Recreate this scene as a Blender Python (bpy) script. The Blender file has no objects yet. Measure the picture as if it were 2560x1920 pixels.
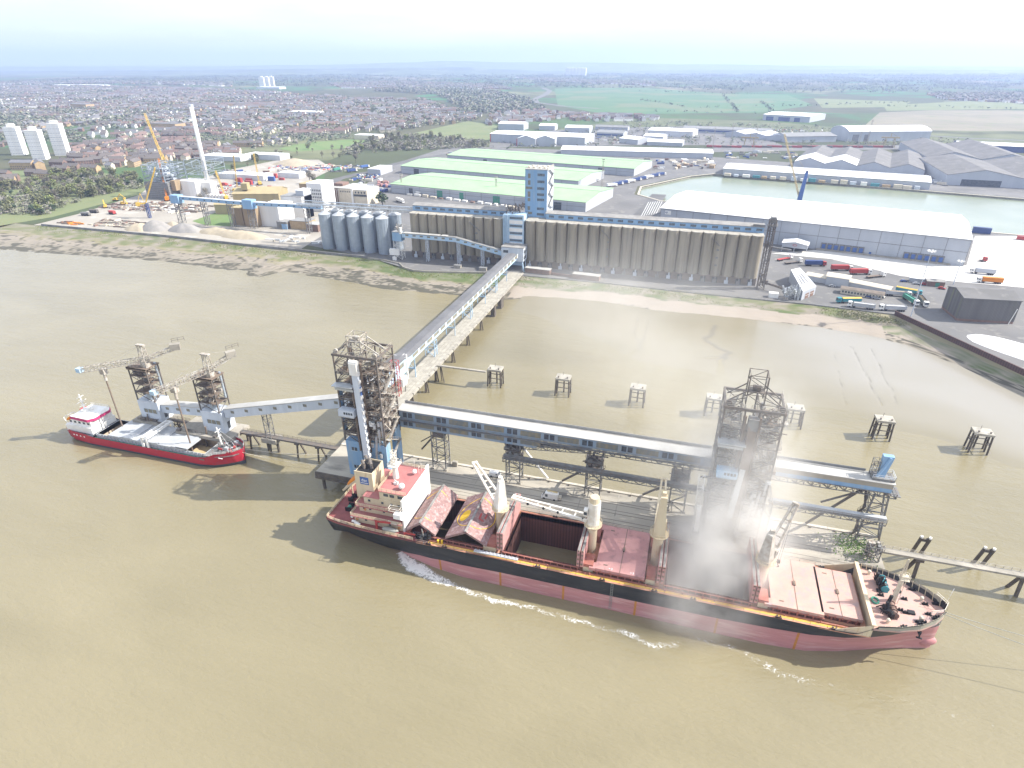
import bpy, bmesh, math, random
from mathutils import Vector, Matrix
random.seed(7)
SC = bpy.context.scene
COL = SC.collection
R = math.radians
# ------------------------------------------------------------------ camera
# world axes follow the jetty: +X along the berth, +Y inland, water at z = 0
CAM_H, PITCH, YAW = 135.0, R(27.642), R(16.3)
cd = bpy.data.cameras.new('camera'); cam = bpy.data.objects.new('camera', cd); COL.objects.link(cam)
cd.sensor_width = 36.0; cd.lens = 36.0 * 1539 / 2560; cd.clip_start = 1.0; cd.clip_end = 120000.0
cam.location = (0, 0, CAM_H); cam.rotation_euler = (R(90) - PITCH, 0, YAW)
SC.camera = cam
# ------------------------------------------------------------------ sky, sun, exposure
SUN_EL = R(40.5); SUN_DIR = Vector((.956, .292, 0)).normalized()      # towards the sun
wd = bpy.data.worlds.new('World'); SC.world = wd; wd.use_nodes = True
nt = wd.node_tree; nt.nodes.clear()
out = nt.nodes.new('ShaderNodeOutputWorld'); bg = nt.nodes.new('ShaderNodeBackground')
sky = nt.nodes.new('ShaderNodeTexSky'); sky.sky_type = 'NISHITA'; sky.sun_disc = False
sky.sun_elevation = SUN_EL; sky.sun_rotation = math.atan2(SUN_DIR.x, SUN_DIR.y)
sky.air_density = 1.0; sky.dust_density = 1.6; sky.ozone_density = 1.2; sky.altitude = 100
tc = nt.nodes.new('ShaderNodeTexCoord'); mp = nt.nodes.new('ShaderNodeMapping'); mp.inputs['Scale'].default_value = (1, 1, 7)
nz = nt.nodes.new('ShaderNodeTexNoise'); nz.inputs['Scale'].default_value = 2.3; nz.inputs['Detail'].default_value = 7; nz.inputs['Roughness'].default_value = .6
mr = nt.nodes.new('ShaderNodeMapRange'); mr.inputs['From Min'].default_value = .36; mr.inputs['From Max'].default_value = .64
mr.inputs['To Min'].default_value = .25; mr.inputs['To Max'].default_value = .95
mx = nt.nodes.new('ShaderNodeMix'); mx.data_type = 'RGBA'
lk = nt.links.new
lk(tc.outputs['Generated'], mp.inputs['Vector']); lk(mp.outputs['Vector'], nz.inputs['Vector']); lk(nz.outputs['Fac'], mr.inputs['Value'])
lk(mr.outputs['Result'], mx.inputs['Factor']); lk(sky.outputs['Color'], mx.inputs['A']); mx.inputs['B'].default_value = (5.6, 5.85, 6.15, 1)
lk(mx.outputs['Result'], bg.inputs['Color']); lk(bg.outputs['Background'], out.inputs['Surface'])
bg.inputs['Strength'].default_value = 0.108
sd = bpy.data.lights.new('sun', 'SUN'); sd.energy = 3.7; sd.angle = R(.53); sd.color = (1, .95, .87)
sun = bpy.data.objects.new('sun', sd); COL.objects.link(sun); sun.location = (300, 100, 300)
tosun = SUN_DIR * math.cos(SUN_EL) + Vector((0, 0, math.sin(SUN_EL)))
sun.rotation_euler = (-tosun).to_track_quat('-Z', 'Y').to_euler()
vs = SC.view_settings; vs.view_transform = 'Standard'; vs.look = 'None'; vs.exposure = 1.3; vs.gamma = 1.0; vs.use_curve_mapping = False
SC.cycles.use_denoising = True; SC.cycles.volume_bounces = 4; SC.cycles.max_bounces = 6; SC.cycles.diffuse_bounces = 3
SC.cycles.glossy_bounces = 2; SC.cycles.transparent_max_bounces = 12; SC.cycles.volume_max_steps = 256; SC.cycles.volume_step_rate = 1.0
SC.cycles.caustics_reflective = False; SC.cycles.caustics_refractive = False
# ------------------------------------------------------------------ survey: a point of the plan measured off the photograph
FPX = 1539.0
def at(sx, sy, z=6.0):
    u = (sx - 1280) / FPX; v = (960 - sy) / FPX
    s, c = math.sin(PITCH), math.cos(PITCH)
    dx, dy, dz = u, c + v * s, -s + v * c
    t = (z - CAM_H) / dz; X, Y = dx * t, dy * t
    return (X * math.cos(YAW) - Y * math.sin(YAW), X * math.sin(YAW) + Y * math.cos(YAW), z)
# ------------------------------------------------------------------ materials
MATS = {}
def mat(n, c, c2=None, s=.25, st=(1, 1, 1), ro=.75, me=0.0, lo=.38, hi=.62, bump=0, bs=None, det=5, rot=0, c3=None, s3=1.2, lo3=.55, hi3=.7, stripe=None, spec=.3):
    m = bpy.data.materials.new(n); m.use_nodes = True; MATS[n] = m
    t = m.node_tree; b = t.nodes['Principled BSDF']; N = t.nodes.new; K = t.links.new
    b.inputs['Roughness'].default_value = ro; b.inputs['Metallic'].default_value = me; b.inputs['Specular IOR Level'].default_value = spec
    b.inputs['Base Color'].default_value = (*c, 1)
    g = N('ShaderNodeNewGeometry'); mp = N('ShaderNodeMapping'); mp.inputs['Scale'].default_value = st; mp.inputs['Rotation'].default_value = (0, 0, rot)
    K(g.outputs['Position'], mp.inputs['Vector'])
    col = None
    def mixin(colA, cb, scale, lo, hi, vec=mp.outputs['Vector'], detail=det):
        nz = N('ShaderNodeTexNoise'); nz.inputs['Scale'].default_value = scale; nz.inputs['Detail'].default_value = detail; nz.inputs['Roughness'].default_value = .6
        K(vec, nz.inputs['Vector'])
        mr = N('ShaderNodeMapRange'); mr.inputs['From Min'].default_value = lo; mr.inputs['From Max'].default_value = hi; K(nz.outputs['Fac'], mr.inputs['Value'])
        mx = N('ShaderNodeMix'); mx.data_type = 'RGBA'; K(mr.outputs['Result'], mx.inputs['Factor'])
        if isinstance(colA, tuple): mx.inputs['A'].default_value = (*colA, 1)
        else: K(colA, mx.inputs['A'])
        mx.inputs['B'].default_value = (*cb, 1)
        return mx.outputs['Result']
    if c2 is None: c2 = tuple(x * .8 for x in c)
    col = mixin(c, c2, s, lo, hi)
    if c3: col = mixin(col, c3, s3, lo3, hi3)
    if stripe:                                   # (axis vector, period, duty, colour): seams of cladding or planks
        ax, per, duty, sc_ = stripe
        d = N('ShaderNodeVectorMath'); d.operation = 'DOT_PRODUCT'; K(g.outputs['Position'], d.inputs[0]); d.inputs[1].default_value = ax
        q = N('ShaderNodeMath'); q.operation = 'DIVIDE'; K(d.outputs['Value'], q.inputs[0]); q.inputs[1].default_value = per
        f = N('ShaderNodeMath'); f.operation = 'FRACT'; K(q.outputs[0], f.inputs[0])
        l = N('ShaderNodeMath'); l.operation = 'LESS_THAN'; K(f.outputs[0], l.inputs[0]); l.inputs[1].default_value = duty
        mx = N('ShaderNodeMix'); mx.data_type = 'RGBA'; K(l.outputs[0], mx.inputs['Factor']); K(col, mx.inputs['A']); mx.inputs['B'].default_value = (*sc_, 1); col = mx.outputs['Result']
    K(col, b.inputs['Base Color'])
    if bump:
        nz = N('ShaderNodeTexNoise'); nz.inputs['Scale'].default_value = bs or s * 4; nz.inputs['Detail'].default_value = 4; K(mp.outputs['Vector'], nz.inputs['Vector'])
        bp = N('ShaderNodeBump'); bp.inputs['Strength'].default_value = bump; bp.inputs['Distance'].default_value = .3; K(nz.outputs['Fac'], bp.inputs['Height']); K(bp.outputs['Normal'], b.inputs['Normal'])
    return m
def attr_mix(m, name, lo, hi, colour, first=False):
    """mix a colour into a material where a mesh attribute is high"""
    t = m.node_tree; b = t.nodes['Principled BSDF']; N = t.nodes.new; K = t.links.new
    a = N('ShaderNodeAttribute'); a.attribute_name = name
    mr = N('ShaderNodeMapRange'); mr.inputs['From Min'].default_value = lo; mr.inputs['From Max'].default_value = hi; K(a.outputs['Fac'], mr.inputs['Value'])
    mx = N('ShaderNodeMix'); mx.data_type = 'RGBA'; K(mr.outputs['Result'], mx.inputs['Factor'])
    src = b.inputs['Base Color'].links[0].from_socket
    K(src, mx.inputs['A']); mx.inputs['B'].default_value = (*colour, 1); K(mx.outputs['Result'], b.inputs['Base Color'])
STK = (1, 1, .06)      # vertical streaks
mat('gallery_blue', (.20, .275, .36), (.25, .31, .37), s=.35, st=STK, ro=.65, c3=(.30, .30, .27), s3=.5, lo3=.5, hi3=.7)
mat('blue_cladding', (.19, .33, .51), (.25, .38, .52), s=.35, st=STK, ro=.6, c3=(.3, .38, .45), s3=.9)
mat('pale_cladding', (.56, .60, .65), (.47, .51, .56), s=.3, st=STK, ro=.55)
mat('pale_blue', (.34, .50, .66), (.42, .52, .60), s=.3, st=STK, ro=.6)
mat('mesh_panel', (.25, .22, .15), (.16, .17, .16), s=1.0, st=(1, 1, .3), ro=.8)
mat('dark_glass', (.05, .06, .07), (.10, .11, .12), s=.6, ro=.25)
mat('roof_grey', (.25, .25, .245), (.20, .20, .195), s=.15, ro=.6)
mat('roof_white', (.45, .44, .41), (.37, .36, .335), s=.12, ro=.55)
mat('felt_roof', (.30, .29, .27), (.22, .21, .20), s=.2, ro=.85)
mat('steel_dark', (.115, .11, .105), (.15, .125, .105), s=.6, ro=.7, c3=(.20, .145, .11), s3=1.4)
mat('steel_grey', (.22, .22, .21), (.15, .15, .15), s=.5, ro=.6, c3=(.2, .13, .09), s3=1.1)
mat('steel_pale', (.46, .44, .40), (.30, .26, .21), s=.6, ro=.6, c3=(.28, .20, .14), s3=1.3)
mat('rust', (.20, .155, .12), (.15, .115, .09), s=.5, ro=.85)
mat('concrete', (.36, .33, .28), (.27, .25, .21), s=.12, ro=.85, c3=(.20, .185, .16), s3=.5, bump=.1)
mat('dock_deck', (.40, .365, .30), (.30, .275, .23), s=.09, st=(.35, 1, 1), ro=.85, c3=(.19, .175, .15), s3=.16, lo3=.54, hi3=.68)
mat('pale_kerb', (.50, .46, .39), (.42, .38, .31), s=.3, ro=.85)
mat('pile', (.085, .075, .065), (.13, .11, .09), s=.5, ro=.9)
mat('slab_pale', (.40, .375, .32), (.29, .27, .23), s=.35, ro=.85)
mat('silo_concrete', (.325, .288, .22), (.26, .23, .178), s=.3, st=(1, 1, .05), ro=.9, c3=(.21, .19, .15), s3=.55, lo3=.5, hi3=.66)
mat('silo_base', (.19, .155, .125), (.14, .12, .10), s=.3, ro=.9)
mat('galvanised', (.40, .45, .50), (.34, .39, .44), s=.25, ro=.38, me=.35, stripe=((0, 0, 1), 1.15, .12, (.31, .36, .41)))
mat('galvanised_roof', (.52, .54, .55), (.44, .46, .47), s=.3, ro=.4, me=.3)
mat('white_paint', (.78, .77, .74), (.70, .68, .63), s=.3, ro=.5)
mat('white_wall', (.74, .73, .71), (.66, .64, .61), s=.15, st=STK, ro=.7)
mat('cream_paint', (.62, .53, .37), (.55, .45, .31), s=.35, st=(1, 1, .2), ro=.55, c3=(.48, .33, .19), s3=.9, lo3=.62, hi3=.76)
mat('hull_black', (.022, .024, .028), (.04, .04, .042), s=.35, st=(.3, 1, 1.6), ro=.5, c3=(.085, .07, .06), s3=.8, lo3=.6, hi3=.75)
mat('hull_red', (.49, .225, .225), (.42, .19, .19), s=.3, st=(.2, .2, 2.2), ro=.6, c3=(.54, .32, .30), s3=.5, lo3=.52, hi3=.66)
mat('deck_red', (.37, .15, .115), (.31, .12, .095), s=.4, ro=.75, c3=(.40, .20, .13), s3=.7, lo3=.55)
mat('deck_salmon', (.54, .29, .19), (.46, .22, .14), s=.5, ro=.8, c3=(.52, .33, .22), s3=1.1, lo3=.55)
mat('poop_red', (.27, .09, .085), (.22, .072, .07), s=.4, ro=.75)
mat('house_red', (.40, .165, .155), (.345, .14, .135), s=.4, ro=.75)
mat('hatch_pink', (.50, .27, .25), (.45, .235, .22), s=.3, ro=.7, c3=(.36, .20, .19), s3=.6, lo3=.54, hi3=.66)
mat('hatch_worn', (.29, .18, .165), (.21, .125, .12), s=.5, ro=.75, c3=(.36, .27, .26), s3=1.1, lo3=.5, hi3=.62)
mat('hatch_pale', (.50, .32, .26), (.45, .28, .24), s=.35, ro=.75, c3=(.38, .28, .27), s3=.5, lo3=.5, hi3=.66)
mat('hatch_seal', (.30, .29, .27), (.16, .15, .14), s=.6, ro=.6)
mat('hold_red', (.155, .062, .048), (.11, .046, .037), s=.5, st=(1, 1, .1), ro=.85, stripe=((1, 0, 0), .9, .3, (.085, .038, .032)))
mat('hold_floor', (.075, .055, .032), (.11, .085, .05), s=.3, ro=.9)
mat('grain', (.47, .37, .22), (.41, .31, .18), s=.4, ro=.95, bump=.2)
mat('yellow_line', (.74, .47, .03), (.66, .40, .04), s=.7, ro=.7)
mat('stripe_orange', (.50, .22, .05), (.42, .17, .05), s=.5, ro=.7)
mat('coaster_red', (.43, .022, .04), (.37, .025, .045), s=.3, ro=.45)
mat('coaster_dark', (.05, .06, .075), (.07, .075, .085), s=.4, ro=.6)
mat('hatch_grey', (.42, .44, .46), (.36, .37, .38), s=.4, ro=.55)
mat('crane_white', (.76, .74, .69), (.66, .60, .50), s=.4, ro=.5)
mat('rope_grey', (.30, .30, .27), ro=.9)
mat('black', (.018, .018, .02), ro=.6)
mat('tyre', (.02, .02, .02), ro=.9)
mat('red_paint', (.42, .06, .055), (.36, .055, .05), s=.5, ro=.5)
mat('orange_paint', (.68, .23, .02), (.60, .20, .02), s=.5, ro=.5)
mat('yellow_paint', (.62, .42, .07), (.54, .36, .07), s=.5, ro=.5)
mat('green_paint', (.07, .27, .19), (.06, .22, .16), s=.5, ro=.5)
mat('teal_paint', (.06, .26, .30), ro=.5)
mat('blue_paint', (.07, .14, .36), (.06, .12, .30), s=.5, ro=.45)
mat('navy_paint', (.045, .08, .22), ro=.5)
mat('silver_paint', (.45, .46, .48), ro=.35)
mat('brick', (.235, .155, .125), (.19, .125, .10), s=.5, ro=.9)
mat('brick_pale', (.45, .33, .19), (.38, .27, .16), s=.4, ro=.9)
mat('render_cream', (.62, .56, .45), (.54, .48, .38), s=.4, ro=.9)
mat('tile_brown', (.155, .138, .128), (.125, .11, .10), s=.5, ro=.9)
mat('tile_red', (.20, .14, .12), (.165, .115, .10), s=.5, ro=.9)
mat('slate', (.19, .185, .195), (.15, .15, .155), s=.5, ro=.8)
mat('green_roof', (.28, .43, .235), (.32, .46, .265), s=.06, ro=.55, stripe=((.966, -.259, 0), 1.9, .06, (.22, .36, .18)))
mat('clad_grey', (.42, .44, .47), (.38, .40, .43), s=.08, st=STK, ro=.6)
mat('clad_white', (.60, .61, .62), (.53, .54, .55), s=.08, st=STK, ro=.55, stripe=((.906, -.423, 0), 1.0, .06, (.50, .51, .53)))
mat('roof_bright', (.82, .82, .82), (.76, .76, .75), s=.04, ro=.5)
mat('roof_asbestos', (.165, .16, .155), (.13, .127, .122), s=.06, ro=.85, c3=(.21, .20, .185), s3=.15)
mat('rooflight', (.58, .60, .60), ro=.5)
mat('mill_yellow', (.39, .32, .18), (.345, .285, .165), s=.2, st=STK, ro=.8)
mat('mill_brown', (.33, .245, .15), (.27, .20, .125), s=.2, st=STK, ro=.85)
mat('tarmac', (.17, .165, .16), (.13, .128, .125), s=.03, ro=.9, c3=(.23, .22, .20), s3=.12)
mat('road', (.14, .138, .135), (.11, .11, .108), s=.05, ro=.9)
mat('white_line', (.70, .70, .68), ro=.8)
mat('yard_concrete', (.56, .54, .50), (.50, .48, .45), s=.02, ro=.85, stripe=((.906, -.423, 0), 12, .015, (.42, .41, .39)))
mat('site_soil', (.345, .32, .275), (.28, .255, .22), s=.02, ro=.95, c3=(.42, .395, .35), s3=.08, bump=.2, bs=.3)
mat('sand_pile', (.42, .36, .26), (.36, .305, .225), s=.15, ro=.95, bump=.3, bs=.8)
mat('gravel_pile', (.30, .28, .26), (.25, .24, .225), s=.2, ro=.95, bump=.3, bs=.8)
mat('salt', (.80, .80, .80), (.72, .73, .74), s=.08, ro=.9, bump=.25, bs=.4)
mat('lawn', (.12, .19, .065), (.15, .20, .075), s=.05, ro=.95)
mat('meadow', (.14, .17, .075), (.17, .19, .09), s=.015, ro=.95, c3=(.19, .18, .09), s3=.05)
mat('crop', (.07, .145, .065), (.095, .165, .075), s=.006, ro=.95, c3=(.13, .16, .085), s3=.003, lo3=.52, hi3=.58)
mat('heath', (.23, .205, .145), (.185, .17, .12), s=.006, ro=.95, c3=(.16, .18, .09), s3=.02)
mat('scrub', (.13, .14, .07), (.09, .11, .05), s=.02, ro=.95)
mat('wall_concrete', (.25, .245, .24), (.17, .165, .16), s=.2, ro=.9)
mat('sheet_pile', (.115, .065, .055), (.09, .055, .05), s=.3, ro=.8, stripe=((.6, -.8, 0), 1.3, .35, (.07, .042, .04)))
mat('bridge_roof', (.15, .15, .155), (.12, .12, .125), s=.12, ro=.7)
mat('far_bare', (.25, .23, .20), (.21, .195, .17), s=.1, ro=.95)
mat('far_olive', (.19, .20, .13), (.22, .225, .15), s=.1, ro=.95)
mat('far_dark', (.12, .15, .10), (.14, .165, .115), s=.1, ro=.95)
mat('bark', (.11, .085, .06), ro=.95)
mat('leaf_spring', (.185, .215, .075), (.22, .24, .09), s=.15, ro=.9)
mat('leaf_olive', (.14, .15, .075), (.175, .175, .095), s=.15, ro=.9)
mat('leaf_bare', (.20, .18, .135), (.165, .15, .115), s=.15, ro=.95)
mat('leaf_dark', (.06, .095, .05), (.08, .11, .06), s=.15, ro=.9)
def MT(*n): return [MATS[x] for x in n]
# ------------------------------------------------------------------ mesh builder (absolute plan coordinates)
class MB:
    def __init__(s): s.v = []; s.f = []; s.m = []
    def add(s, vs, fs, m=0):
        k = len(s.v); s.v += [tuple(p) for p in vs]
        for f in fs: s.f.append(tuple(i + k for i in f)); s.m.append(m)
        return s
    def hexa(s, p, m=0): return s.add(p, [(0, 3, 2, 1), (4, 5, 6, 7), (0, 1, 5, 4), (1, 2, 6, 5), (2, 3, 7, 6), (3, 0, 4, 7)], m)
    def b(s, x0, x1, y0, y1, z0, z1, m=0):
        return s.hexa([(x0, y0, z0), (x1, y0, z0), (x1, y1, z0), (x0, y1, z0), (x0, y0, z1), (x1, y0, z1), (x1, y1, z1), (x0, y1, z1)], m)
    def rb(s, cx, cy, z0, z1, lx, ly, a=0, m=0):
        c, n = math.cos(a), math.sin(a)
        q = [(cx + c * x - n * y, cy + n * x + c * y) for x, y in ((-lx / 2, -ly / 2), (lx / 2, -ly / 2), (lx / 2, ly / 2), (-lx / 2, ly / 2))]
        return s.hexa([(*p, z0) for p in q] + [(*p, z1) for p in q], m)
    def bar(s, p, q, w=.2, h=None, m=0):
        p, q = Vector(p), Vector(q); h = h or w; d = (q - p)
        if d.length < 1e-6: return s
        d.normalize(); up = Vector((0, 0, 1)) if abs(d.z) < .95 else Vector((0, 1, 0))
        a = d.cross(up).normalized() * w / 2; b = a.cross(d).normalized() * h / 2
        return s.hexa([p - a - b, p + a - b, p + a + b, p - a + b, q - a - b, q + a - b, q + a + b, q - a + b], m)
    def cyl(s, p, q, r1, r2=None, n=12, m=0, cap=True):
        p, q = Vector(p), Vector(q); r2 = r1 if r2 is None else r2
        d = (q - p).normalized(); up = Vector((0, 0, 1)) if abs(d.z) < .95 else Vector((1, 0, 0))
        a = d.cross(up).normalized(); b = d.cross(a)
        vs = []
        for c, r in ((p, r1), (q, r2)):
            for i in range(n):
                t = 2 * math.pi * i / n; vs.append(c + a * r * math.cos(t) + b * r * math.sin(t))
        fs = [(i, (i + 1) % n, n + (i + 1) % n, n + i) for i in range(n)]
        if cap: fs += [tuple(range(n))[::-1], tuple(range(n, 2 * n))]
        return s.add(vs, fs, m)
    def ball(s, c, r, n=8, k=5, m=0, sz=1):
        vs = [(c[0], c[1], c[2] - r * sz)]
        for j in range(1, k):
            t = -math.pi / 2 + math.pi * j / k
            for i in range(n):
                u = 2 * math.pi * i / n; vs.append((c[0] + r * math.cos(t) * math.cos(u), c[1] + r * math.cos(t) * math.sin(u), c[2] + r * sz * math.sin(t)))
        vs.append((c[0], c[1], c[2] + r * sz)); e = len(vs) - 1
        fs = [(0, 1 + (i + 1) % n, 1 + i) for i in range(n)]
        for j in range(k - 2):
            for i in range(n): o = 1 + j * n; fs.append((o + i, o + (i + 1) % n, o + n + (i + 1) % n, o + n + i))
        o = 1 + (k - 2) * n; fs += [(o + i, o + (i + 1) % n, e) for i in range(n)]
        return s.add(vs, fs, m)
    def prism(s, pts, z0, z1, m=0, mtop=None):
        n = len(pts); s.add([(*p, z0) for p in pts] + [(*p, z1) for p in pts], [(i, (i + 1) % n, n + (i + 1) % n, n + i) for i in range(n)] + [tuple(range(n))[::-1]], m)
        return s.add([(*p, z1) for p in pts], [tuple(range(n))], m if mtop is None else mtop)
    def loft(s, loops, m=0, caps=True, closed=True):
        n = len(loops[0]); vs = [p for l in loops for p in l]; fs = []
        for j in range(len(loops) - 1):
            for i in range(n if closed else n - 1): a = j * n; fs.append((a + i, a + (i + 1) % n, a + n + (i + 1) % n, a + n + i))
        if caps: fs += [tuple(range(n))[::-1], tuple(range((len(loops) - 1) * n, len(loops) * n))]
        return s.add(vs, fs, m)
    def quad(s, *p, m=0): return s.add(p, [tuple(range(len(p)))], m)
    def tower(s, x0, x1, y0, y1, z0, z1, n, w=.3, wd=.16, taper=0, m=0, faces='xXyY', md=None):
        md = m if md is None else md; cx, cy = (x0 + x1) / 2, (y0 + y1) / 2
        def cn(k):
            z = z0 + (z1 - z0) * k / n; f = 1 - taper * k / n
            return [(cx + (x - cx) * f, cy + (y - cy) * f, z) for x, y in ((x0, y0), (x1, y0), (x1, y1), (x0, y1))]
        C = [cn(k) for k in range(n + 1)]
        for i in range(4): s.bar(C[0][i], C[-1][i], w, m=m)
        for k in range(n):
            for i in range(4):
                j = (i + 1) % 4
                if 'yXYx'[i] not in faces: continue
                s.bar(C[k + 1][i], C[k + 1][j], wd, m=md)
                if (k + i) % 2: s.bar(C[k][i], C[k + 1][j], wd, m=md)
                else: s.bar(C[k][j], C[k + 1][i], wd, m=md)
        return s
    def truss(s, p, q, w, h, n, t=.16, m=0):
        p, q = Vector(p), Vector(q); d = (q - p).normalized(); side = d.cross(Vector((0, 0, 1))).normalized() * w / 2; up = Vector((0, 0, h))
        ring = []
        for k in range(n + 1):
            c = p.lerp(q, k / n); ring.append([c - side, c + side, c + side + up, c - side + up])
        for i in range(4): s.bar(ring[0][i], ring[-1][i], t * 1.4, m=m)
        for k in range(n + 1):
            if k < n:
                for i in range(4):
                    j = (i + 1) % 4
                    if (k + i) % 2: s.bar(ring[k][i], ring[k + 1][j], t, m=m)
                    else: s.bar(ring[k][j], ring[k + 1][i], t, m=m)
            for i in range(4): s.bar(ring[k][i], ring[k][(i + 1) % 4], t, m=m)
        return s
    def rail(s, pts, h=1.1, step=2.0, w=.07, m=0, rows=2):
        for a, b in zip(pts, pts[1:]):
            a, b = Vector(a), Vector(b); n = max(1, int((b - a).length / step))
            for r in range(rows): z = Vector((0, 0, h * (r + 1) / rows)); s.bar(a + z, b + z, w, m=m)
            for k in range(n + 1): c = a.lerp(b, k / n); s.bar(c, c + Vector((0, 0, h)), w, m=m)
        return s
    def build(s, name, mats, parent=None, org=None, smooth=False):
        org = Vector(ORG.get(parent.name, (0, 0, 0)) if parent is not None else (org or (0, 0, 0)))
        me = bpy.data.meshes.new(name); me.from_pydata([(p[0] - org.x, p[1] - org.y, p[2] - org.z) for p in s.v], [], s.f)
        for m in (MT(*mats) if isinstance(mats, (tuple, list)) else MT(mats)): me.materials.append(m)
        if len(me.materials) > 1: me.polygons.foreach_set('material_index', s.m)
        if smooth: me.polygons.foreach_set('use_smooth', [True] * len(me.polygons))
        me.update(); o = bpy.data.objects.new(name, me); COL.objects.link(o)
        if parent is not None: o.parent = parent
        else: o.location = org
        ORG[o.name] = tuple(org)
        return o
ORG = {}
def tag(o, label, cat, group=None, kind=None):
    if label: o['label'] = label
    if cat: o['category'] = cat
    if group: o['group'] = group
    if kind: o['kind'] = kind
    return o
def thing(name, label, cat, loc, rz=0, group=None):
    o = bpy.data.objects.new(name, None); COL.objects.link(o); o.empty_display_size = .5
    o.location = loc; o.rotation_euler = (0, 0, rz); ORG[o.name] = tuple(loc) if rz == 0 else (0, 0, 0)
    return tag(o, label, cat, group)
def struct(name, mb, mats, **k): return tag(mb.build(name, mats, **k), None, None, kind='structure')
def dup(root, loc, rz=None, label=None, group=None, sub=True):
    r = root.copy(); COL.objects.link(r); r.location = loc
    if rz is not None: r.rotation_euler = (0, 0, rz)
    if label: r['label'] = label
    if group: r['group'] = group
    for ch in list(root.children):
        c = ch.copy(); COL.objects.link(c); c.parent = r
        for g in ch.children:
            d = g.copy(); COL.objects.link(d); d.parent = c
    return r
def text_mesh(txt, size, depth=.02):
    cu = bpy.data.curves.new('txt', 'FONT'); cu.body = txt; cu.size = size; cu.extrude = depth; cu.align_x = 'CENTER'; cu.align_y = 'CENTER'
    o = bpy.data.objects.new('txt', cu); COL.objects.link(o); bpy.context.view_layer.update()
    me = bpy.data.meshes.new_from_object(o.evaluated_get(bpy.context.evaluated_depsgraph_get()))
    bpy.data.objects.remove(o); bpy.data.curves.remove(cu); return me
def sign(name, txt, size, matn, parent, loc, rot):
    me = text_mesh(txt, size); me.materials.append(MATS[matn]); o = bpy.data.objects.new(name, me); COL.objects.link(o)
    o.parent = parent; g = ORG[parent.name]; o.location = (loc[0] - g[0], loc[1] - g[1], loc[2] - g[2]); o.rotation_euler = rot; ORG[o.name] = g
    return o
def lerp(a, b, t): return a + (b - a) * t
def interp(tab, x):
    if x <= tab[0][0]: return tab[0][1]
    for (x0, y0), (x1, y1) in zip(tab, tab[1:]):
        if x <= x1: return y0 + (y1 - y0) * (x - x0) / (x1 - x0)
    return tab[-1][1]
# ================================================================== SETTING: water, land, foreshore
GZ = 6.0
WALL = [(-2500, 440), (-900, 418), (-560, 410), (-417, 408.8), (-335, 403.5), (-271, 401), (-228, 399.2), (-213, 396.5), (-199, 392), (-192, 384), (-182, 379.5), (-172, 380), (-134, 388), (-112, 391), (-51, 390.5), (0, 387), (41, 385.6), (75, 384.8), (118, 380.5), (157, 312), (200, 240), (260, 140), (420, -120), (700, -600)]
SHORE = [(-2500, 340), (-900, 338), (-526, 349), (-375, 361), (-334, 355.5), (-306, 358), (-300, 347), (-290, 346), (-280, 366), (-250, 361), (-228, 356), (-203, 352), (-191, 351), (-142, 353), (-118, 349), (-95, 361), (-54, 365), (-10, 357.5), (29, 360), (73, 357), (100, 353), (121, 338), (140, 318), (165, 283), (210, 205), (380, -130), (640, -600)]
BASIN = [(-62, 704), (-36, 676), (236, 619), (267, 614), (700, 520), (700, 700), (333, 795), (18, 874), (-11, 846), (-64, 753)]
def resample(pl, step):
    o = [];
    for a, b in zip(pl, pl[1:]):
        a, b = Vector(a), Vector(b); n = max(1, int((b - a).length / step))
        for k in range(n): o.append(a.lerp(b, k / n))
    o.append(Vector(pl[-1])); return o
# muddy river: matte silt under a glossy rippled surface
m = bpy.data.materials.new('river_water'); m.use_nodes = True; MATS['river_water'] = m
t = m.node_tree; b = t.nodes['Principled BSDF']; N = t.nodes.new; K = t.links.new
b.inputs['Roughness'].default_value = .16; b.inputs['IOR'].default_value = 1.45; b.inputs['Specular IOR Level'].default_value = .62
g = N('ShaderNodeNewGeometry')
def nzn(scale, st=(1, 1, 1), rot=0, det=4, dist=0):
    mp = N('ShaderNodeMapping'); mp.inputs['Scale'].default_value = st; mp.inputs['Rotation'].default_value = (0, 0, rot); K(g.outputs['Position'], mp.inputs['Vector'])
    z = N('ShaderNodeTexNoise'); z.inputs['Scale'].default_value = scale; z.inputs['Detail'].default_value = det; z.inputs['Distortion'].default_value = dist; K(mp.outputs['Vector'], z.inputs['Vector']); return z
z1 = nzn(.012, (1, 2.2, 1), R(16), 5, .6); z2 = nzn(.11, (1, 2.5, 1), R(30), 4)
cr = N('ShaderNodeValToRGB'); K(z1.outputs['Fac'], cr.inputs['Fac'])
cr.color_ramp.elements[0].position = .3; cr.color_ramp.elements[0].color = (.200, .173, .102, 1)
cr.color_ramp.elements[1].position = .7; cr.color_ramp.elements[1].color = (.240, .208, .126, 1)
K(cr.outputs['Color'], b.inputs['Base Color'])
w1 = nzn(.55, (1, 2.0, 1), R(-20), 5, .4); w2 = nzn(.09, (1, 3, 1), R(12), 3, .3); w3 = nzn(2.2, (1, 1.7, 1), R(35), 3)
s1 = N('ShaderNodeMath'); s1.operation = 'MULTIPLY_ADD'; K(w2.outputs['Fac'], s1.inputs[0]); s1.inputs[1].default_value = 2.2; K(w1.outputs['Fac'], s1.inputs[2])
s2 = N('ShaderNodeMath'); s2.operation = 'MULTIPLY_ADD'; K(w3.outputs['Fac'], s2.inputs[0]); s2.inputs[1].default_value = .25; K(s1.outputs[0], s2.inputs[2])
bp = N('ShaderNodeBump'); bp.inputs['Strength'].default_value = .30; bp.inputs['Distance'].default_value = .5; K(s2.outputs[0], bp.inputs['Height']); K(bp.outputs['Normal'], b.inputs['Normal'])
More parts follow.
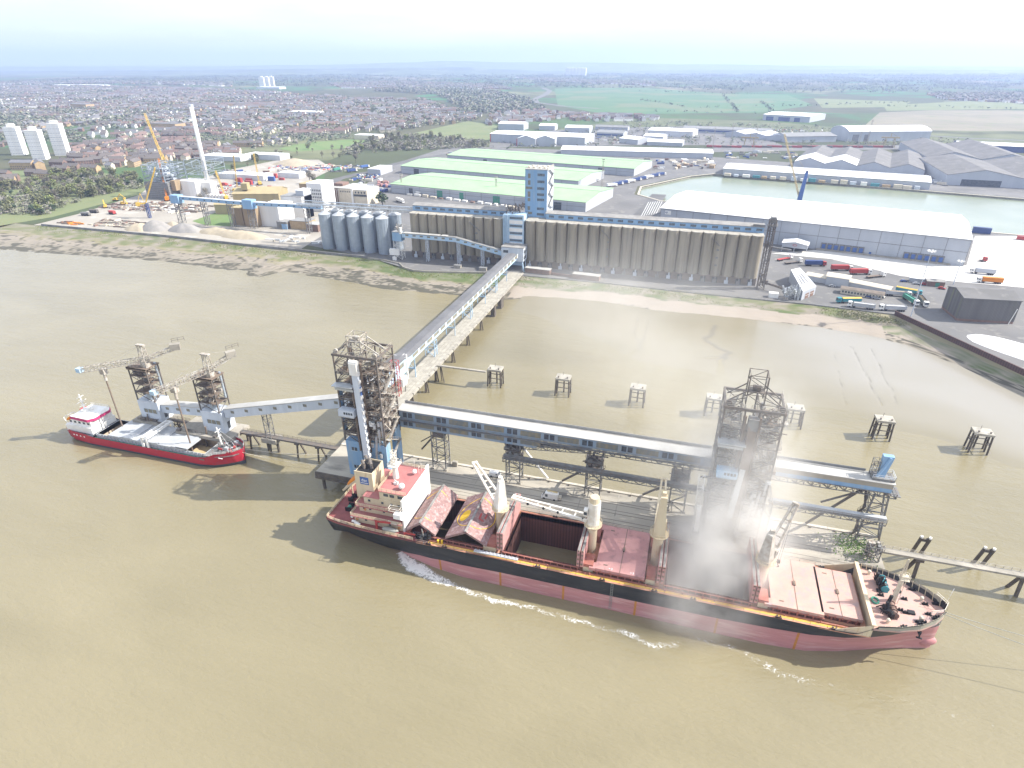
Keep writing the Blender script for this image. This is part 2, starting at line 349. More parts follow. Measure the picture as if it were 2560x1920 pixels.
struct('river_water', MB().quad((-4000, -1500, 0), (4000, -1500, 0), (4000, 450, 0), (-4000, 450, 0)), 'river_water')
mat('basin_water', (.24, .265, .185), (.21, .24, .165), s=.02, ro=.2, spec=.5)
struct('basin_water', MB().add([(*p, 4.2) for p in BASIN], [tuple(range(len(BASIN)))]), 'basin_water')
# land: one sheet to the horizon with the dock basin cut out
m = bpy.data.materials.new('land'); m.use_nodes = True; MATS['land'] = m
t = m.node_tree; b = t.nodes['Principled BSDF']; N = t.nodes.new; K = t.links.new; b.inputs['Roughness'].default_value = .95; b.inputs['Specular IOR Level'].default_value = .1
g = N('ShaderNodeNewGeometry')
vo = N('ShaderNodeTexVoronoi'); vo.inputs['Scale'].default_value = .0030; vo.inputs['Randomness'].default_value = .9
mp = N('ShaderNodeMapping'); mp.inputs['Rotation'].default_value = (0, 0, .5); mp.inputs['Scale'].default_value = (1, .55, 1); K(g.outputs['Position'], mp.inputs['Vector'])
dz = nzn(.002, det=3); vm = N('ShaderNodeVectorMath'); vm.operation = 'MULTIPLY_ADD'; K(dz.outputs['Color'], vm.inputs[0]); vm.inputs[1].default_value = (160, 160, 0); K(mp.outputs['Vector'], vm.inputs[2]); K(vm.outputs['Vector'], vo.inputs['Vector'])
cr = N('ShaderNodeValToRGB'); sp = N('ShaderNodeSeparateColor'); K(vo.outputs['Color'], sp.inputs['Color']); K(sp.outputs['Red'], cr.inputs['Fac']); cr.color_ramp.interpolation = 'CONSTANT'
E_ = cr.color_ramp.elements; E_[0].color = (.075, .125, .05, 1); E_[1].position = .22; E_[1].color = (.105, .105, .062, 1)
for p_, c_ in ((.42, (.06, .16, .065)), (.58, (.085, .10, .055)), (.72, (.17, .18, .10)), (.82, (.07, .085, .05)), (.93, (.23, .20, .14))): e = E_.new(p_); e.color = (*c_, 1)
zz = nzn(.008, det=6); mr = N('ShaderNodeMapRange'); mr.inputs['From Min'].default_value = .4; mr.inputs['From Max'].default_value = .62; K(zz.outputs['Fac'], mr.inputs['Value'])
mx = N('ShaderNodeMix'); mx.data_type = 'RGBA'; K(mr.outputs['Result'], mx.inputs['Factor']); K(cr.outputs['Color'], mx.inputs['A']); mx.inputs['B'].default_value = (.075, .085, .048, 1)
K(mx.outputs['Result'], b.inputs['Base Color'])
bm = bmesh.new()
def ring(pts):
    vs = [bm.verts.new((*p, GZ)) for p in pts]; return [bm.edges.new((vs[i], vs[(i + 1) % len(vs)])) for i in range(len(vs))]
outer = [tuple(p) for p in WALL] + [(30000, -3000), (30000, 30000), (-30000, 30000), (-30000, 900)]
ed = ring(outer) + ring(BASIN); bmesh.ops.triangle_fill(bm, use_beauty=True, use_dissolve=False, edges=ed, normal=(0, 0, 1))
bmesh.ops.recalc_face_normals(bm, faces=bm.faces[:])
me = bpy.data.meshes.new('land'); bm.to_mesh(me); bm.free(); me.materials.append(MATS['land']); lo = bpy.data.objects.new('land', me); COL.objects.link(lo); tag(lo, None, None, kind='structure')
q = MB()
for a, c in zip(BASIN, BASIN[1:] + BASIN[:1]): q.quad((*a, 3), (*c, 3), (*c, GZ + .25), (*a, GZ + .25))
struct('quay_edge', q, 'concrete')
q = MB()
for a, c in zip(BASIN, BASIN[1:] + BASIN[:1]): q.bar((*a, GZ + .2), (*c, GZ + .2), 2.2, .3)
struct('quay_coping', q, 'pale_kerb')
# distant hills
mat('hill_wood', (.075, .10, .055), (.10, .135, .065), s=.0016, ro=.95, c3=(.16, .19, .11), s3=.003, lo3=.56, hi3=.6)
def hill(name, pts, depth):
    """ridge line through bearings (sx, horizon sy) at a distance"""
    mb = MB(); rows = []
    for (sx, sy, dist) in pts:
        u = (sx - 1280) / FPX; v = (960 - sy) / FPX; s, c = math.sin(PITCH), math.cos(PITCH)
        Y = c + v * s; Z = -s + v * c; X, Y2, z = u / Y * dist, dist, CAM_H + Z / Y * dist
        w = lambda X, Y: (X * math.cos(YAW) - Y * math.sin(YAW), X * math.sin(YAW) + Y * math.cos(YAW))
        row = []
        for k, (f, h) in enumerate(((.80, 0), (.86, .12), (.92, .45), (.97, .85), (1, 1), (1.05, .9), (1.2, 0))): row.append((*w(X * f, Y2 * f), GZ - 2 + (z - GZ + 2) * h))
        rows.append(row)
    mb.loft(rows, caps=False, closed=False); o = mb.build(name, 'hill_wood', smooth=True); tag(o, None, None, kind='structure')
random.seed(3)
def ridge(x0, x1, f, dist, n=60): return [(lerp(x0, x1, k / n), f(lerp(x0, x1, k / n)) + random.uniform(-.9, .9), dist * (1 + .03 * math.sin(k * .9))) for k in range(n + 1)]
hill('hills', ridge(-700, 3300, lambda x: interp([(-700, 170), (0, 166), (500, 166), (900, 160), (1080, 153), (1130, 151), (1250, 155), (1500, 156), (1700, 160), (2200, 166), (3300, 168)], x), 13500), 1)
hill('hills', ridge(-900, 1500, lambda x: interp([(-900, 178), (0, 179), (400, 176), (900, 170), (1150, 168), (1300, 175), (1500, 184)], x), 8600), 1)
hill('hills', ridge(1200, 3500, lambda x: interp([(1200, 184), (1700, 176), (2100, 174), (2600, 176), (3500, 178)], x), 9200), 1)
# foreshore between the waterline and the river wall
mat('foreshore', (.265, .235, .185), (.215, .19, .148), s=.15, st=(.4, 1, 1), ro=.8, bump=.15, bs=1.5)
m = MATS['foreshore']
attr_mix(m, 'sand', .2, .8, (.315, .27, .22)); attr_mix(m, 'dry', .3, .7, (.215, .195, .105)); attr_mix(m, 'grass', .3, .85, (.10, .13, .05)); attr_mix(m, 'weed', .38, .74, (.088, .082, .060))
from mathutils import noise as MN
nA, nT = 900, 34
def along(pl, n):
    P = [Vector(p) for p in pl]; L = [0]
    for a, c in zip(P, P[1:]): L.append(L[-1] + (c - a).length)
    o = []
    for k in range(n + 1):
        d = L[-1] * k / n; i = max(j for j in range(len(L)) if L[j] <= d + 1e-6); i = min(i, len(P) - 2); o.append(P[i].lerp(P[i + 1], (d - L[i]) / (L[i + 1] - L[i])))
    return o
def by_x(pl, step):
    o = []
    for a, c in zip(pl, pl[1:]):
        n = max(1, int(math.hypot(c[0] - a[0], c[1] - a[1]) / step)); o += [(lerp(a[0], c[0], k / n), lerp(a[1], c[1], k / n)) for k in range(n)]
    return o + [pl[-1]]
# pair waterline to wall by a common parameter (their x), the last stretch by index
stations = []
xs = []
x = -1500.0
while x < 118: xs.append(x); x += 8 if x < -560 else 1.5
for x in xs: stations.append(((x, interp(SHORE, x)), (x, interp(WALL, x))))
tailW = along([p for p in WALL if p[0] >= 118], 200); tailS = along([(118, interp(SHORE, 118))] + [p for p in SHORE if p[0] > 118], 200)
stations += [(tuple(a), tuple(c)) for a, c in zip(tailS, tailW)]
vs = []; at_ = {k: [] for k in ('sand', 'dry', 'grass', 'weed')}
for (a, c) in stations:
    for j in range(nT + 1):
        tt = -.12 + 1.12 * j / nT
        x, y = lerp(a[0], c[0], tt), lerp(a[1], c[1], tt)
        n1 = MN.fractal(Vector((x * .02, y * .05, 0)), 1, 2, 4); n2 = MN.fractal(Vector((x * .10, y * .22, 5)), 1, 2, 5); n3 = MN.fractal(Vector((x * .35, y * .6, 9)), .8, 2, 4)
        z = -.5 + 6.4 * max(0, tt) ** 1.25 + (.25 * n2 if .0 < tt < .9 else 0) + (0 if tt > .05 else (tt - .05) * 4 + .15 * n2)
        if tt >= .985: z = GZ - .1
        vs.append((x, y, z)); e = tt + .13 * n1 + .06 * n2
        left = x < -108; near = -230 < x < -108
        if left:
            weed = (1 if .02 < e < .62 else 0) * (.46 + .65 * n3 + .75 * n2 + (.3 if e < .2 else 0) + (.2 if near and e < .45 else 0) - (.12 if e > .42 else 0))
            grass = (1 if e > (.60 if near else .66) else 0) * (.50 + .4 * n2) + (.25 if near and e > .66 else 0); dry = (1 if .55 < e < .9 else 0) * (.52 + .5 * n2); sand = (1 if .45 < e < .62 else .2) * (.45 + .4 * n2)
        elif x < 110:
            weed = (1 if .0 < e < .22 else 0) * (.46 + .8 * n3 + .5 * n2) + (.3 if x < -70 and e < .25 else 0)
            grass = (1 if e > .62 else 0) * (.5 + .6 * n2); dry = (1 if e > .70 else 0) * (.5 + .5 * n2); sand = 1 if .16 < e < .62 else .2
        else:
            weed = (1 if .02 < e < .45 else 0) * (.55 + .9 * n3 + .4 * n2); grass = (1 if .45 < e < .85 else 0) * (.52 + .5 * n2); dry = (1 if e > .8 else 0) * .6; sand = .75 if x < 135 and e > .3 else .3
        for k, vv in (('sand', sand), ('dry', dry), ('grass', grass), ('weed', weed)): at_[k].append(vv)
fs = []
for i in range(len(stations) - 1):
    for j in range(nT): a = i * (nT + 1) + j; fs.append((a, a + nT + 1, a + nT + 2, a + 1))
me = bpy.data.meshes.new('foreshore'); me.from_pydata(vs, [], fs)
for k, vals in at_.items(): A_ = me.attributes.new(k, 'FLOAT', 'POINT'); A_.data.foreach_set('value', vals)
me.polygons.foreach_set('use_smooth', [True] * len(me.polygons)); me.materials.append(m); o = bpy.data.objects.new('foreshore', me); COL.objects.link(o); tag(o, None, None, kind='structure')
# mud flat with creeks, running down into the river
mat('mud', (.205, .180, .116), (.225, .198, .135), s=.016, st=(1, 2, 1), ro=.2, bump=.06, bs=.5, spec=.4)
m = MATS['mud']; attr_mix(m, 'pale', .1, 1, (.275, .255, .212)); attr_mix(m, 'creek', .2, 1.0, (.155, .138, .103))
def px(pts, f, z=.2): return [at(*f(*p), z)[:2] for p in pts]
fz2 = lambda x, y: (1480 + x / 4, 480 + y / 4)
fz3 = lambda x, y: (1980 + x / 4, 600 + y / 4)
CREEK = [(px([(1240, 1340), (1200, 1420), (1130, 1460), (1200, 1530), (1290, 1570), (1380, 1600), (1300, 1650), (1190, 1660)], fz2) + px([(490, 990 + 240), (440, 1030 + 240), (470, 1090 + 240)], lambda x, y: (1600 + x / 2.304, 460 + (y - 240) / 2.304)), 1.5),
         (px([(450, 1260), (420, 1400), (480, 1500), (440, 1560), (330, 1650)], fz2), .5), (px([(570, 1290), (520, 1440), (470, 1580)], fz2), .4),
         (px([(420, 1120), (470, 1320), (500, 1480), (550, 1640)], fz3), .22), (px([(600, 1070), (680, 1220), (760, 1380), (830, 1530), (910, 1650)], fz3), .35), (px([(790, 1090), (880, 1260), (930, 1400), (1000, 1490), (1060, 1650)], fz3), .3)]
segs = []
for pl, w in CREEK:
    P = resample(pl, 3.0); P = [Vector((p.x + 2.0 * w * MN.noise(Vector((p.x * .3, p.y * .3, w))), p.y + 1.2 * w * MN.noise(Vector((p.x * .3, p.y * .3, 9 + w))))) for p in P]
    segs += [(p, w) for p in resample([tuple(p) for p in P], .8)]
cell = {}
for p, w in segs: cell.setdefault((int(p.x // 8), int(p.y // 8)), []).append((p, w))
vs = []; ck = []; pl_ = []; X0, X1, Y0, Y1, ST = -100, 262, 236, 372, 1.0
nx, ny = int((X1 - X0) / ST), int((Y1 - Y0) / ST)
for i in range(nx + 1):
    for j in range(ny + 1):
        x, y = X0 + i * ST, Y0 + j * ST; sh = interp(SHORE, x); d = sh - y
        lim = interp([(-100, 14), (-60, 40), (-20, 62), (40, 84), (100, 95), (150, 90), (200, 60), (262, 20)], x) + 9 * MN.noise(Vector((x * .03, y * .03, 2)))
        pl_.append(max(0, min(1, (x - 20) / 70)) * max(0, min(1, (1 - d / lim) * 2.2)) + .35 * MN.noise(Vector((x * .02, y * .04, 8)))); z = .42 * (1 - d / lim); z = max(min(z, .5), -.6); c = 0
        for a in (-1, 0, 1):
            for bb in (-1, 0, 1):
                for p, w in cell.get((int(x // 8) + a, int(y // 8) + bb), ()): c = max(c, 1 - math.hypot(p.x - x, p.y - y) / (w * 1.7 + .3))
        vs.append((x, y, z - .16 * max(c, 0) + .02)); ck.append(max(c, 0))
fs = [(i * (ny + 1) + j, (i + 1) * (ny + 1) + j, (i + 1) * (ny + 1) + j + 1, i * (ny + 1) + j + 1) for i in range(nx) for j in range(ny)]
me = bpy.data.meshes.new('mud_flat'); me.from_pydata(vs, [], fs); A_ = me.attributes.new('creek', 'FLOAT', 'POINT'); A_.data.foreach_set('value', ck); A_ = me.attributes.new('pale', 'FLOAT', 'POINT'); A_.data.foreach_set('value', pl_)
me.polygons.foreach_set('use_smooth', [True] * len(me.polygons)); me.materials.append(m); o = bpy.data.objects.new('mud_flat', me); COL.objects.link(o); tag(o, None, None, kind='structure')
# river wall and sheet piling
fL = lambda x, y: (x / 2.572, 100 + y / 2.572); fM = lambda x, y: (780 + x / 2.572, 120 + y / 2.572); fR1 = lambda x, y: (1600 + x / 2.304, 120 + y / 2.304); fR2 = lambda x, y: (1600 + x / 2.304, 460 + y / 2.304)
fl4 = lambda x, y: (x / 4, 280 + y / 4); fm4 = lambda x, y: (700 + x / 4, 340 + y / 4); flz = lambda x, y: (420 + x / 4, 420 + y / 4); fmz = lambda x, y: (960 + x / 4, 380 + y / 4)
def wall(name, pl, z0, z1, w, m_, label):
    q = MB()
    for a, c in zip(pl, pl[1:]): q.bar((*a, (z0 + z1) / 2), (*c, (z0 + z1) / 2), w, z1 - z0)
    tag(q.build(name, m_, org=(*pl[0], z0)), label, 'wall')
wall('river_wall', [(-555, 410.2)] + [p for p in WALL if -417 <= p[0] <= -228], 3.6, 7.6, .8, 'wall_concrete', 'long grey concrete river wall in front of the building site and steel silos')
wall('river_wall', [p for p in WALL if -228 <= p[0] <= -134] + [(-118, 390.5)], 4.0, 7.0, .6, 'concrete', 'low curving concrete parapet between the grass bank and the left silo block')
wall('river_wall', [(-106, 391)] + [p for p in WALL if -60 < p[0] < 119], 4.6, 6.5, .5, 'wall_concrete', 'thin low kerb wall along the beach below the right silo block')
wall('sheet_pile_wall', [p for p in WALL if p[0] >= 118], 1.5, 8.4, .7, 'sheet_pile', 'dark brown corrugated sheet pile wall beside the white salt heap')
# ground sheets on the land, each a few centimetres above the one below
def sheet(name, pts, m_, dz): return struct(name, MB().add([(p[0], p[1], GZ + dz) for p in pts], [tuple(range(len(pts)))]), m_)
sheet('port_yard', [(-185, 381.5), (-134, 389.5), (-50, 392), (60, 386.5), (117, 382), (240, 180), (330, 300), (420, 480), (340, 592), (266, 612), (236, 617), (-38, 674), (-66, 704), (-68, 755), (-14, 850), (18, 878), (333, 800), (700, 706), (720, 780), (520, 905), (-60, 1060), (-420, 1060), (-420, 820), (-345, 560), (-330, 430), (-225, 400)], 'tarmac', .05)
sheet('building_site', [at(*fL(*p))[:2] for p in ((215, 1190), (500, 1120), (900, 995), (960, 940), (1300, 890), (1500, 830), (1800, 770), (2050, 770), (2140, 830), (2000, 900))] + [(-300, 470), (-290, 408), (-335, 405.5), (-417, 411)], 'site_soil', .09)
sheet('yard_concrete', [at(*fR2(*p))[:2] for p in ((755, 400), (1100, 432), (1500, 530), (1870, 568), (2240, 600))] + [(330, 480), (380, 590)] + [at(*fR2(*p))[:2] for p in ((2212, 300), (1930, 300), (1880, 470), (1000, 380))], 'yard_concrete', .11)
sheet('lawn', [at(*fL(*p))[:2] for p in ((1235, 1165), (1395, 1108), (1500, 1125), (1500, 1200), (1320, 1192))], 'lawn', .14)
sheet('wood_floor', [(-2200, 442), (-900, 422)] + [at(*fL(*p))[:2] for p in ((0, 1195), (330, 1140), (930, 985), (960, 920), (600, 840), (0, 840))] + [(-2200, 640)], 'meadow', .06)
for k, (pts, f) in enumerate(((((1790, 700), (1900, 670), (2230, 650), (2300, 690), (1900, 720)), fL), (((600, 560), (1000, 470), (1190, 500), (1180, 590), (980, 605)), fM), (((0, 605), (400, 578), (260, 645), (0, 645)), fM), (((30, 515), (130, 470), (210, 475), (110, 530)), fL))): sheet('grass_field', [at(*f(*p))[:2] for p in pts], 'lawn' if k != 1 else 'meadow', .15 + .03 * k)
sheet('crop_field', [at(*f(*p))[:2] for f, p in ((fM, (1560, 260)), (fR1, (0, 228)), (fR1, (520, 265)), (fR1, (850, 270)), (fR1, (1000, 330)), (fR1, (690, 372)), (fR1, (0, 380)), (fM, (1850, 420)), (fM, (1580, 370)))], 'crop', .07)
sheet('crop_field', [at(*fR1(*p))[:2] for p in ((1000, 290), (1560, 310), (1500, 340), (1050, 345))], 'meadow', .07)
sheet('grass_field', [at(*fR1(*p))[:2] for p in ((1400, 330), (2000, 300), (2240, 330), (2240, 350), (1420, 362))], 'meadow', .10)
sheet('heath_field', [at(*fR1(*p))[:2] for p in ((1290, 450), (1380, 372), (1700, 358), (2300, 360), (2300, 480), (1650, 475), (1480, 450))], 'heath', .08)
sheet('scrub_land', [at(*f(*p))[:2] for f, p in ((fM, (1150, 640)), (fR1, (0, 520)), (fR1, (2300, 560)), (fR1, (2300, 520)), (fR1, (1650, 500)), (fR1, (700, 420)), (fR1, (0, 400)), (fM, (1100, 590)))], 'scrub', .05)
sheet('yard', [at(*f(*p))[:2] for f, p in ((fM, (1140, 640)), (fM, (1150, 560)), (fM, (1700, 520)), (fR1, (300, 450)), (fR1, (560, 460)), (fR1, (820, 560)), (fR1, (0, 560)))], 'tarmac', .10)
sheet('rail_yard', [at(*fR1(*p))[:2] for p in ((420, 600), (1740, 580), (1740, 560), (420, 560))], 'tarmac', .12)
def road(name, pl, w, m_='road', dz=.13):
    P = [Vector(p) for p in pl]; L = []; Rr = []
    for i, p in enumerate(P):
        d = (P[min(i + 1, len(P) - 1)] - P[max(i - 1, 0)]).normalized(); n = Vector((-d.y, d.x)) * w / 2; L.append(p + n); Rr.append(p - n)
    q = MB().add([(*p, GZ + dz) for p in L] + [(*p, GZ + dz) for p in Rr], [(i, len(P) + i, len(P) + i + 1, i + 1) for i in range(len(P) - 1)]); return struct(name, q, m_)
road('road', [at(*flz(*p))[:2] for p in ((2100, 30), (1900, 60), (1700, 110), (1620, 160), (1600, 200))] + [at(*fm4(*p))[:2] for p in ((470, 480), (480, 520))], 14)
road('road', [at(*fM(*p))[:2] for p in ((480, 760), (640, 720), (820, 690), (900, 680))], 12)
road('road', [at(*fR2(*p))[:2] for p in ((0, 190), (60, 130), (110, 60))], 16)
road('motorway', [at(*fM(*p))[:2] for p in ((1480, 255), (1530, 275), (1500, 300), (1430, 330), (1440, 350), (1620, 375), (1850, 390))], 26, 'tarmac', .2)
road('railway_embankment', [at(*fR1(*p))[:2] for p in ((1650, 505), (1900, 520), (2250, 535))], 14, 'tarmac', .2)
q = MB()
for k in range(7): a = at(*fR2(8 + k * 14, 185 - k * 2)); c = at(*fR2(50 + k * 13, 105 - k * 1)); q.bar((a[0], a[1], GZ + .16), (c[0], c[1], GZ + .16), .5, .01)
struct('road_marking', q, 'white_line')
# ================================================================== JETTY, TOWERS, GALLERIES
DZ = 7.5
random.seed(11)
t = thing('jetty_deck', 'long concrete jetty deck with rail tracks beside the big red and black ship', 'jetty', (-25, 160, 0))
MB().b(-116, 65, 150.8, 169, DZ - 1.1, DZ).build('deck', 'dock_deck', t)
q = MB()
x = -116
while x < 64.5: q.b(x, min(x + 5.9, 65), 168.2, 169.25, DZ, DZ + .35); x += 6
q.build('edge_kerb', 'pale_kerb', t)
MB().b(-116, 65, 150.3, 150.8, DZ - 2.6, DZ + .12).b(-116, 65, 150.0, 150.3, DZ - 2.2, DZ - 1.6).build('fender_beam', 'pile', t)
q = MB()
for y in (152.6, 154.2, 157.4, 158.9, 162.0, 163.2): q.b(-86, 60, y, y + .16, DZ, DZ + .03)
q.build('rail_track', 'steel_dark', t)
q = MB()
for x in range(-84, 64, 12): q.b(x, x + .35, 151.4, 168, DZ, DZ + .012)
q.build('deck_joint', 'concrete', t)
pm = MB().cyl((0, 0, -3), (0, 0, DZ - 1.1), .55, n=8)
p0 = None
for k in range(15):
    for y in (151.8, 167.8):
        if p0 is None: p0 = pm.build('pile', 'pile', t)
        else: o = p0.copy(); COL.objects.link(o)
        o = p0 if k == 0 and y < 152 else o
        o.parent = t; o.location = (-114 + k * 12.6, y, 0)
q = MB()
for k in range(26): q.b(-112 + k * 6.9, -111.6 + k * 6.9, 167.6, 168.1, DZ, DZ + .5)
q.build('mooring_bollard', 'steel_dark', t)
q = MB().b(-71, -69.2, 167.2, 168.2, DZ, DZ + 1.9).b(-71, -69.3, 167.1, 168.2, DZ + 1.9, DZ + 2.0)
tag(q.build('kiosk_box', 'concrete', org=(-70, 167.7, DZ)), 'small square concrete hut on the jetty edge by the leftmost trestle', 'hut')
# green weed patch at the right end of the deck
q = MB()
for k in range(900):
    x = random.gauss(58.5, 3.2); y = random.gauss(162.5, 3.0)
    if x > 64.8 or y > 168 or y < 153: continue
    s = random.uniform(.1, .3); h = random.uniform(.05, .35); a = random.uniform(0, 3.14); q.quad((x - s * math.cos(a), y - s * math.sin(a), DZ + .01), (x + s * math.cos(a), y + s * math.sin(a), DZ + .01), (x + s * math.cos(a) * .6, y + s * math.sin(a), DZ + h), (x - s * math.cos(a), y, DZ + h))
mat('weed_green', (.13, .27, .04), (.19, .30, .06), s=.8, ro=.95)
tag(q.build('weeds', 'weed_green'), 'green weeds growing on the right end of the jetty deck', 'weeds', kind='stuff')
# ---- clutter helper: plates, pipes and boxes of machinery inside a lattice
def clutter(q, x0, x1, y0, y1, z0, z1, n, mats=(0, 1, 2)):
    for k in range(n):
        x, y, z = random.uniform(x0, x1), random.uniform(y0, y1), random.uniform(z0, z1); r = random.random(); m = random.choice(mats)
        if r < .30: sx, sy, sz = random.uniform(.4, 1.9), random.uniform(.4, 1.6), random.uniform(.3, 1.5); q.b(x - sx / 2, x + sx / 2, y - sy / 2, y + sy / 2, z, z + sz, m)
        elif r < .5: q.cyl((x, y, z), (x + random.uniform(-1, 1), y + random.uniform(-.6, .6), z + random.uniform(.8, 3.5)), random.uniform(.15, .5), n=7, m=m)
        elif r < .8: q.bar((x, y, z), (x + random.uniform(-3, 3), y + random.uniform(-2, 2), z + random.uniform(-2, 2)), random.uniform(.12, .3), m=m)
        else: q.rail([(x - 1.5, y, z), (x + 1.5, y, z)], w=.08, m=m)
def unloader(x0, label, blue, seed):
    random.seed(seed); x1 = x0 + 15; y0, y1 = 153, 164; zt = 53.5; xc = x0 + 7.5 + (-1.5 if blue else 0)
    t = thing('unloading_tower', label, 'lattice tower', (x0 + 7.5, 158.5, DZ))
    zb = 21.5 if blue else 12
    fr = MB()
    fr.tower(x0, x0 + 5.2, y0, y1, zb if blue else DZ, zt, 10 if blue else 12, .42, .19); fr.tower(x1 - 6.2, x1, y0, y1, zb if blue else DZ, zt, 10 if blue else 12, .42, .19)
    for z in (24, 28.5, 33, 37.5, 42, 47, 53.5):
        for y in (y0, y1): fr.bar((x0, y, z), (x1, y, z), .3)
    fr.bar((x0 - .3, y0 - .3, zt), (x1 + .3, y0 - .3, zt), .55, .7).bar((x0 - .3, y1, zt), (x1 + .3, y1, zt), .55, .7)
    for s in (x0, x1): fr.bar((s, y0, zt), (s, y1, zt), .5, .6)
    fr.build('frame', 'steel_dark', t)
    hf = MB().tower(xc - 2.3, xc + 2.3, 156, 160.5, zt, 62 if not blue else 59, 3, .26, .14)
    zz = zt + 4
    for sx, ex in ((x0 + .5, xc - 2.3), (x1 - .5, xc + 2.3)):
        for y in (156, 160.5): hf.bar((sx, y, zt + .3), (ex, y, zz), .28).bar((sx, y, zt + .3), (ex, y, zt + 1.8), .18)
    hf.b(xc - 1.9, xc + 1.9, 156.6, 160, zt + 3.2, zt + 3.4); hf.cyl((xc - 1, 158, zt + 4.2), (xc + 1, 158, zt + 4.2), .8, n=10)
    for sx in (x0 + .8, x1 - .8): hf.cyl((sx, 153.4, zt + .9), (sx, 153.9, zt + .9), .8, n=12)
    hf.build('head_frame', 'steel_dark' if not blue else 'steel_pale', t)
    fl = MB()
    for z in ((24.3, 28.8, 33.3, 37.8, 42.3, 47.3) if blue else (24.3, 33.3, 42.3, 47.3)):
        fl.b(x0 + .3, x0 + 4.9, y0 + .4, y1 - .3, z - .12, z); fl.b(x1 - 6.0, x1 - .3, y0 + 1.2, y1 - .3, z - .12, z)
    fl.build('floor_plate', 'rust' if blue else 'steel_grey', t)
    rl = MB()
    for z in (24.3, 28.8, 33.3, 37.8, 42.3, 47.3, 53.8):
        rl.rail([(x0, y0 - .2, z), (x0 + 5, y0 - .2, z)]); rl.rail([(x1 - 6, y0 - .2, z), (x1, y0 - .2, z), (x1 + .1, y1, z)])
    rl.build('handrail', 'steel_pale', t)
    cl = MB(); clutter(cl, x0 + .6, x0 + 4.6, y0 + .6, y1 - 1, zb + 1, zt - 3, 110); clutter(cl, x1 - 5.6, x1 - .6, y0 + .6, y1 - 1, zb + 1, zt - 3, 230 if blue else 330); clutter(cl, x0 + .3, x0 + 5, y0 + .2, y1 - .5, 14, zt - 2, 0 if blue else 150, (0, 2)); clutter(cl, x1 - 5, x1 + .5, y0 + .2, y1 - 2, zb - 2, zt - 16, 70, (1, 2))
    cl.build('machinery', ('steel_grey', 'rust', 'steel_pale'), t)
    # guide slot and the marine leg hanging in it
    gx = x0 + 7.5 if blue else xc
    MB().bar((gx - 1.9, y0 - .2, zb - 3), (gx - 1.9, y0 - .2, zt - 2), .5, .8).bar((gx + 1.9, y0 - .2, zb - 3), (gx + 1.9, y0 - .2, zt - 2), .5, .8).b(gx - 1.6, gx + 1.6, y0 + 2.5, y0 + 3, zb - 4, zt - 6).build('guide_rail', 'rust', t)
    if blue:
        lg = MB(); lg.hexa([(gx + .5, 150.2, 16.5), (gx + 2.3, 150.2, 16.5), (gx + 2.3, 151.6, 16.5), (gx + .5, 151.6, 16.5), (gx - .7, 151.2, 48), (gx + 1.3, 151.2, 48), (gx + 1.3, 152.7, 48), (gx - .7, 152.7, 48)])
        lgo = lg.build('marine_leg', 'pale_cladding', t)
        hh = MB()
        for k in range(12): z = 18 + k * 2.7; f = (z - 16.5) / 31.5; x = gx + 2.35 - f * 1.0; hh.b(x, x + .35, 150.2 + f, 151.4 + f, z, z + 1.1)
        hh.build('leg_bracket', 'white_paint', lgo); h = MB().b(gx - 1.1, gx + 1.5, 150.8, 153, 48, 52); h.cyl((gx - 1.2, 151.8, 52), (gx + 1.6, 151.8, 52), .9, n=10); h.build('leg_head', 'white_paint', lgo)
        MB().b(gx + 1.0, gx + 1.7, 151.4, 152.6, 40.5, 43.5).build('leg_motor', 'blue_paint', lgo)
        MB().b(gx + .2, gx + 2.6, 149.9, 151.9, 12, 16.5).build('boot', 'steel_dark', lgo)
        for bx0, bx1 in ((x0, gx - 1.9), (gx + 1.3, x1)):
            w = MB().b(bx0, bx1, y0, y0 + 3.2, DZ, zb).build('clad_base', 'blue_cladding', t)
            for k, z in enumerate((10.5, 17.8)):
                wd = MB().b(bx0 + (bx1 - bx0) * .36, bx0 + (bx1 - bx0) * .72, y0 - .06, y0 - .003, z, z + 1.3).build('window', 'dark_glass', w)
                MB().bar((bx0 + (bx1 - bx0) * .54, y0 - .1, z), (bx0 + (bx1 - bx0) * .54, y0 - .1, z + 1.3), .12).bar((bx0 + (bx1 - bx0) * .33, y0 - .08, z - .1), (bx0 + (bx1 - bx0) * .75, y0 - .08, z - .1), .16).build('window_frame', 'pale_blue', w)
        MB().b(x1 - 1.7, x1 + .05, 160.6, 164.2, DZ, 24).b(x0 - .2, x0 + 1.2, 161, 164.2, DZ, 40).b(x0 - .45, x0 - .05, y0 + .2, y0 + 2.6, 24, 41).build('clad_leg', 'blue_cladding', t)
    else:
        lg = MB(); lg.hexa([(gx - 1.4, 149.6, 20), (gx + 1.0, 149.6, 20), (gx + 1.0, 151.4, 20), (gx - 1.4, 151.4, 20), (gx - .9, 151.4, 48), (gx + 1.3, 151.4, 48), (gx + 1.3, 153.2, 48), (gx - .9, 153.2, 48)])
        lgo = lg.build('marine_leg', 'rust', t)
        MB().b(gx - 1.2, gx + 1.4, 151.2, 153.6, 48, 51.5).build('leg_head', 'steel_grey', lgo)
        MB().hexa([(gx - 2.2, 149.3, 20), (gx - .6, 149.3, 20), (gx - .6, 149.55, 20), (gx - 2.2, 149.55, 20), (gx - 1.0, 150.5, 36), (gx + .4, 150.5, 36), (gx + .4, 150.8, 36), (gx - 1.0, 150.8, 36)]).build('leg_cover', 'galvanised_roof', lgo)
        fb = MB().tower(x0, x0 + 5, y0, y1, DZ, 22, 3, .5, .24).tower(x1 - 5, x1 + 3, y0 + 4, y1 + 2, DZ, 22, 3, .4, .2); fb.build('portal_leg', 'steel_grey', t)
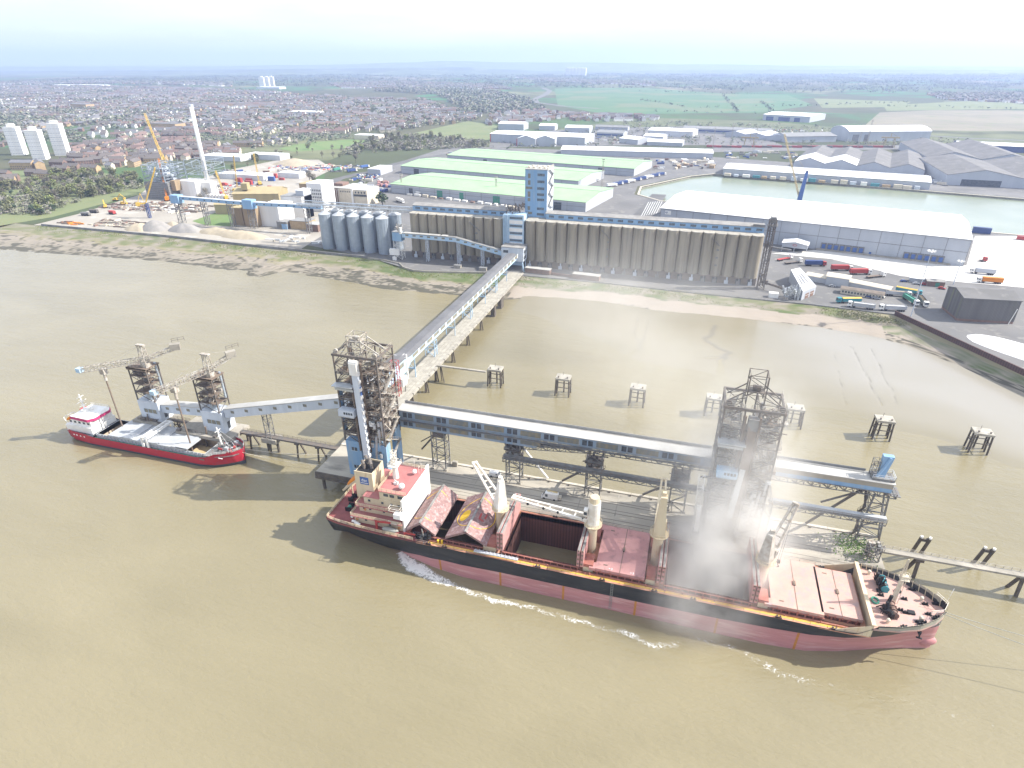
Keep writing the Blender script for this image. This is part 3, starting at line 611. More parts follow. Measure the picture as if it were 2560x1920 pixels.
        a = MB().truss((x0 - 3.0, 150.5, 31), (x0 - 2.6, 146.6, 15.5), 1.6, 1.5, 8, .13).build('spout_boom', 'white_paint', t)
        MB().bar((x0 - 2.6, 147.4, 24), (x0 - 2.4, 146.0, 15.5), 1.2, .9).build('spout_tube', 'white_paint', a)
        MB().cyl((x0 - 2.5, 146.2, 15.5), (x0 - 2.3, 141.5, 5), .35, n=8).b(x0 - 3.4, x0 - 1.5, 145.2, 147.2, 13, 16).build('drop_pipe', 'steel_grey', a)
        MB().bar((x0 + 1, 154, 30), (x0 - 3.2, 150.5, 31.5), .5).bar((x0 + 1, 154, 24), (x0 - 3, 149.8, 28), .3).build('boom_arm', 'steel_grey', t)
    cb = MB().b(x0 + .6, x0 + 6.2, 150.3, 153, 32.6, 34.9); cb.hexa([(x0 + .6, 150.3, 32.6), (x0 + 6.2, 150.3, 32.6), (x0 + 6.2, 152.9, 32.6), (x0 + .6, 152.9, 32.6), (x0 + 1.2, 151, 31.8), (x0 + 5.6, 151, 31.8), (x0 + 5.6, 152.9, 31.8), (x0 + 1.2, 152.9, 31.8)])
    cb = cb.build('operator_cabin', 'pale_cladding' if blue else 'pale_blue', t)
    for k in range(4): MB().b(x0 + 2.6 + k * .85, x0 + 3.2 + k * .85, 150.22, 150.3, 33.5, 34.3).build('cabin_window', 'dark_glass', cb)
    MB().b(x0 - .4, x0 + 6.8, 150, 153.4, 43.4, 43.7).b(x0 - .2, x0 + 6.4, 151.5, 153.2, 41.5, 42.3).build('canopy', 'galvanised_roof', t)
    st = MB()
    for k in range(9):
        z = DZ + 3 + k * 4.4; a, c = ((154.5, 161.5) if k % 2 else (161.5, 154.5)); st.bar((x1 + .8, a, z), (x1 + .8, c, z + 4.4), .8, .15).b(x1 + .1, x1 + 1.4, (c - .9), (c + .9), z + 4.3, z + 4.45); st.rail([(x1 + 1.3, a, z), (x1 + 1.3, c, z + 4.4)], w=.06)
    st.build('stairway', 'steel_pale', t)
    fn = MB()
    for k in range(14):
        x, y, z = x1 - random.uniform(.2, 5), random.uniform(152.2, 155.5), random.uniform(16 if blue else 12, 32); fn.cyl((x, y, z), (x, y, z + random.uniform(.6, 1.6)), random.uniform(.4, .8), n=9)
    for k in range(3): fn.cyl((x1 - 4 + k * 1.6, 153.2 + k * .5, 15 + k), (x1 - 3 + k * 1.2, 153, 25 + k * 3), .45, n=8)
    fn.build('duct', 'galvanised_roof', t)
    return t
unloader(-103.5, 'tall rusty lattice unloading tower with a blue clad base behind the ship\'s bridge', True, 21)
unloader(14.6, 'tall dark lattice unloading tower wrapped in pale grain dust', False, 22)
q = MB().tower(-91.6, -89.2, 167, 169, 33, 46, 6, .16, .1)
tag(q.build('radio_mast', 'red_paint', org=(-90, 168, 33)), 'thin red lattice mast rising beside the blue based unloading tower', 'mast')
# ---- main gallery along the jetty
t = thing('conveyor_gallery', 'long blue two storey conveyor gallery with a white roof between the two unloading towers', 'gallery', (-37, 166, 23))
YN, YF = 163.6, 168.4
MB().b(-88, 14.5, YN, YF, 26.5, 29.9).b(-88, -39.5, YN + .03, YF - .03, 23.2, 26.5).build('wall', 'gallery_blue', t)
MB().hexa([(-88.4, YN - .3, 29.8), (14.6, YN - .3, 29.8), (14.6, YF - 1.3, 30.3), (-88.4, YF - 1.3, 30.3), (-88.4, YN - .3, 30.0), (14.6, YN - .3, 30.0), (14.6, YF - 1.3, 30.5), (-88.4, YF - 1.3, 30.5)]).build('roof', 'roof_white', t)
rp = MB().b(-88, 14.5, YF - 1.25, YF + .3, 29.92, 30.1); rp = rp.build('roof_walkway', 'felt_roof', t)
q = MB().b(-88, 14.5, YF + .2, YF + .28, 30.1, 31.0)
for k in range(25): q.b(-88 + k * 4.2, -87.9 + k * 4.2, YF + .1, YF + .28, 30.1, 31.1)
q.build('parapet', 'roof_white', rp)
x = -87; k = 0
while x < 12:
    if k % 2: L_, m_ = 6.8, 'mesh_panel'
    else: L_, m_ = 4.0, 'dark_glass'
    L_ = min(L_, 13.5 - x)
    for z0, z1 in (((27.3, 29.2), (24.1, 25.9)) if x < -42 else ((27.3, 29.2),)):
        if m_ == 'mesh_panel': MB().b(x, x + L_, YN - .05, YN - .002, z0, z1).build('louvre_panel', m_, t)
        else:
            for h in range(2): w = MB().b(x + .3 + h * 1.9, x + 1.8 + h * 1.9, YN - .05, YN - .002, z0, z1).build('window', m_, t)
    x += L_ + .8; k += 1
q = MB().rail([(-88, YN - .9, 26.3), (14, YN - .9, 26.3)], step=2.4, w=.08).b(-88, 14, YN - 1.0, YN - .1, 26.2, 26.3); q.build('side_walkway', 'steel_grey', t)
MB().truss((-39, 166, 24.6), (14, 166, 24.6), 4.2, 1.9, 22, .15).build('floor_truss', 'steel_grey', t)
t = thing('conveyor_gallery', 'short conveyor gallery with tan upper wall and blue lower wall at the jetty end', 'gallery', (46, 166, 27))
MB().b(29.8, 63.4, YN, YF, 27.2, 28.6).build('lower_wall', 'blue_cladding', t)
mat('tan_cladding', (.36, .335, .27), (.31, .29, .235), s=.3, st=STK, ro=.7); MB().b(29.8, 63.4, YN - .03, YF + .03, 28.6, 30.2).build('upper_wall', 'tan_cladding', t)
MB().b(29.6, 63.8, YN - .3, YF - 1.2, 30.2, 30.45).build('roof', 'roof_white', t)
q = MB().b(29.6, 63.8, YF - 1.15, YF + .2, 30.2, 30.38).b(29.6, 57, YF + .2, YF + .3, 30.2, 31.1)
for k in range(60): q.b(29.8 + k * .45, 29.9 + k * .45, YF - 1.15, YF - .4, 30.39, 30.48)
q.build('roof_walkway', 'roof_grey', t)
MB().truss((29.8, 166, 25.7), (65, 166, 25.7), 5, 1.5, 16, .16).b(62, 66, 163.4, 168.4, 26.4, 26.6).build('floor_truss', 'steel_grey', t)
dt = MB().b(57.8, 63.6, 164.2, 168, 30.5, 31.2).build('drive_platform', 'steel_grey', t)
MB().rail([(57.8, 164.2, 31.2), (63.6, 164.2, 31.2), (63.6, 168, 31.2), (57.8, 168, 31.2)], w=.08).build('drive_rail', 'pale_cladding', dt)
MB().hexa([(59.3, 165.2, 31.2), (61, 165.2, 31.2), (61, 166.6, 31.2), (59.3, 166.6, 31.2), (59.6, 166.2, 37.4), (62.4, 166.2, 37.4), (62.4, 167.8, 37.4), (59.6, 167.8, 37.4)]).cyl((59.0, 165, 31.2), (61.4, 166, 37.2), .4, n=8).build('elevator_head', 'blue_cladding', t)
MB().tower(57.6, 59.2, 165.5, 167.5, 30.5, 36, 4, .12, .09).build('ladder_cage', 'steel_grey', t)
# trestles
def trestle(x0, label, kind):
    t = thing('gallery_trestle', label, 'trestle', (x0 + 2.4, 166, DZ), group='lattice trestles under the jetty gallery')
    zt = {0: 23.2, 1: 23.2, 2: 24.4, 3: 24.4}[kind]
    MB().tower(x0, x0 + 4.8, 164.2, 168.2, DZ, zt, 5, .34, .17).build('frame', 'steel_grey', t)
    f = MB()
    for x in (x0, x0 + 4.8):
        for y in (164.2, 168.2): f.b(x - .5, x + .5, y - .5, y + .5, DZ, DZ + .5)
    f.build('footing', 'concrete', t)
    if kind == 0: MB().cyl((x0 + 1.5, 167, 21.5), (x0 - 6.5, 169.6, 11), .35, n=8).cyl((x0 + 1.2, 166, 21.2), (x0 - 4.5, 165.2, 17.3), .2, n=6).build('spout_pipe', 'steel_dark', t); MB().b(x0 + .4, x0 + 4.4, 164.4, 168, 20.6, 23).build('hopper', 'steel_dark', t)
    else:
        pl = MB()
        for z in (17.2, 20.6): pl.b(x0 - .6, x0 + 5.2, 163.6, 168.6, z, z + .15)
        pl.build('platform', 'steel_dark', t); q = MB(); clutter(q, x0 + .3, x0 + 4.5, 164, 168, 15.5, 22.5, 34, (0, 1)); q.build('machinery', ('steel_grey', 'steel_dark'), t)
        q = MB().rail([(x0 - .6, 163.6, 17.3), (x0 + 5.2, 163.6, 17.3)], w=.08).rail([(x0 - .6, 163.6, 20.7), (x0 + 5.2, 163.6, 20.7)], w=.08); q.build('handrail', 'steel_grey', t)
        if kind == 1: MB().cyl((x0 + 5, 167, 20.5), (x0 + 13.5, 168.8, 8.3), .4, n=8).build('spout_pipe', 'white_paint', t)
        else: MB().cyl((x0 + 1, 166.5, 17.6), (x0 - 8.5, 168.8, 8.3), .4, n=8).cyl((x0 + .6, 165.5, 17.6), (x0 - 4.5, 164.5, 14), .2, n=6).build('spout_pipe', 'steel_dark', t)
    return t
for x0, l, k in ((-77, 'slim grey lattice trestle nearest the blue based unloading tower', 0), (-50.1, 'grey lattice trestle with a white slanting pipe beside the small parked van', 1), (-22.9, 'grey lattice trestle with a dark slanting pipe behind the ship\'s white crane post', 2), (4.2, 'grey lattice trestle nearest the dust wrapped tower', 3)): trestle(x0, l, k)
t = thing('end_trestle', 'broad splayed lattice trestle holding up the right end of the jetty gallery', 'trestle', (62, 168, DZ))
q = MB(); 
for (bx, by), (tx, ty) in zip(((58.9, 165.2), (65.2, 165.2), (66, 171), (59.2, 170)), ((59.6, 163.9), (63.2, 163.9), (63.2, 168.2), (59.6, 168.2))): q.bar((bx, min(by, 168.8), DZ), (tx, ty, 26), .42)
for k in range(1, 6):
    f = k / 6; z = lerp(DZ, 26, f); C = [(lerp(58.9, 59.6, f), lerp(165.2, 163.9, f), z), (lerp(65.2, 63.2, f), lerp(165.2, 163.9, f), z), (lerp(66, 63.2, f), 168.5, z), (lerp(59.2, 59.6, f), 168.4, z)]
    for i in range(4): q.bar(C[i], C[(i + 1) % 4], .2)
    f2 = (k - 1) / 6; z2 = lerp(DZ, 26, f2); C2 = [(lerp(58.9, 59.6, f2), lerp(165.2, 163.9, f2), z2), (lerp(65.2, 63.2, f2), lerp(165.2, 163.9, f2), z2), (lerp(66, 63.2, f2), 168.5, z2), (lerp(59.2, 59.6, f2), 168.4, z2)]
    for i in range(4): q.bar(C2[i], C[(i + 1) % 4], .2) if (i + k) % 2 else q.bar(C2[(i + 1) % 4], C[i], .2)
q.build('frame', 'steel_grey', t)
MB().cyl((57.5, 167, 25.5), (45.6, 168.6, 8.2), .42, n=8).cyl((57.5, 165.6, 25.8), (46.5, 163.5, 20.6), .3, n=8).build('spout_pipe', 'steel_dark', t)
st = MB()
for k in range(4): z = DZ + k * 4.4; a, c = ((164.5, 168) if k % 2 else (168, 164.5)); st.bar((58.4, a, z), (58.4, c, z + 4.4), .7, .15).rail([(58, a, z), (58, c, z + 4.4)], w=.06)
st.build('stairway', 'steel_dark', t)
# lower belt conveyors
for x0, x1, l in ((-50.5, 14.5, 'long low grey belt conveyor slung beneath the jetty gallery'), (31, 64, 'low grey belt conveyor running from the dusty tower to the end trestle')):
    t = thing('belt_conveyor', l, 'conveyor', (x0, 163, 18))
    MB().truss((x0, 162.6, 17.4), (x1, 162.6, 17.4), 2.4, 1.3, int((x1 - x0) / 2.2), .13).build('frame', 'steel_grey', t)
    MB().b(x0, x1, 161.9, 163.3, 18.8, 19.5).build('belt_cover', 'galvanised_roof' if x0 > 0 else 'steel_grey', t)
    MB().rail([(x0, 161.2, 18.7), (x1, 161.2, 18.7)], step=2.2, w=.07).b(x0, x1, 161.1, 161.8, 18.6, 18.7).build('walkway', 'steel_grey', t)
t = thing('link_conveyor', 'slanting grey truss conveyor rising from the second trestle to the third', 'conveyor', (-44, 166, 21))
MB().truss((-44.5, 166, 21.2), (-22, 166, 23.6), 2, 1.2, 11, .13).build('frame', 'steel_grey', t); MB().bar((-44.5, 166, 22.6), (-22, 166, 25), 1.2, .3).build('belt_cover', 'steel_grey', t)
t = thing('loading_rig', 'small grey lattice rig with green netting at the jetty deck\'s right corner', 'rig', (62, 158.5, DZ))
MB().tower(60.6, 63.6, 157, 160, DZ, 12.5, 3, .22, .14).build('frame', 'steel_grey', t); q = MB(); clutter(q, 60.8, 63.4, 157.2, 159.8, 8, 12, 26, (0, 1)); q.build('machinery', ('steel_grey', 'steel_pale'), t)
# ---- approach bridge: roadway on piles, conveyor gallery above
t = thing('approach_bridge', 'concrete roadway on dark piles running from the jetty to the shore', 'bridge', (-112, 280, 0))
MB().b(-116.6, -107.4, 169.3, 392, 6.9, DZ).build('deck', 'slab_pale', t)
q = MB()
for x in (-116.3, -114.0, -111.9, -109.8, -107.9): q.b(x - .16, x + .16, 169.3, 391, DZ, DZ + .05)
q.build('kerb_line', 'concrete', t)
q = MB(); y = 171
while y < 388: q.b(-107.4, -106.6, y, y + 5.4, 6.7, DZ + .15); y += 6
q.build('edge_beam', 'slab_pale', t)
pm = MB().bar((-116, 0, 6.5), (-107, 0, 6.5), .9, .9)
for x in (-115.5, -112, -108): pm.cyl((x, -.9, -3), (x, -.2, 6.3), .32, n=7).cyl((x, .9, -3), (x, .2, 6.3), .32, n=7)
pm.cyl((-106.2, 0, -3), (-107.4, 0, 6.3), .3, n=7)
p0 = None
for y in (178, 195, 213, 228.5, 240, 262, 284, 306, 328):
    if p0 is None: o = p0 = MB.build(pm, 'pile_bent', 'pile', None); o.parent = t; me_off = y
    else: o = p0.copy(); COL.objects.link(o); o.parent = t
    o.location = (112, y - 280, 0)
MB().b(-108.8, -106.4, 327, 330, -2, 7).b(-109, -106.6, 341, 346, -2, 7).build('abutment_pier', 'pile', t)
t = thing('bridge_gallery', 'long pale blue conveyor gallery above the approach bridge with a grey roof', 'gallery', (-114, 290, 16))
GX0, GX1 = -117.6, -112.2
prof = [(168, 15.2, 20.5, 24.5), (200, 15.2, 21.0, 24.0), (222, 14.4, 21.0, 21.6), (226, 16.4, 20.0, 20.6), (393, 16.0, 19.4, 20.0)]
lw = []
def gl(x0, x1, zf0, zf1):
    return [[(x0, y, zf0(p)), (x1, y, zf0(p)), (x1, y, zf1(p)), (x0, y, zf1(p))] for p in prof for y in (p[0],)]
prof = [(188, 16.2, 22.6), (200, 15.2, 22.0), (219, 14.6, 21.2), (224, 16.9, 20.2), (394, 15.4, 19.2)]
MB().loft([[(GX0, y, a), (GX1, y, a), (GX1, y, c), (GX0, y, c)] for y, a, c in prof]).build('wall', 'pale_blue', t)
MB().loft([[(GX0 - .3, y, c - .15), (GX1 + .3, y, c - .15), (GX1 + .3, y, c + .1), (GX0 + 3.6, y, c + .8), (GX0 - .3, y, c + .75)] for y, a, c in prof]).build('roof', 'bridge_roof', t)
y = 226; k = 0
while y < 390:
    f = (y - 224) / 170; a, c = lerp(16.9, 15.4, f), lerp(20.2, 19.2, f)
    MB().b(GX1 + .003, GX1 + .06, y, y + 6, a + 1.1, c - .7).build('louvre_panel', 'mesh_panel', t)
    MB().b(GX1 + .003, GX1 + .09, y + 6.3, y + 7.6, a + .5, c - .3).build('window', 'white_paint', t); y += 8.2
for y in (190, 203, 212): MB().b(GX1 + .003, GX1 + .06, y, y + 5, 18.2, 20.2).build('louvre_panel', 'mesh_panel', t)
MB().b(GX1 + .0, GX1 + .35, 219.3, 220, 11, 22.5).build('end_post', 'white_paint', t)
q = MB()
for y, a, c in prof[:3]: q.bar((GX0, y, c + .85), (GX1 + .3, y, c + .2), .16)
q.bar((GX0 + 3.5, 188, 23.4), (GX0 + 3.5, 200, 22.9), .16).bar((GX0 + 3.5, 200, 22.9), (GX0 + 3.5, 222, 21.6), .16); q.build('roof_rib', 'white_paint', t)
def bridge_trestle(y, big, label):
    t = thing('bridge_trestle', label, 'trestle', (-115, y, DZ), group='pale trestles carrying the gallery over the approach bridge')
    q = MB(); h = 15.6
    if big: q.tower(-117.3, -112.4, y - 1.6, y + 1.6, DZ, h, 2, .3, .18)
    else:
        for x in (-117.3, -112.4): q.bar((x, y, DZ), (x, y, h + 1), .35)
        q.bar((-117.3, y, 11.8), (-112.4, y, 11.8), .5, .6).bar((-117.3, y, 11.8), (-112.4, y, h), .16).bar((-112.4, y, 11.8), (-117.3, y, h), .16)
    q.build('frame', 'pale_blue', t)
for k, y in enumerate((192, 228, 252, 278, 304, 328, 350, 372)):
    nm = ['first', 'second', 'third', 'fourth', 'fifth', 'sixth', 'seventh', 'eighth'][k]
    bridge_trestle(y, k in (2, 4, 6), f'pale {"braced four leg" if k in (2, 4, 6) else "two leg"} trestle on the approach bridge, {nm} from the jetty')
t = thing('transfer_box', 'small white cabin under the jetty end of the bridge gallery', 'cabin', (-112, 214, DZ))
MB().b(-113.5, -110.8, 212, 216.5, 10.6, 14.2).build('wall', 'white_paint', t); MB().bar((-113.2, 214, DZ), (-113.2, 214, 10.6), .3).bar((-110.9, 214, DZ), (-110.9, 214, 10.6), .3).build('leg', 'steel_grey', t)
# ---- mooring dolphins behind the jetty
def dolphin(cx, cy, a, label):
    t = thing('mooring_dolphin', label, 'dolphin', (cx, cy, 0), rz=a, group='mooring dolphins standing in the river behind the jetty')
    MB().b(-3.3, 3.3, -2.6, 2.6, 8.1, 9.0).build('slab', 'slab_pale', t)
    for k, (x, y) in enumerate(((-2.9, -2.2), (2.9, -2.2), (-2.9, 2.2), (2.9, 2.2), (-2.7, 0), (2.7, 0), (0, 2.2), (0, -2.2))):
        if k == 7: continue
        MB().cyl((x * 1.12, y * 1.1, -3), (x, y, 8.1), .36, n=7).build('pile', 'pile', t)
    MB().bar((-3, -2.3, 4.5), (3, -2.3, 4.5), .28).bar((-3, 2.3, 4.5), (3, 2.3, 4.5), .28).bar((-3, -2.3, 4.5), (-3, 2.3, 4.5), .28).bar((3, -2.3, 4.5), (3, 2.3, 4.5), .28).build('brace', 'pile', t)
    q = MB()
    for x in (-2, 2): q.cyl((x, -1.6, 9), (x, -1.6, 9.6), .25, n=8).cyl((x, -1.6, 9.6), (x, -1.6, 9.75), .4, n=8)
    q.bar((-.4, 1.5, 9), (-.4, 1.5, 10.6), .12).build('bollard', 'steel_dark', t)
for k, (x, l) in enumerate(((-79.5, 'mooring dolphin joined to the approach bridge by a narrow gangway'), (-47.2, 'second mooring dolphin from the approach bridge'), (-13.8, 'third mooring dolphin from the approach bridge'), (18.4, 'hazy mooring dolphin just left of the dusty tower\'s head'), (50.5, 'hazy mooring dolphin just right of the dusty tower\'s head'), (83.6, 'second mooring dolphin from the photo\'s right edge'), (117.6, 'rightmost mooring dolphin, with raking black piles'))):
    dolphin(x, 244.4, random.uniform(-.05, .05), l)
t = thing('gangway', 'narrow grey gangway from the approach bridge to the nearest dolphin', 'gangway', (-95, 241, 8))
MB().b(-107.2, -83, 240.4, 241.6, 7.7, 8.3).build('deck', 'concrete', t); MB().cyl((-105, 241, -3), (-105.8, 241, 7.7), .25, n=6).cyl((-103, 239.5, -3), (-105.4, 241, 7.7), .25, n=6).build('pile', 'pile', t)
# ---- walkway and twin piles at the right end
t = thing('jetty_walkway', 'narrow railed walkway on forked black legs leading right from the jetty end', 'walkway', (65, 164, 7))
MB().b(65, 190, 162.4, 164.6, 6.9, 7.5).build('deck', 'concrete', t); MB().rail([(65, 164.5, 7.5), (190, 164.5, 7.5)], h=.9, step=2, w=.08).build('handrail', 'steel_pale', t)
for x in (76, 102, 128, 154): MB().bar((x, 163.2, 6.9), (x, 162.2, -3), .75).bar((x, 163.8, 6.9), (x - 1.2, 167, -3), .75).b(x - 1.1, x + 1.1, 162.3, 164.8, 6.0, 6.9).build('forked_leg', 'pile', t)
for x, l in ((79, 'pair of black guide piles nearest the jetty, behind the railed walkway'), (95.5, 'pair of black guide piles further right behind the railed walkway')):
    t = thing('guide_piles', l, 'piles', (x, 172, 0), group='twin piles behind the right walkway')
    for dx in (-1.2, 1.2): MB().cyl((x + dx, 174, -3), (x + dx * .95, 170.6, 8.8), .5, n=8).build('pile', 'pile', t)
    MB().bar((x - 1.2, 171.2, 7.6), (x + 1.2, 171.2, 7.6), .5, .9).bar((x - 1.2, 171.3, 8.6), (x + .1, 171.3, 7.4), .3).bar((x + 1.2, 171.3, 8.6), (x - .1, 171.3, 7.4), .3).build('cross_brace', 'pile', t)
    q = MB(); 
    for dx in (-1.15, 1.15): q.cyl((x + dx, 170.6, 8.8), (x + dx, 170.6, 9.4), .4, n=8)
    q.build('cap', 'white_paint', t)
# ---- left berth: two kiosks with lattice cranes
def kiosk(x0, y0, label, jib, seed):
    random.seed(seed); t = thing('grain_kiosk', label, 'crane', (x0 + 5, y0 + 3, 6.5)); x1, y1 = x0 + 9.6, y0 + 6.2
    w = MB().b(x0, x1, y0, y1, 7, 15.8).build('cabin', 'pale_cladding', t)
    MB().b(x0 + 2.3, x0 + 8.4, y0 - .05, y0 - .003, 10.6, 12.3).build('window', 'mesh_panel', w)
    q = MB()
    for k in range(4): q.b(x0 + 2.2 + k * 2.05, x0 + 2.34 + k * 2.05, y0 - .12, y0 - .06, 10.6, 12.3)
    q.build('window_frame', 'pale_blue', w)
    MB().b(x1 + .003, x1 + .06, y0 + 2, y0 + 3.4, 8, 11).build('door', 'dark_glass', w)
    tx0, tx1 = x0 + .4, x0 + 8.8; MB().tower(tx0, tx1, y0 + .2, y1, 15.8, 30.2, 4, .38, .17).build('tower_frame', 'steel_dark', t)
    fl = MB()
    for z in (19.2, 22.8, 26.4): fl.b(tx0 + .2, tx1 - .2, y0 + .4, y1, z, z + .15)
    fl.b(tx0 - .5, tx1 + .5, y0 - .3, y1 + .5, 30.0, 30.4).b(tx0 - .5, tx1 + .5, y0 - .3, y0 - .1, 29.4, 30.6); fl.build('floor_plate', 'rust', t)
    q = MB(); clutter(q, tx0 + .6, tx1 - .6, y0 + .8, y1 - .5, 16.5, 29, 60); q.build('machinery', ('steel_pale', 'rust', 'steel_grey'), t)
    MB().cyl((x0 + 5, y0 + 2.5, 16), (x0 + 5, y0 + 2.5, 19.2), 1.6, n=12).cyl((x1 - 1, y1 - .8, 20), (x1 - 1.2, y1 - .8, 31), .45, n=8).build('hopper', 'galvanised', t)
    (tx, ty, tz_), (px_, py, pz), (cx, cy, cz_) = jib
    j = MB().truss((px_, py, pz), (tx, ty, tz_), 1.9, 1.8, 13, .13).truss((px_, py, pz), (cx, cy, cz_), 1.6, 1.5, 6, .13).build('jib', 'steel_pale', t)
    MB().tower(px_ - 1.2, px_ + 1.2, py - 1.2, py + 1.2, 30.4, 39.5, 4, .22, .12, .35).cyl((px_, py, 30.4), (px_, py, 32), 1.6, n=12).b(px_ - 1.8, px_ + 1.8, py - .7, py + .7, 39.2, 39.7).build('mast', 'steel_pale', t)
    d = Vector((cx - px_, cy - py, 0)).normalized(); a = math.atan2(d.y, d.x)
    MB().rb(cx - d.x, cy - d.y, cz_ - .4, cz_ + 2.0, 3.6, 2.2, a).build('counterweight', 'concrete', j)
    MB().rail([(cx - 2 * d.x - d.y * 1.3, cy - 2 * d.y + d.x * 1.3, cz_ + 2), (cx + 2.5 * d.x - d.y * 1.3, cy + 2.5 * d.y + d.x * 1.3, cz_ + 2.4)], h=1.6, w=.1).build('counterweight_rail', 'steel_dark', j)
    MB().bar((px_, py, 39.5), (lerp(px_, tx, .7), lerp(py, ty, .7), lerp(pz, tz_, .7) + 1.8), .07).bar((px_, py, 39.5), (cx, cy, cz_ + 2), .07).bar((px_, py, 39.5), (lerp(px_, tx, .45), lerp(py, ty, .45), lerp(pz, tz_, .45) + 1.8), .07).build('stay', 'steel_pale', t)
    hx, hy, hz = (lerp(px_, tx, .66), lerp(py, ty, .66), lerp(pz, tz_, .66))
    MB().b(hx - 1.1, hx + 1.1, hy - 1, hy + 1, hz - 2.2, hz).cyl((hx, hy, hz - 2), (hx + .3, hy - .4, hz - 5), .55, n=8).build('trolley', 'steel_pale', j)
    MB().cyl((hx + .3, hy - .4, hz - 5), (hx + 1.6, hy - 1.2, 2.5), .28, n=8).build('suction_pipe', 'rust', j)
    MB().b(tx - 1, tx + 1, ty - 1, ty + 1, tz_ + .2, tz_ + 1.8).build('jib_tip_cabin', 'pale_blue', j)
    return t
kiosk(-203.4, 163.6, 'rusty grain crane on a white cabin nearest the red coaster\'s stern', ((-217, 155.5, 30), (-196, 166, 32.6), (-185.5, 173, 36.5)), 31)
kiosk(-173.3, 163.6, 'rusty grain crane on a white cabin nearest the blue based unloading tower', ((-178, 150.5, 28.8), (-166.5, 166, 32.4), (-160.5, 173.5, 36.5)), 32)
for x0, x1, y0, y1, l in ((-207, -192, 161.8, 171, 'concrete platform on piles under the grain crane by the coaster\'s stern'), (-184, -159, 159.6, 171.5, 'concrete platform on piles under the grain crane nearest the unloading towers')):
    t = thing('berth_platform', l, 'platform', ((x0 + x1) / 2, 166, 0)); MB().b(x0, x1, y0, y1, 5.6, 7).build('deck', 'concrete', t)
    for x in (x0 + 1.2, (x0 + x1) / 2, x1 - 1.2):
        for y in (y0 + 1, y1 - 1): MB().cyl((x, y, -3), (x, y, 5.6), .5, n=8).build('pile', 'pile', t)
    q = MB(); random.seed(int(x1)); clutter(q, x0 + 1, x1 - 1, y0 + .3, y0 + 1.6, 7, 7.4, 14, (0, 1)); q.build('deck_gear', ('steel_dark', 'rust'), t)
t = thing('jetty_walkway', 'narrow dark walkway on raking black legs between the left crane platform and the main jetty', 'walkway', (-138, 166.5, 6))
MB().b(-159.3, -116.2, 165.8, 168, 6.3, 7.0).build('deck', 'steel_dark', t); MB().rail([(-159, 167.9, 7), (-116.4, 167.9, 7)], h=.9, w=.07).build('handrail', 'steel_dark', t)
for x in (-155, -146, -134, -125): MB().bar((x, 166.4, 6.3), (x - .3, 165.4, -3), .5).bar((x, 167.6, 6.3), (x + 1.6, 169.8, -3), .5).b(x - .9, x + .9, 165.7, 168.1, 5.7, 6.3).build('raking_leg', 'pile', t)
t = thing('catwalk', 'short railed catwalk linking the two grain crane platforms', 'walkway', (-188, 167, 6))
MB().b(-192, -184, 166.2, 167.8, 6.2, 6.8).build('deck', 'steel_dark', t); MB().rail([(-192, 166.2, 6.8), (-184, 166.2, 6.8)], w=.09).rail([(-192, 167.8, 6.8), (-184, 167.8, 6.8)], w=.09).build('handrail', 'steel_dark', t); MB().tower(-190, -187, 165, 168, -3, 6.2, 3, .3, .2).build('pile_frame', 'pile', t)
def sloping(name, label, x0, za0, zb0, x1, za1, zb1, y0, y1, nw):
    t = thing(name, label, 'gallery', (x0, y0, min(za0, za1)))
    MB().loft([[(x, y0, a), (x, y1, a), (x, y1, c), (x, y0, c)] for x, a, c in ((x0, za0, zb0), (x1, za1, zb1))]).build('wall', 'pale_cladding', t)
    MB().loft([[(x, y0 - .2, c), (x, y1 + .2, c), (x, y1 + .2, c + .25), (x, y0 - .2, c + .25)] for x, a, c in ((x0, zb0, zb0), (x1, zb1, zb1))]).build('roof', 'roof_white', t)
    for k in range(nw):
        f = (k + .6) / nw; x = lerp(x0, x1, f); z = lerp(za0, za1, f) + (zb0 - za0) * .45; MB().b(x - .75, x + .75, y0 - .06, y0 - .003, z, z + 1.1).build('window', 'mesh_panel', t)
    return t
sloping('sloping_gallery', 'pale sloping conveyor gallery rising from the left cranes to the blue based tower', -163.4, 13.2, 17.0, -104, 28, 31.8, 165, 168.6, 9)
sloping('link_gallery', 'short pale gallery between the two grain cranes', -193.8, 10.6, 14.2, -173.4, 12.4, 16.0, 165, 168.6, 4)
t = thing('gallery_trestle', 'thin leaning trestle with a concrete foot under the pale sloping gallery', 'trestle', (-146, 167, 0), group='lattice trestles under the jetty gallery')
MB().tower(-146.8, -144.6, 165.6, 168, 6.5, 18.4, 4, .22, .12).build('frame', 'steel_grey', t); MB().b(-149, -142.5, 165, 169.4, 4.6, 6.5).build('footing', 'concrete', t); MB().cyl((-148, 167, -3), (-148, 167, 4.6), .5, n=8).build('pile', 'pile', t); MB().cyl((-143.5, 167, -3), (-143.5, 167, 4.6), .5, n=8).build('pile', 'pile', t)
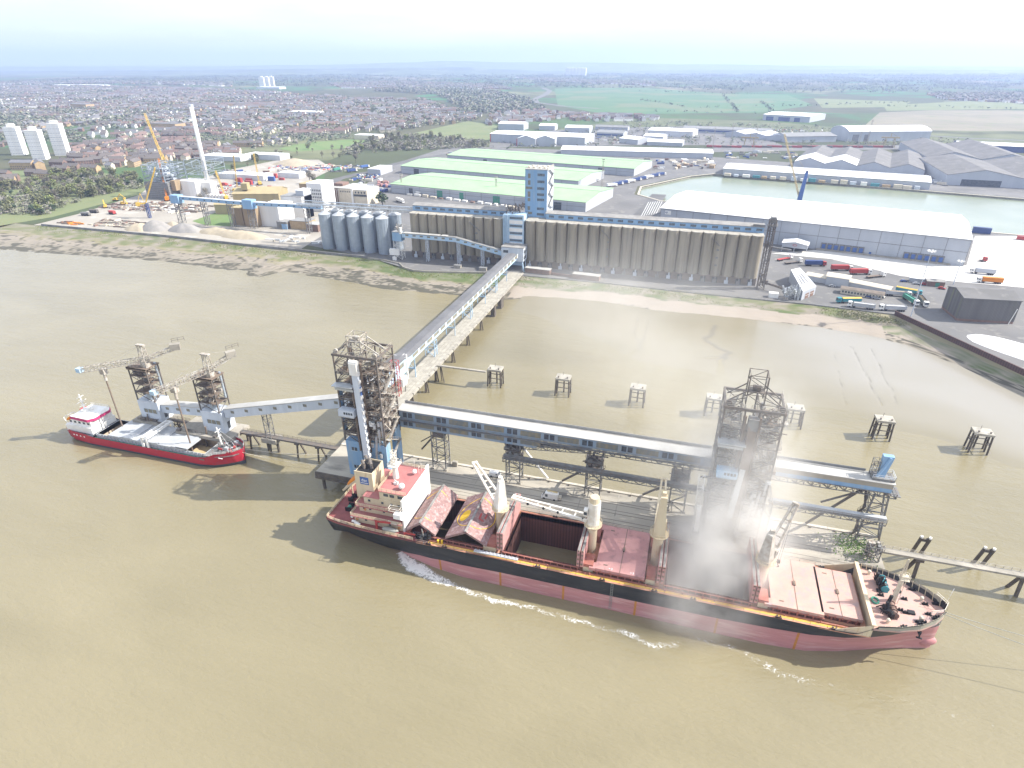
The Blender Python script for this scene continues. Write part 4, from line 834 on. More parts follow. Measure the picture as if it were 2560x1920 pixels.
# ================================================================== SHIPS
def hull(name, parent, cy, stations, zred, mats, ztop, zbot=-2.0):
    """stations: x, half breadth at the top, half breadth at the colour line, half breadth at the water; top curve ztop(x), colour line zred(x)"""
    mb = MB(); S = []
    xs = [s[0] for s in stations]; n = 120
    tab = [[(s[0], s[k]) for s in stations] for k in (1, 2, 3)]
    X = sorted(set([lerp(xs[0], xs[-1], k / n) for k in range(n + 1)] + xs))
    rows = []
    for x in X:
        ht, hr, hw = (interp(T, x) for T in tab); zr, zt = zred(x), ztop(x)
        half = [(hw * .96, zbot), (hw, 0), (lerp(hw, hr, .5), zr * .5), (hr, zr), (lerp(hr, ht, .45), lerp(zr, zt, .4)), (lerp(hr, ht, .8), lerp(zr, zt, .75)), (ht, zt)]
        rows.append([(x, cy - h, z) for h, z in half])
    k = len(rows[0])
    for side in (1, -1):
        R_ = [[(p[0], cy - side * (cy - p[1]), p[2]) for p in r] for r in rows]; vs = [p for r in R_ for p in r]
        for i in range(len(R_) - 1):
            for j in range(k - 1):
                a = i * k + j; f = (a, a + k, a + k + 1, a + 1); mb.add([vs[q] for q in (f if side > 0 else f[::-1])], [(0, 1, 2, 3)], 1 if j < 3 else 0)
    # transom
    r = rows[0]; mb.add(r + [(p[0], 2 * cy - p[1], p[2]) for p in r][::-1], [tuple(range(2 * k))[::-1]], 0)
    o = mb.build(name, mats, parent)
    bm = bmesh.new(); bm.from_mesh(o.data); bmesh.ops.remove_doubles(bm, verts=bm.verts, dist=.001); bm.to_mesh(o.data); bm.free()
    return o, tab
CY = 136.5
ship = thing('bulk_carrier', 'big bulk carrier with black and pink red hull and open hatches alongside the jetty', 'ship', (-12, CY, 0))
ST = [(-97, 9.4, 6.5, 1.2), (-93, 10.4, 5.6, 1.4), (-86, 11.0, 6.4, 2.4), (-78, 11.3, 7.2, 4.6), (-70, 11.4, 9.4, 8.0), (-62, 11.42, 10.8, 9.9), (-52, 11.45, 11.4, 11.2), (32, 11.45, 11.4, 11.4), (42, 11.5, 11.2, 10.6), (50, 11.4, 10.2, 8.4), (56, 11.1, 8.6, 6.2), (61, 10.2, 6.6, 4.3), (66, 8.2, 4.2, 2.7), (70, 5.2, 2.2, 1.5), (72.5, 2.3, .9, .8), (73.4, .4, .25, .3)]
zred = lambda x: interp([(-97, 3.0), (-86, 1.6), (-78, 1.2), (-73, 2.4), (-66, 3.8), (-58, 4.7), (-40, 5.2), (0, 5.3), (20, 5.6), (40, 6.5), (55, 7.3), (73, 8.0)], x)
ztop = lambda x: interp([(-97, 10.6), (-60, 10.05), (46, 10.1), (52, 10.4), (54.5, 12.4), (56, 13.9), (73, 14.8)], x)
hl, HT = hull('hull', ship, CY, ST, zred, ('hull_black', 'hull_red'), ztop)
for p in hl.data.polygons: p.use_smooth = True
hb = lambda x: interp(HT[0], x)
q = MB()
for j in range(7):
    t0 = j / 6
q.loft([[(70 + 4.4 * math.sin(f * math.pi / 2), CY + 1.7 * math.cos(f * math.pi / 2) * math.cos(a) + .001 * a, 2.2 + 2.0 * math.cos(f * math.pi / 2) * math.sin(a)) for a in [2 * math.pi * i / 12 for i in range(12)]] for f in (0, .3, .55, .75, .9, .98)]).build('bulb', 'hull_red', ship, smooth=True)
q = MB()
for x in (-59, -40.1, -21.6, -1.6, 19.6, 39.3):
    for w in (0,):
        pts = []
        for z in (-.5, zred(x) * .5, zred(x)): h = lerp(interp(HT[2], x), interp(HT[1], x), max(z, 0) / zred(x)); pts.append((CY - h - .035, z))
        for (y0, z0), (y1, z1) in zip(pts, pts[1:]): q.hexa([(x - .3, y0, z0), (x + .3, y0, z0), (x + .3, y0 + .03, z0), (x - .3, y0 + .03, z0), (x - .3, y1, z1), (x + .3, y1, z1), (x + .3, y1 + .03, z1), (x - .3, y1 + .03, z1)])
q.build('draft_stripe', 'stripe_orange', hl)
# decks
def deckpoly(x0, x1, inset, n=40): 
    L_ = [(lerp(x0, x1, k / n), CY - max(hb(lerp(x0, x1, k / n)) - inset, .2)) for k in range(n + 1)]; return L_ + [(x, 2 * CY - y) for x, y in L_[::-1]]
HOLDS = [(-68.5, -46.6, 8.8), (-39.4, -18.4, 8.8), (5.6, 26.8, 8.8)]
# main deck as strips round the open holds
d = MB(); zD = 9.9
def strip(x0, x1, y0, y1): d.b(x0, x1, y0, y1, zD - .25, zD)
side = []
n = 60; xs = [lerp(-66, 55, k / n) for k in range(n + 1)]
for s in (-1, 1):
    for a, c in zip(xs, xs[1:]):
        d.hexa([(a, CY + s * 8.82, zD - .25), (c, CY + s * 8.82, zD - .25), (c, CY + s * (hb(c) - .03), zD - .25), (a, CY + s * (hb(a) - .03), zD - .25)] + [(a, CY + s * 8.82, zD), (c, CY + s * 8.82, zD), (c, CY + s * (hb(c) - .03), zD), (a, CY + s * (hb(a) - .03), zD)])
for x0, x1 in ((-70, -68.5), (-46.6, -39.4), (-18.4, 5.6), (26.8, 55)): strip(x0, x1, CY - 9.3, CY + 9.3)
d.build('deck', 'deck_salmon', ship)
MB().prism(deckpoly(-96.9, -66, .06), 9.7, 10.3).build('poop_deck', 'poop_red', ship)
MB().prism(deckpoly(54.8, 73.2, .12), 12.3, 12.75).build('forecastle_deck', 'hatch_pale', ship)
MB().b(54.6, 55.0, CY - 10.9, CY + 10.9, 9.9, 13.9).b(54.3, 55.25, CY - 11.2, CY + 11.2, 13.8, 14.1).build('breakwater', 'cream_paint', ship)
for s in (-1, 1):
    MB().hexa([(47, CY + s * 11.3, 9.9), (54.6, CY + s * 11.1, 9.9), (54.6, CY + s * 11.0, 9.9), (47, CY + s * 11.2, 9.9), (47, CY + s * 11.3, 10.5), (54.6, CY + s * 11.1, 13.6), (54.6, CY + s * 11.0, 13.6), (47, CY + s * 11.2, 10.5)]).build('bulwark', 'cream_paint', ship)
q = MB()
for k in range(14):
    x = lerp(56, 72.5, k / 13)
    for s in (-1, 1): q.bar((x, CY + s * (hb(x) - .15), 14 + (x - 56) * .05), (x, CY + s * max(hb(x) - .8, .05), 12.8), .14)
q.build('bulwark_stay', 'cream_paint', ship)
q = MB()
for s in (-1, 1):
    for k in range(24): a, c = lerp(56, 72.6, k / 24), lerp(56, 72.6, (k + 1) / 24); ya, yc_ = CY + s * max(hb(a) - .16, .05), CY + s * max(hb(c) - .16, .05); P = [(a, ya, 12.7), (c, yc_, 12.7), (c, yc_, ztop(c) + .03), (a, ya, ztop(a) + .03)]; q.hexa([P[0], P[1], (P[1][0], P[1][1] - s * .05, 12.7), (P[0][0], P[0][1] - s * .05, 12.7), P[3], P[2], (P[2][0], P[2][1] - s * .05, P[2][2]), (P[3][0], P[3][1] - s * .05, P[3][2])])
q.build('bulwark_liner', 'tan_cladding', ship)
# painted yellow walkway lines and dark fittings along both sides
q = MB()
for s in (-1, 1): q.b(-64, 50, CY + s * 10.2 - .42, CY + s * 10.2 + .42, zD, zD + .02)
q.build('walkway_line', 'yellow_line', ship)
q = MB()
for s in (-1, 1):
    pts = [(x, CY + s * (hb(x) - .12), 10.05) for x in [lerp(-66, 53, k / 30) for k in range(31)]]; q.rail(pts, h=1.0, step=2.2, w=.065, rows=2)
q.build('railing', 'hatch_pale', ship)
q = MB()
for s in (-1, 1):
    pts = [(x, CY + s * (hb(x) - .15), 10.3) for x in [lerp(-96, -67, k / 12) for k in range(13)]]; q.rail(pts, h=1.15, step=1.6, w=.11, rows=3)
q.rail([(-96.7, CY - 9.2, 10.3), (-96.7, CY + 9.2, 10.3)], h=1.1, step=1.6, w=.1, rows=3); q.build('poop_railing', 'cream_paint', ship)
q = MB(); random.seed(41)
for x in [-63, -58, -30, -12, 2, 12, 33, 46]:
    for s in (-1, 1):
        q.b(x, x + 1.6, CY + s * 10.9 - .3, CY + s * 10.9 + .3, zD, zD + .12); q.cyl((x + .4, CY + s * 10.9, zD), (x + .4, CY + s * 10.9, zD + .7), .22, n=8).cyl((x + 1.2, CY + s * 10.9, zD), (x + 1.2, CY + s * 10.9, zD + .7), .22, n=8)
q.build('mooring_bitt', 'black', ship)
q = MB()
for k in range(46):
    x = random.uniform(-64, 52); s = random.choice((-1, 1)); q.cyl((x, CY + s * random.uniform(9.75, 10.05), zD), (x, CY + s * 9.9, zD + random.uniform(.3, .8)), random.uniform(.1, .25), n=7)
for s in (-1, 1): q.bar((-64, CY + s * 9.85, zD + .25), (52, CY + s * 9.85, zD + .25), .16).bar((-64, CY + s * 9.65, zD + .45), (52, CY + s * 9.65, zD + .45), .12)
q.build('deck_pipe', 'deck_red', ship)
q = MB().bar((-48, CY - 11.0, 11.1), (-35, CY - 11.0, 11.1), .9, .35)
for k in range(12): x = -47.5 + k * 1.1; q.bar((x, CY - 11.4, 11.2), (x, CY - 10.6, 11.7), .1)
q.build('gangway_ladder', 'silver_paint', ship)
q = MB(); x = -8.6; hbx = 11.5
for dx in (0, .6): q.bar((x + dx, CY - hbx - .1, .6), (x + dx, CY - hbx - .1, 10.6), .08)
for k in range(16): q.bar((x, CY - hbx - .1, .9 + k * .6), (x + .6, CY - hbx - .1, .9 + k * .6), .07)
q.build('pilot_ladder', 'rope_grey', ship)
# hatch coamings and holds
def coaming(x0, x1, hy, z1=11.2):
    q = MB(); w = .35
    q.b(x0 - w, x0, CY - hy - w, CY + hy + w, zD - .2, z1).b(x1, x1 + w, CY - hy - w, CY + hy + w, zD - .2, z1).b(x0, x1, CY - hy - w, CY - hy, zD - .2, z1).b(x0, x1, CY + hy, CY + hy + w, zD - .2, z1)
    q.b(x0 - .8, x1 + .8, CY - hy - .6, CY - hy - .35, z1 - .15, z1).b(x0 - .8, x1 + .8, CY + hy + .35, CY + hy + .6, z1 - .15, z1)
    k = 0
    while x0 + k * 1.9 < x1:
        x = x0 + k * 1.9
        for s in (-1, 1): q.hexa([(x, CY + s * (hy + .36), zD), (x + .26, CY + s * (hy + .36), zD), (x + .26, CY + s * (hy + .55), zD), (x, CY + s * (hy + .55), zD), (x, CY + s * (hy + .36), z1 - .15), (x + .26, CY + s * (hy + .36), z1 - .15), (x + .26, CY + s * (hy + .85), z1 - .15), (x, CY + s * (hy + .6), z1 - .15)])
        k += 1
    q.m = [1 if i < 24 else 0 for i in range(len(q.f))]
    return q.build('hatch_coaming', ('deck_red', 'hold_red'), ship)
def hold(x0, x1, hy, zf, fl):
    q = MB(); y0, y1 = CY - hy, CY + hy
    q.quad((x0, y0, zf), (x1, y0, zf), (x1, y1, zf), (x0, y1, zf), m=1)
    for a, c in (((x0, y0), (x1, y0)), ((x1, y0), (x1, y1)), ((x1, y1), (x0, y1)), ((x0, y1), (x0, y0))): q.quad((*a, zf), (*a, 11.4), (*c, 11.4), (*c, zf))
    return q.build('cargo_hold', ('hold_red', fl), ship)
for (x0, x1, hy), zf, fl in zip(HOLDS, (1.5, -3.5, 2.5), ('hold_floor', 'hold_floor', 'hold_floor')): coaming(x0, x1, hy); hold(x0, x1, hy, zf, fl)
q = MB(); random.seed(5)      # grain left in the corner of the second hold
me_ = []
q.loft([[(-39.2, CY - 9.2, -3.4 + h), (-30 + 6 * h, CY - 9.2, -3.4), (-37 + h, CY + 3, -3.4), (-39.2, CY + 5, -3.4 + h * .5)] for h in (0.02, 1.2)]).build('grain_heap', 'grain', ship)
for x0, x1, hy in ((-13.0, -.7, 8.8), (32.4, 43.8, 8.8), (44.4, 52.8, 7.6)): coaming(x0, x1, hy, 11.2)
def cover(name, x0, x1, hy, m_, seam=True, notch=0):
    o = MB().b(x0 - .55, x1 + .55, CY - hy - .4, CY + hy + .4, 11.25, 12.15)
    if notch: o.b(x0 - 2.2, x0 - .55, CY - hy - .6, CY - hy + 1.8, 11.25, 12.12).b(x0 - 2.2, x0 - .55, CY + hy - 1.8, CY + hy + .6, 11.25, 12.12)
    o = o.build(name, m_, ship); xm = (x0 + x1) / 2
    MB().b(xm - .09, xm + .09, CY - hy - .4, CY + hy + .4, 12.15, 12.19).build('seam', 'rust', o)
    q = MB().b(xm - .2, xm + .35, CY - .8, CY + .8, 12.19, 12.5)
    for s in (-1, 1): q.b(x0 + 1.5, x0 + 2.6, CY + s * (hy - 1.5) - .2, CY + s * (hy - 1.5) + .2, 12.15, 12.2)
    q.build('cleat', 'rust', o)
    q = MB()
    for k in range(5): x = x0 + .8 + k * (x1 - x0 - 1.6) / 4; q.b(x, x + .3, CY - hy - .75, CY - hy - .6, 11.2, 11.8)
    q.build('wheel', 'deck_red', o); return o
c3 = cover('hatch_cover', -13.0, -.7, 8.8, 'hatch_pink', notch=1); cover('hatch_cover', 32.4, 43.8, 8.8, 'hatch_pale', notch=1); cover('hatch_cover', 44.4, 52.8, 7.8, 'hatch_pale')
sign('hatch_number', '+3', 1.1, 'white_paint', c3, (-9.4, CY - 8.4, 12.17), (0, 0, 0)); sign('hatch_number', '+3', 1.1, 'white_paint', c3, (-3.6, CY - 8.4, 12.17), (0, 0, 0))
# covers standing folded at the ends of the open holds
def folded(x, h, m_, flip):
    for k, dx in enumerate((0, 1.05)):
        o = MB().b(x + dx, x + dx + .8, CY - 9.4, CY + 9.4, 11.6, 11.6 + h).build('folded_cover', m_, ship)
        MB().b(x + dx + .1, x + dx + .7, CY - 9.2, CY + 9.2, 11.6 + h, 11.68 + h).build('seal', 'hatch_seal', o)
        q = MB()
        for z in (12.4, 14, 15.6, 17): q.b(x + dx + .15, x + dx + .65, CY - 9.55, CY - 9.4, z, z + .5)
        q.build('cleat', 'rust', o)
folded(-41.7, 6.3, 'hatch_pink', 0); folded(-18.7, 5.5, 'hatch_pink', 1); folded(3.0, 5.8, 'hatch_pink', 0); folded(26.6, 5.8, 'hatch_pink', 1)
# covers of the aftermost hold, half lifted like tents
def tent(x0, xr, x1, z0, zr, m_, dec):
    for a, za, b_, zb in ((x0, z0, xr, zr), (xr, zr, x1, z0)):
        o = MB().hexa([(a, CY - 9.6, za), (b_, CY - 9.6, zb), (b_, CY + 9.6, zb), (a, CY + 9.6, za), (a, CY - 9.6, za + .75), (b_, CY - 9.6, zb + .75), (b_, CY + 9.6, zb + .75), (a, CY + 9.6, za + .75)]).build('hatch_cover', m_, ship)
        if dec: 
            ring_ = MB(); n = 40
            for k in range(n):
                pp = []
                for kk in (k, k + 1):
                    an = 2 * math.pi * kk / n; xx = xr + 5.6 * math.cos(an); yy = CY + 6.6 * math.sin(an)
                    pp.append((xx, yy, lerp(z0, zr, 1 - abs(xx - xr) / (xr - x0)) + .79))
                if all(min(a, b_) <= p[0] <= max(a, b_) for p in pp) and max(abs(pp[0][0] - xr), 0) <= 5.7: ring_.bar(pp[0], pp[1], .2, .03)
            ring_.build('painted_ring', 'yellow_line', o)
    MB().b(xr - .3, xr + .3, CY - 9.6, CY + 9.6, zr + .55, zr + .85).build('hinge', 'hatch_seal', ship)
    return o
tent(-69.6, -65.2, -60.6, 11.9, 15.2, 'hatch_worn', True); tb = tent(-57.4, -51.0, -44.8, 11.9, 15.4, 'hatch_worn', True)
# yellow disc with the helicopter mark half scuffed away, on the sloping cover
q = MB(); n = 22; ds = (-54.2, CY - 1)
f = lambda x: lerp(11.9, 15.4, (x + 57.4) / 6.4) + .78
for k in range(n):
    a0, a1 = 2 * math.pi * k / n, 2 * math.pi * (k + 1) / n; P = [(ds[0], ds[1])] + [(ds[0] + 1.5 * math.cos(a), ds[1] + 2.6 * math.sin(a)) for a in (a0, a1)]; q.quad(*[(x, y, f(x)) for x, y in P])
q.build('yellow_mark', 'yellow_line', tb)
q = MB(); f2 = lambda x: lerp(15.4, 11.9, (x + 51) / 6.2) + .79
for x, y, w, h in ((-49.4, CY - 2.2, .5, 2.6), (-48.0, CY - 1.0, .45, 2.2), (-48.8, CY - 2.4, 1.5, .5)): q.quad((x - w / 2, y, f2(x - w / 2)), (x + w / 2, y, f2(x + w / 2)), (x + w / 2, y + h, f2(x + w / 2)), (x - w / 2, y + h, f2(x - w / 2)))
q.build('painted_mark', 'red_paint', tb)
# winch houses between hatches
for x0, x1 in ((-46, -42.2), (-16.9, -14.2), (.2, 2.6), (28.8, 31.2)):
    o = MB().b(x0, x1, CY - 8.8, CY - 4.5, zD, zD + 2.6).b(x0, x1, CY + 3.5, CY + 8.5, zD, zD + 2.4).build('mast_house', 'deck_red', ship); MB().b(x0 - .03, x1 + .03, CY - 8.83, CY - 8.0, zD, zD + 1.6).build('house_front', 'cream_paint', o)
# cranes
def ship_crane(x, zplat, zhead, jib, m_, cabz):
    p = MB().cyl((x, CY, zD), (x, CY, zplat), 1.35, n=18).cyl((x, CY, zplat - 1.2), (x, CY, zplat), 1.35, 2.1, n=18).build('crane_pedestal', 'cream_paint', ship, smooth=False)
    q = MB().cyl((x, CY, zplat), (x, CY, zplat + .2), 2.6, n=18)
    for k in range(16): a = 2 * math.pi * k / 16; a2 = 2 * math.pi * (k + 1) / 16; P = (x + 2.5 * math.cos(a), CY + 2.5 * math.sin(a), zplat + .2); P2 = (x + 2.5 * math.cos(a2), CY + 2.5 * math.sin(a2), zplat + .2); q.bar(P, (P[0], P[1], zplat + 1.2), .08).bar((P[0], P[1], zplat + 1.2), (P2[0], P2[1], zplat + 1.2), .08)
    q.build('crane_platform', 'cream_paint', p)
    (jx, jy, jz) = jib; d = Vector((jx - x, jy - CY, 0)).normalized(); n = Vector((-d.y, d.x, 0))
    h = MB(); a = math.atan2(d.y, d.x)
    if m_ == 'tube': h.cyl((x, CY, zplat + .2), (x, CY, zhead - 1.6), 1.75, n=20)
    else:
        c = lambda u, v, z: (x + d.x * u + n.x * v, CY + d.y * u + n.y * v, z)
        h.hexa([c(-1.7, -1.6, zplat + .2), c(1.9, -1.6, zplat + .2), c(1.9, 1.6, zplat + .2), c(-1.7, 1.6, zplat + .2), c(-1.3, -.8, zhead), c(0, -.8, zhead), c(0, .8, zhead), c(-1.3, .8, zhead)])
        h.b(x - .7, x + .7, CY - .7, CY + .7, zplat + 4.2, zplat + 6.2)
    hd = h.build('crane_house', 'crane_white' if m_ == 'tube' else m_, ship)
    if m_ == 'tube': MB().cyl((x, CY, zhead - 1.6), (x, CY, zhead), 1.6, 1.3, n=16).build('crane_top', 'cream_paint', hd); MB().b(x - 2.6, x - 1.5, CY - 2.2, CY - .6, zplat + 4, zplat + 6).build('operator_cab', 'crane_white', hd); MB().b(x - 2.66, x - 2.5, CY - 2.1, CY - .8, zplat + 4.5, zplat + 5.5).b(x - 2.5, x - 1.6, CY - 2.26, CY - 2.2, zplat + 4.5, zplat + 5.5).build('cab_window', 'dark_glass', hd)
    else:
        cc = Vector((x, CY, zplat + 1.6)) + d * 2.2 + n * -1.0; MB().rb(cc.x, cc.y, zplat + 1.0, zplat + 3.2, 1.5, 1.5, a).build('operator_cab', m_, hd); cw = cc + d * .8; MB().rb(cw.x, cw.y, zplat + 1.7, zplat + 2.8, .12, 1.1, a).rb(cc.x, cc.y, zplat + 1.7, zplat + 2.8, .9, 1.56, a).build('cab_window', 'dark_glass', hd)
        MB().cyl((x - n.x * .8, CY - n.y * .8, zhead - .3), (x + n.x * .8, CY + n.y * .8, zhead - .3), .55, n=10).b(x - .5, x + .5, CY - .5, CY + .5, zhead, zhead + 1.0).build('crane_top', m_, hd)
    q = MB(); r0 = Vector((x, CY, zplat + 1.6)) + d * 1.6; tip = Vector(jib)
    for s in (-1, 1): q.bar(r0 + n * s * 1.3, tip + n * s * .55, .55, .75)
    for k in range(1, 6): f = k / 6; c = r0.lerp(tip, f); w = lerp(1.3, .55, f); q.bar(c - n * w, c + n * w, .3)
    q.bar(tip - n * .9, tip + n * .9, .7, .9); j = q.build('crane_jib', 'crane_white' if m_ in ('tube', 'crane_white') else 'steel_pale' if m_ == 'pale' else m_, hd)
    return p, hd, d, n, tip
ship_crane(-43.4, 19.0, 29.2, (-57.0, 152.5, 21.5), 'crane_white', 1)
pc, hd, d, n, tip = ship_crane(-16.1, 19.4, 29.0, (-40.5, 140.0, 20.8), 'tube', 1)
q = MB()
for f in (.12, .42, .6, .8): c = Vector((-16.1, CY, 21)).lerp(tip, f); q.ball((c.x, c.y - 1.2, c.z + .1), .42)
q.build('jib_sheave', 'black', hd)
ship_crane(2.1, 20.3, 33.5, (1.5, 152.0, 27.5), 'cream_paint', 1)
pc, hd, d, n, tip = ship_crane(29.9, 18.2, 27.5, (36.0, 146.5, 30.5), 'steel_pale', 1)
q = MB()
for dx in (-.25, .25): q.bar((tip.x + dx, tip.y, tip.z), (33.8 + dx, 139.5, 16.4), .06)
q.build('hoist_wire', 'black', hd); MB().b(33.4, 34.2, 139.2, 139.8, 15.6, 16.5).cyl((33.8, 139.5, 15.6), (33.8, 139.5, 14.9), .12, n=6).bar((33.8, 139.5, 14.9), (34.2, 139.5, 14.4), .2).bar((34.2, 139.5, 14.4), (33.7, 139.5, 14.1), .2).build('cargo_hook', 'black', hd)
# superstructure
hs = MB().b(-87.5, -71.2, CY - 8.4, CY + 9.6, 10.3, 13.2).build('deckhouse_lower', 'cream_paint', ship)
MB().b(-86.5, -71.2, CY - 6.6, CY + 8.6, 13.2, 16.1).b(-84.8, -71.2, CY - 6.2, CY + 8.2, 16.1, 18.9).build('deckhouse_middle', 'cream_paint', ship)
MB().b(-79.6, -71.2, CY - 5.8, CY + 8.0, 18.9, 21.6).build('wheelhouse', 'cream_paint', ship)
MB().b(-71.2, -70.7, CY - 8.7, CY + 11.0, 10.2, 21.7).hexa([(-73, CY - 10.6, 16.4), (-70.72, CY - 10.6, 16.4), (-70.72, CY - 8.7, 14.6), (-73, CY - 8.7, 14.6), (-73, CY - 10.6, 18), (-70.72, CY - 10.6, 18), (-70.72, CY - 8.7, 18), (-73, CY - 8.7, 18)]).build('front_bulkhead', 'white_paint', ship)
for x0, x1, y0, y1, z in ((-88.2, -71.2, CY - 9.6, CY + 10, 13.2), (-87, -71.2, CY - 8.0, CY + 9, 16.1), (-85, -79.6, CY - 6.4, CY + 8.4, 18.9)): MB().b(x0, x1, y0, y1, z - .08, z + .12).build('house_deck', 'house_red', ship)
MB().b(-79.9, -70.7, CY - 6.1, CY + 8.3, 21.6, 21.78).build('monkey_deck', 'house_red', ship)
q = MB()
for z, (x0, x1, y0, y1) in ((13.3, (-88.1, -71.3, CY - 9.5, CY + 9.9)), (16.2, (-86.9, -71.3, CY - 7.9, CY + 8.9)), (21.8, (-79.8, -70.8, CY - 6, CY + 8.2))): q.rail([(x1, y0, z), (x0, y0, z), (x0, y1, z), (x1, y1, z)], h=1.1, step=1.5, w=.09, rows=3)
q.build('house_railing', 'cream_paint', ship)
for z, y, xs in ((14.3, CY - 6.6, (-85.3, -83.2, -78.6, -75.4)), (17.2, CY - 6.2, (-83.4, -79, -76, -73.6)), (11.4, CY - 8.4, (-84, -80, -76))):
    for x in xs: MB().b(x, x + .75, y - .05, y - .003, z, z + .8).build('porthole_window', 'dark_glass', ship)
for x in (-78.2, -76.2, -73.6): MB().b(x, x + 1.5, CY - 5.85, CY - 5.803, 20, 21).build('bridge_window', 'dark_glass', ship)
for x, z, y in ((-84.6, 14.2, CY - 6.65), (-86.6, 11.5, CY - 8.45), (-72.6, 11.3, CY - 8.45)):
    q = MB(); 
    for k in range(10): a, a2 = k * math.pi / 5, (k + 1) * math.pi / 5; q.bar((x + .35 * math.cos(a), y, z + .35 * math.sin(a)), (x + .35 * math.cos(a2), y, z + .35 * math.sin(a2)), .16)
    q.build('lifebuoy', 'orange_paint', ship)
# main mast and radar on the monkey deck
q = MB().cyl((-77.5, CY + 1.5, 21.8), (-77.5, CY + 1.5, 26.5), 1.0, .7, n=10).b(-79, -76, CY - .2, CY + 3.2, 26.5, 26.75); q.tower(-78.2, -76.9, CY + .9, CY + 2.1, 26.7, 31.5, 3, .14, .1).bar((-79.2, CY + 1.5, 29), (-75.9, CY + 1.5, 29), .16).bar((-77.5, CY - .6, 30.3), (-77.5, CY + 3.6, 30.3), .14).b(-78.4, -76.4, CY + 1.1, CY + 1.5, 27.6, 27.95)
q.rail([(-79, CY - .2, 26.8), (-76, CY - .2, 26.8), (-76, CY + 3.2, 26.8)], w=.07).bar((-77, CY + 2, 31), (-76.2, CY + 2, 33.6), .08); q.build('main_mast', 'crane_white', ship)
q = MB().ball((-73.2, CY - 3.4, 23.0), .95, 12, 8).cyl((-73.2, CY - 3.4, 21.8), (-73.2, CY - 3.4, 22.4), .3, n=8).ball((-72.6, CY + 4.6, 22.9), .75, 12, 8); q.build('satellite_dome', 'white_paint', ship, smooth=True)
MB().b(-76.6, -75.4, CY - 1.9, CY - 1, 21.8, 22.5).bar((-76.8, CY - .8, 22.7), (-74.8, CY - 2, 22.7), .2).build('searchlight', 'white_paint', ship)
q = MB()
for x, y in ((-71.6, CY + 5.5), (-71.4, CY + 7), (-74, CY + 7.6)): q.bar((x, y, 21.8), (x, y, 25), .08)
q.b(-73.6, -70.9, CY + 8.4, CY + 11.2, 18.3, 18.5).rail([(-73.5, CY + 8.5, 18.5), (-73.5, CY + 11.1, 18.5), (-70.9, CY + 11.1, 18.5)], h=2.4, w=.1); q.build('aerial', 'crane_white', ship)
q = MB().b(-76, -72.6, CY - 9.6, CY - 8.5, 13.25, 13.4).rail([(-74.5, CY - 10.4, 18), (-71, CY - 10.4, 18), (-71, CY - 8.8, 18), (-74.5, CY - 8.8, 18), (-74.5, CY - 10.4, 18)], h=1.8, w=.1); q.build('wing_frame', 'crane_white', ship)
# funnel
fn = MB().b(-88.6, -82.6, CY - 3.6, CY + 3.6, 16, 25.2).build('funnel', 'cream_paint', ship)
MB().b(-88.3, -82.9, CY - 3.3, CY + 3.3, 25.2, 25.25).build('funnel_top', 'black', fn)
q = MB().b(-88.6, -82.6, CY - 3.6, CY - 3.4, 25.2, 25.7).b(-88.6, -82.6, CY + 3.4, CY + 3.6, 25.2, 25.7).b(-82.8, -82.6, CY - 3.4, CY + 3.4, 25.2, 25.7); q.build('funnel_rim', 'cream_paint', fn)
q = MB()
for x, y in ((-86.5, CY - 1), (-85, CY + .6), (-86.8, CY + 1.6), (-84.2, CY - .6)): q.cyl((x, y, 25), (x - .2, y + .2, 26.4), .5, n=10).cyl((x - .2, y + .2, 26.4), (x - 1.1, y + 1.0, 27.2), .5, n=10)
q.build('exhaust_pipe', 'steel_dark', fn)
lg = MB().b(-86.9, -84.0, CY - 3.66, CY - 3.6, 21.2, 23.9).build('funnel_logo', 'blue_paint', fn); ORG[lg.name] = ORG[ship.name]
sign('logo_letters', 'dsc', 1.5, 'white_paint', fn, (-85.45, CY - 3.68, 22.75), (R(90), 0, 0))
MB().bar((-86.7, CY - 3.68, 21.75), (-84.2, CY - 3.68, 21.75), .02, .2).build('logo_stripe', 'white_paint', fn)
# stern gear: free fall lifeboat on its ramp, davit, winches
q = MB()
for y in (CY + 2.2, CY + 5.2): q.bar((-97.5, y, 12.2), (-90.5, y, 18.6), .45, .6).bar((-94, y, 10.3), (-94, y, 15.3), .3).bar((-91, y, 10.3), (-91, y, 18.0), .35)
q.bar((-97.5, CY + 2.2, 12.2), (-97.5, CY + 5.2, 12.2), .3).bar((-90.5, CY + 2.2, 18.6), (-90.5, CY + 5.2, 18.6), .4).rail([(-92, CY + 1.6, 15), (-89, CY + 1.6, 15)], w=.09); q.build('lifeboat_ramp', 'cream_paint', ship)
MB().loft([[(-96.6 + 6.2 * f, CY + 3.7 + w * math.cos(a), 13.6 + 5.6 * f + w * 1.05 * math.sin(a)) for a in [2 * math.pi * i / 10 for i in range(10)]] for f, w in ((0, .1), (.08, .7), (.3, 1.2), (.7, 1.2), (.95, .9), (1, .3))]).build('lifeboat', 'orange_paint', ship, smooth=True)
q = MB(); 
for x, y in ((-92, CY - 3.5), (-90, CY + .5), (-93.5, CY + 1)): q.cyl((x, y - 1, 11.1), (x, y + 1, 11.1), .55, n=10).b(x - .9, x + .9, y - 1.3, y - 1.05, 10.3, 11.7).b(x - .9, x + .9, y + 1.05, y + 1.3, 10.3, 11.7)
q.build('mooring_winch', 'black', ship); MB().cyl((-92, CY - 4.4, 11.1), (-92, CY - 3.2, 11.1), .62, n=12).build('rope_drum', 'green_paint', ship)
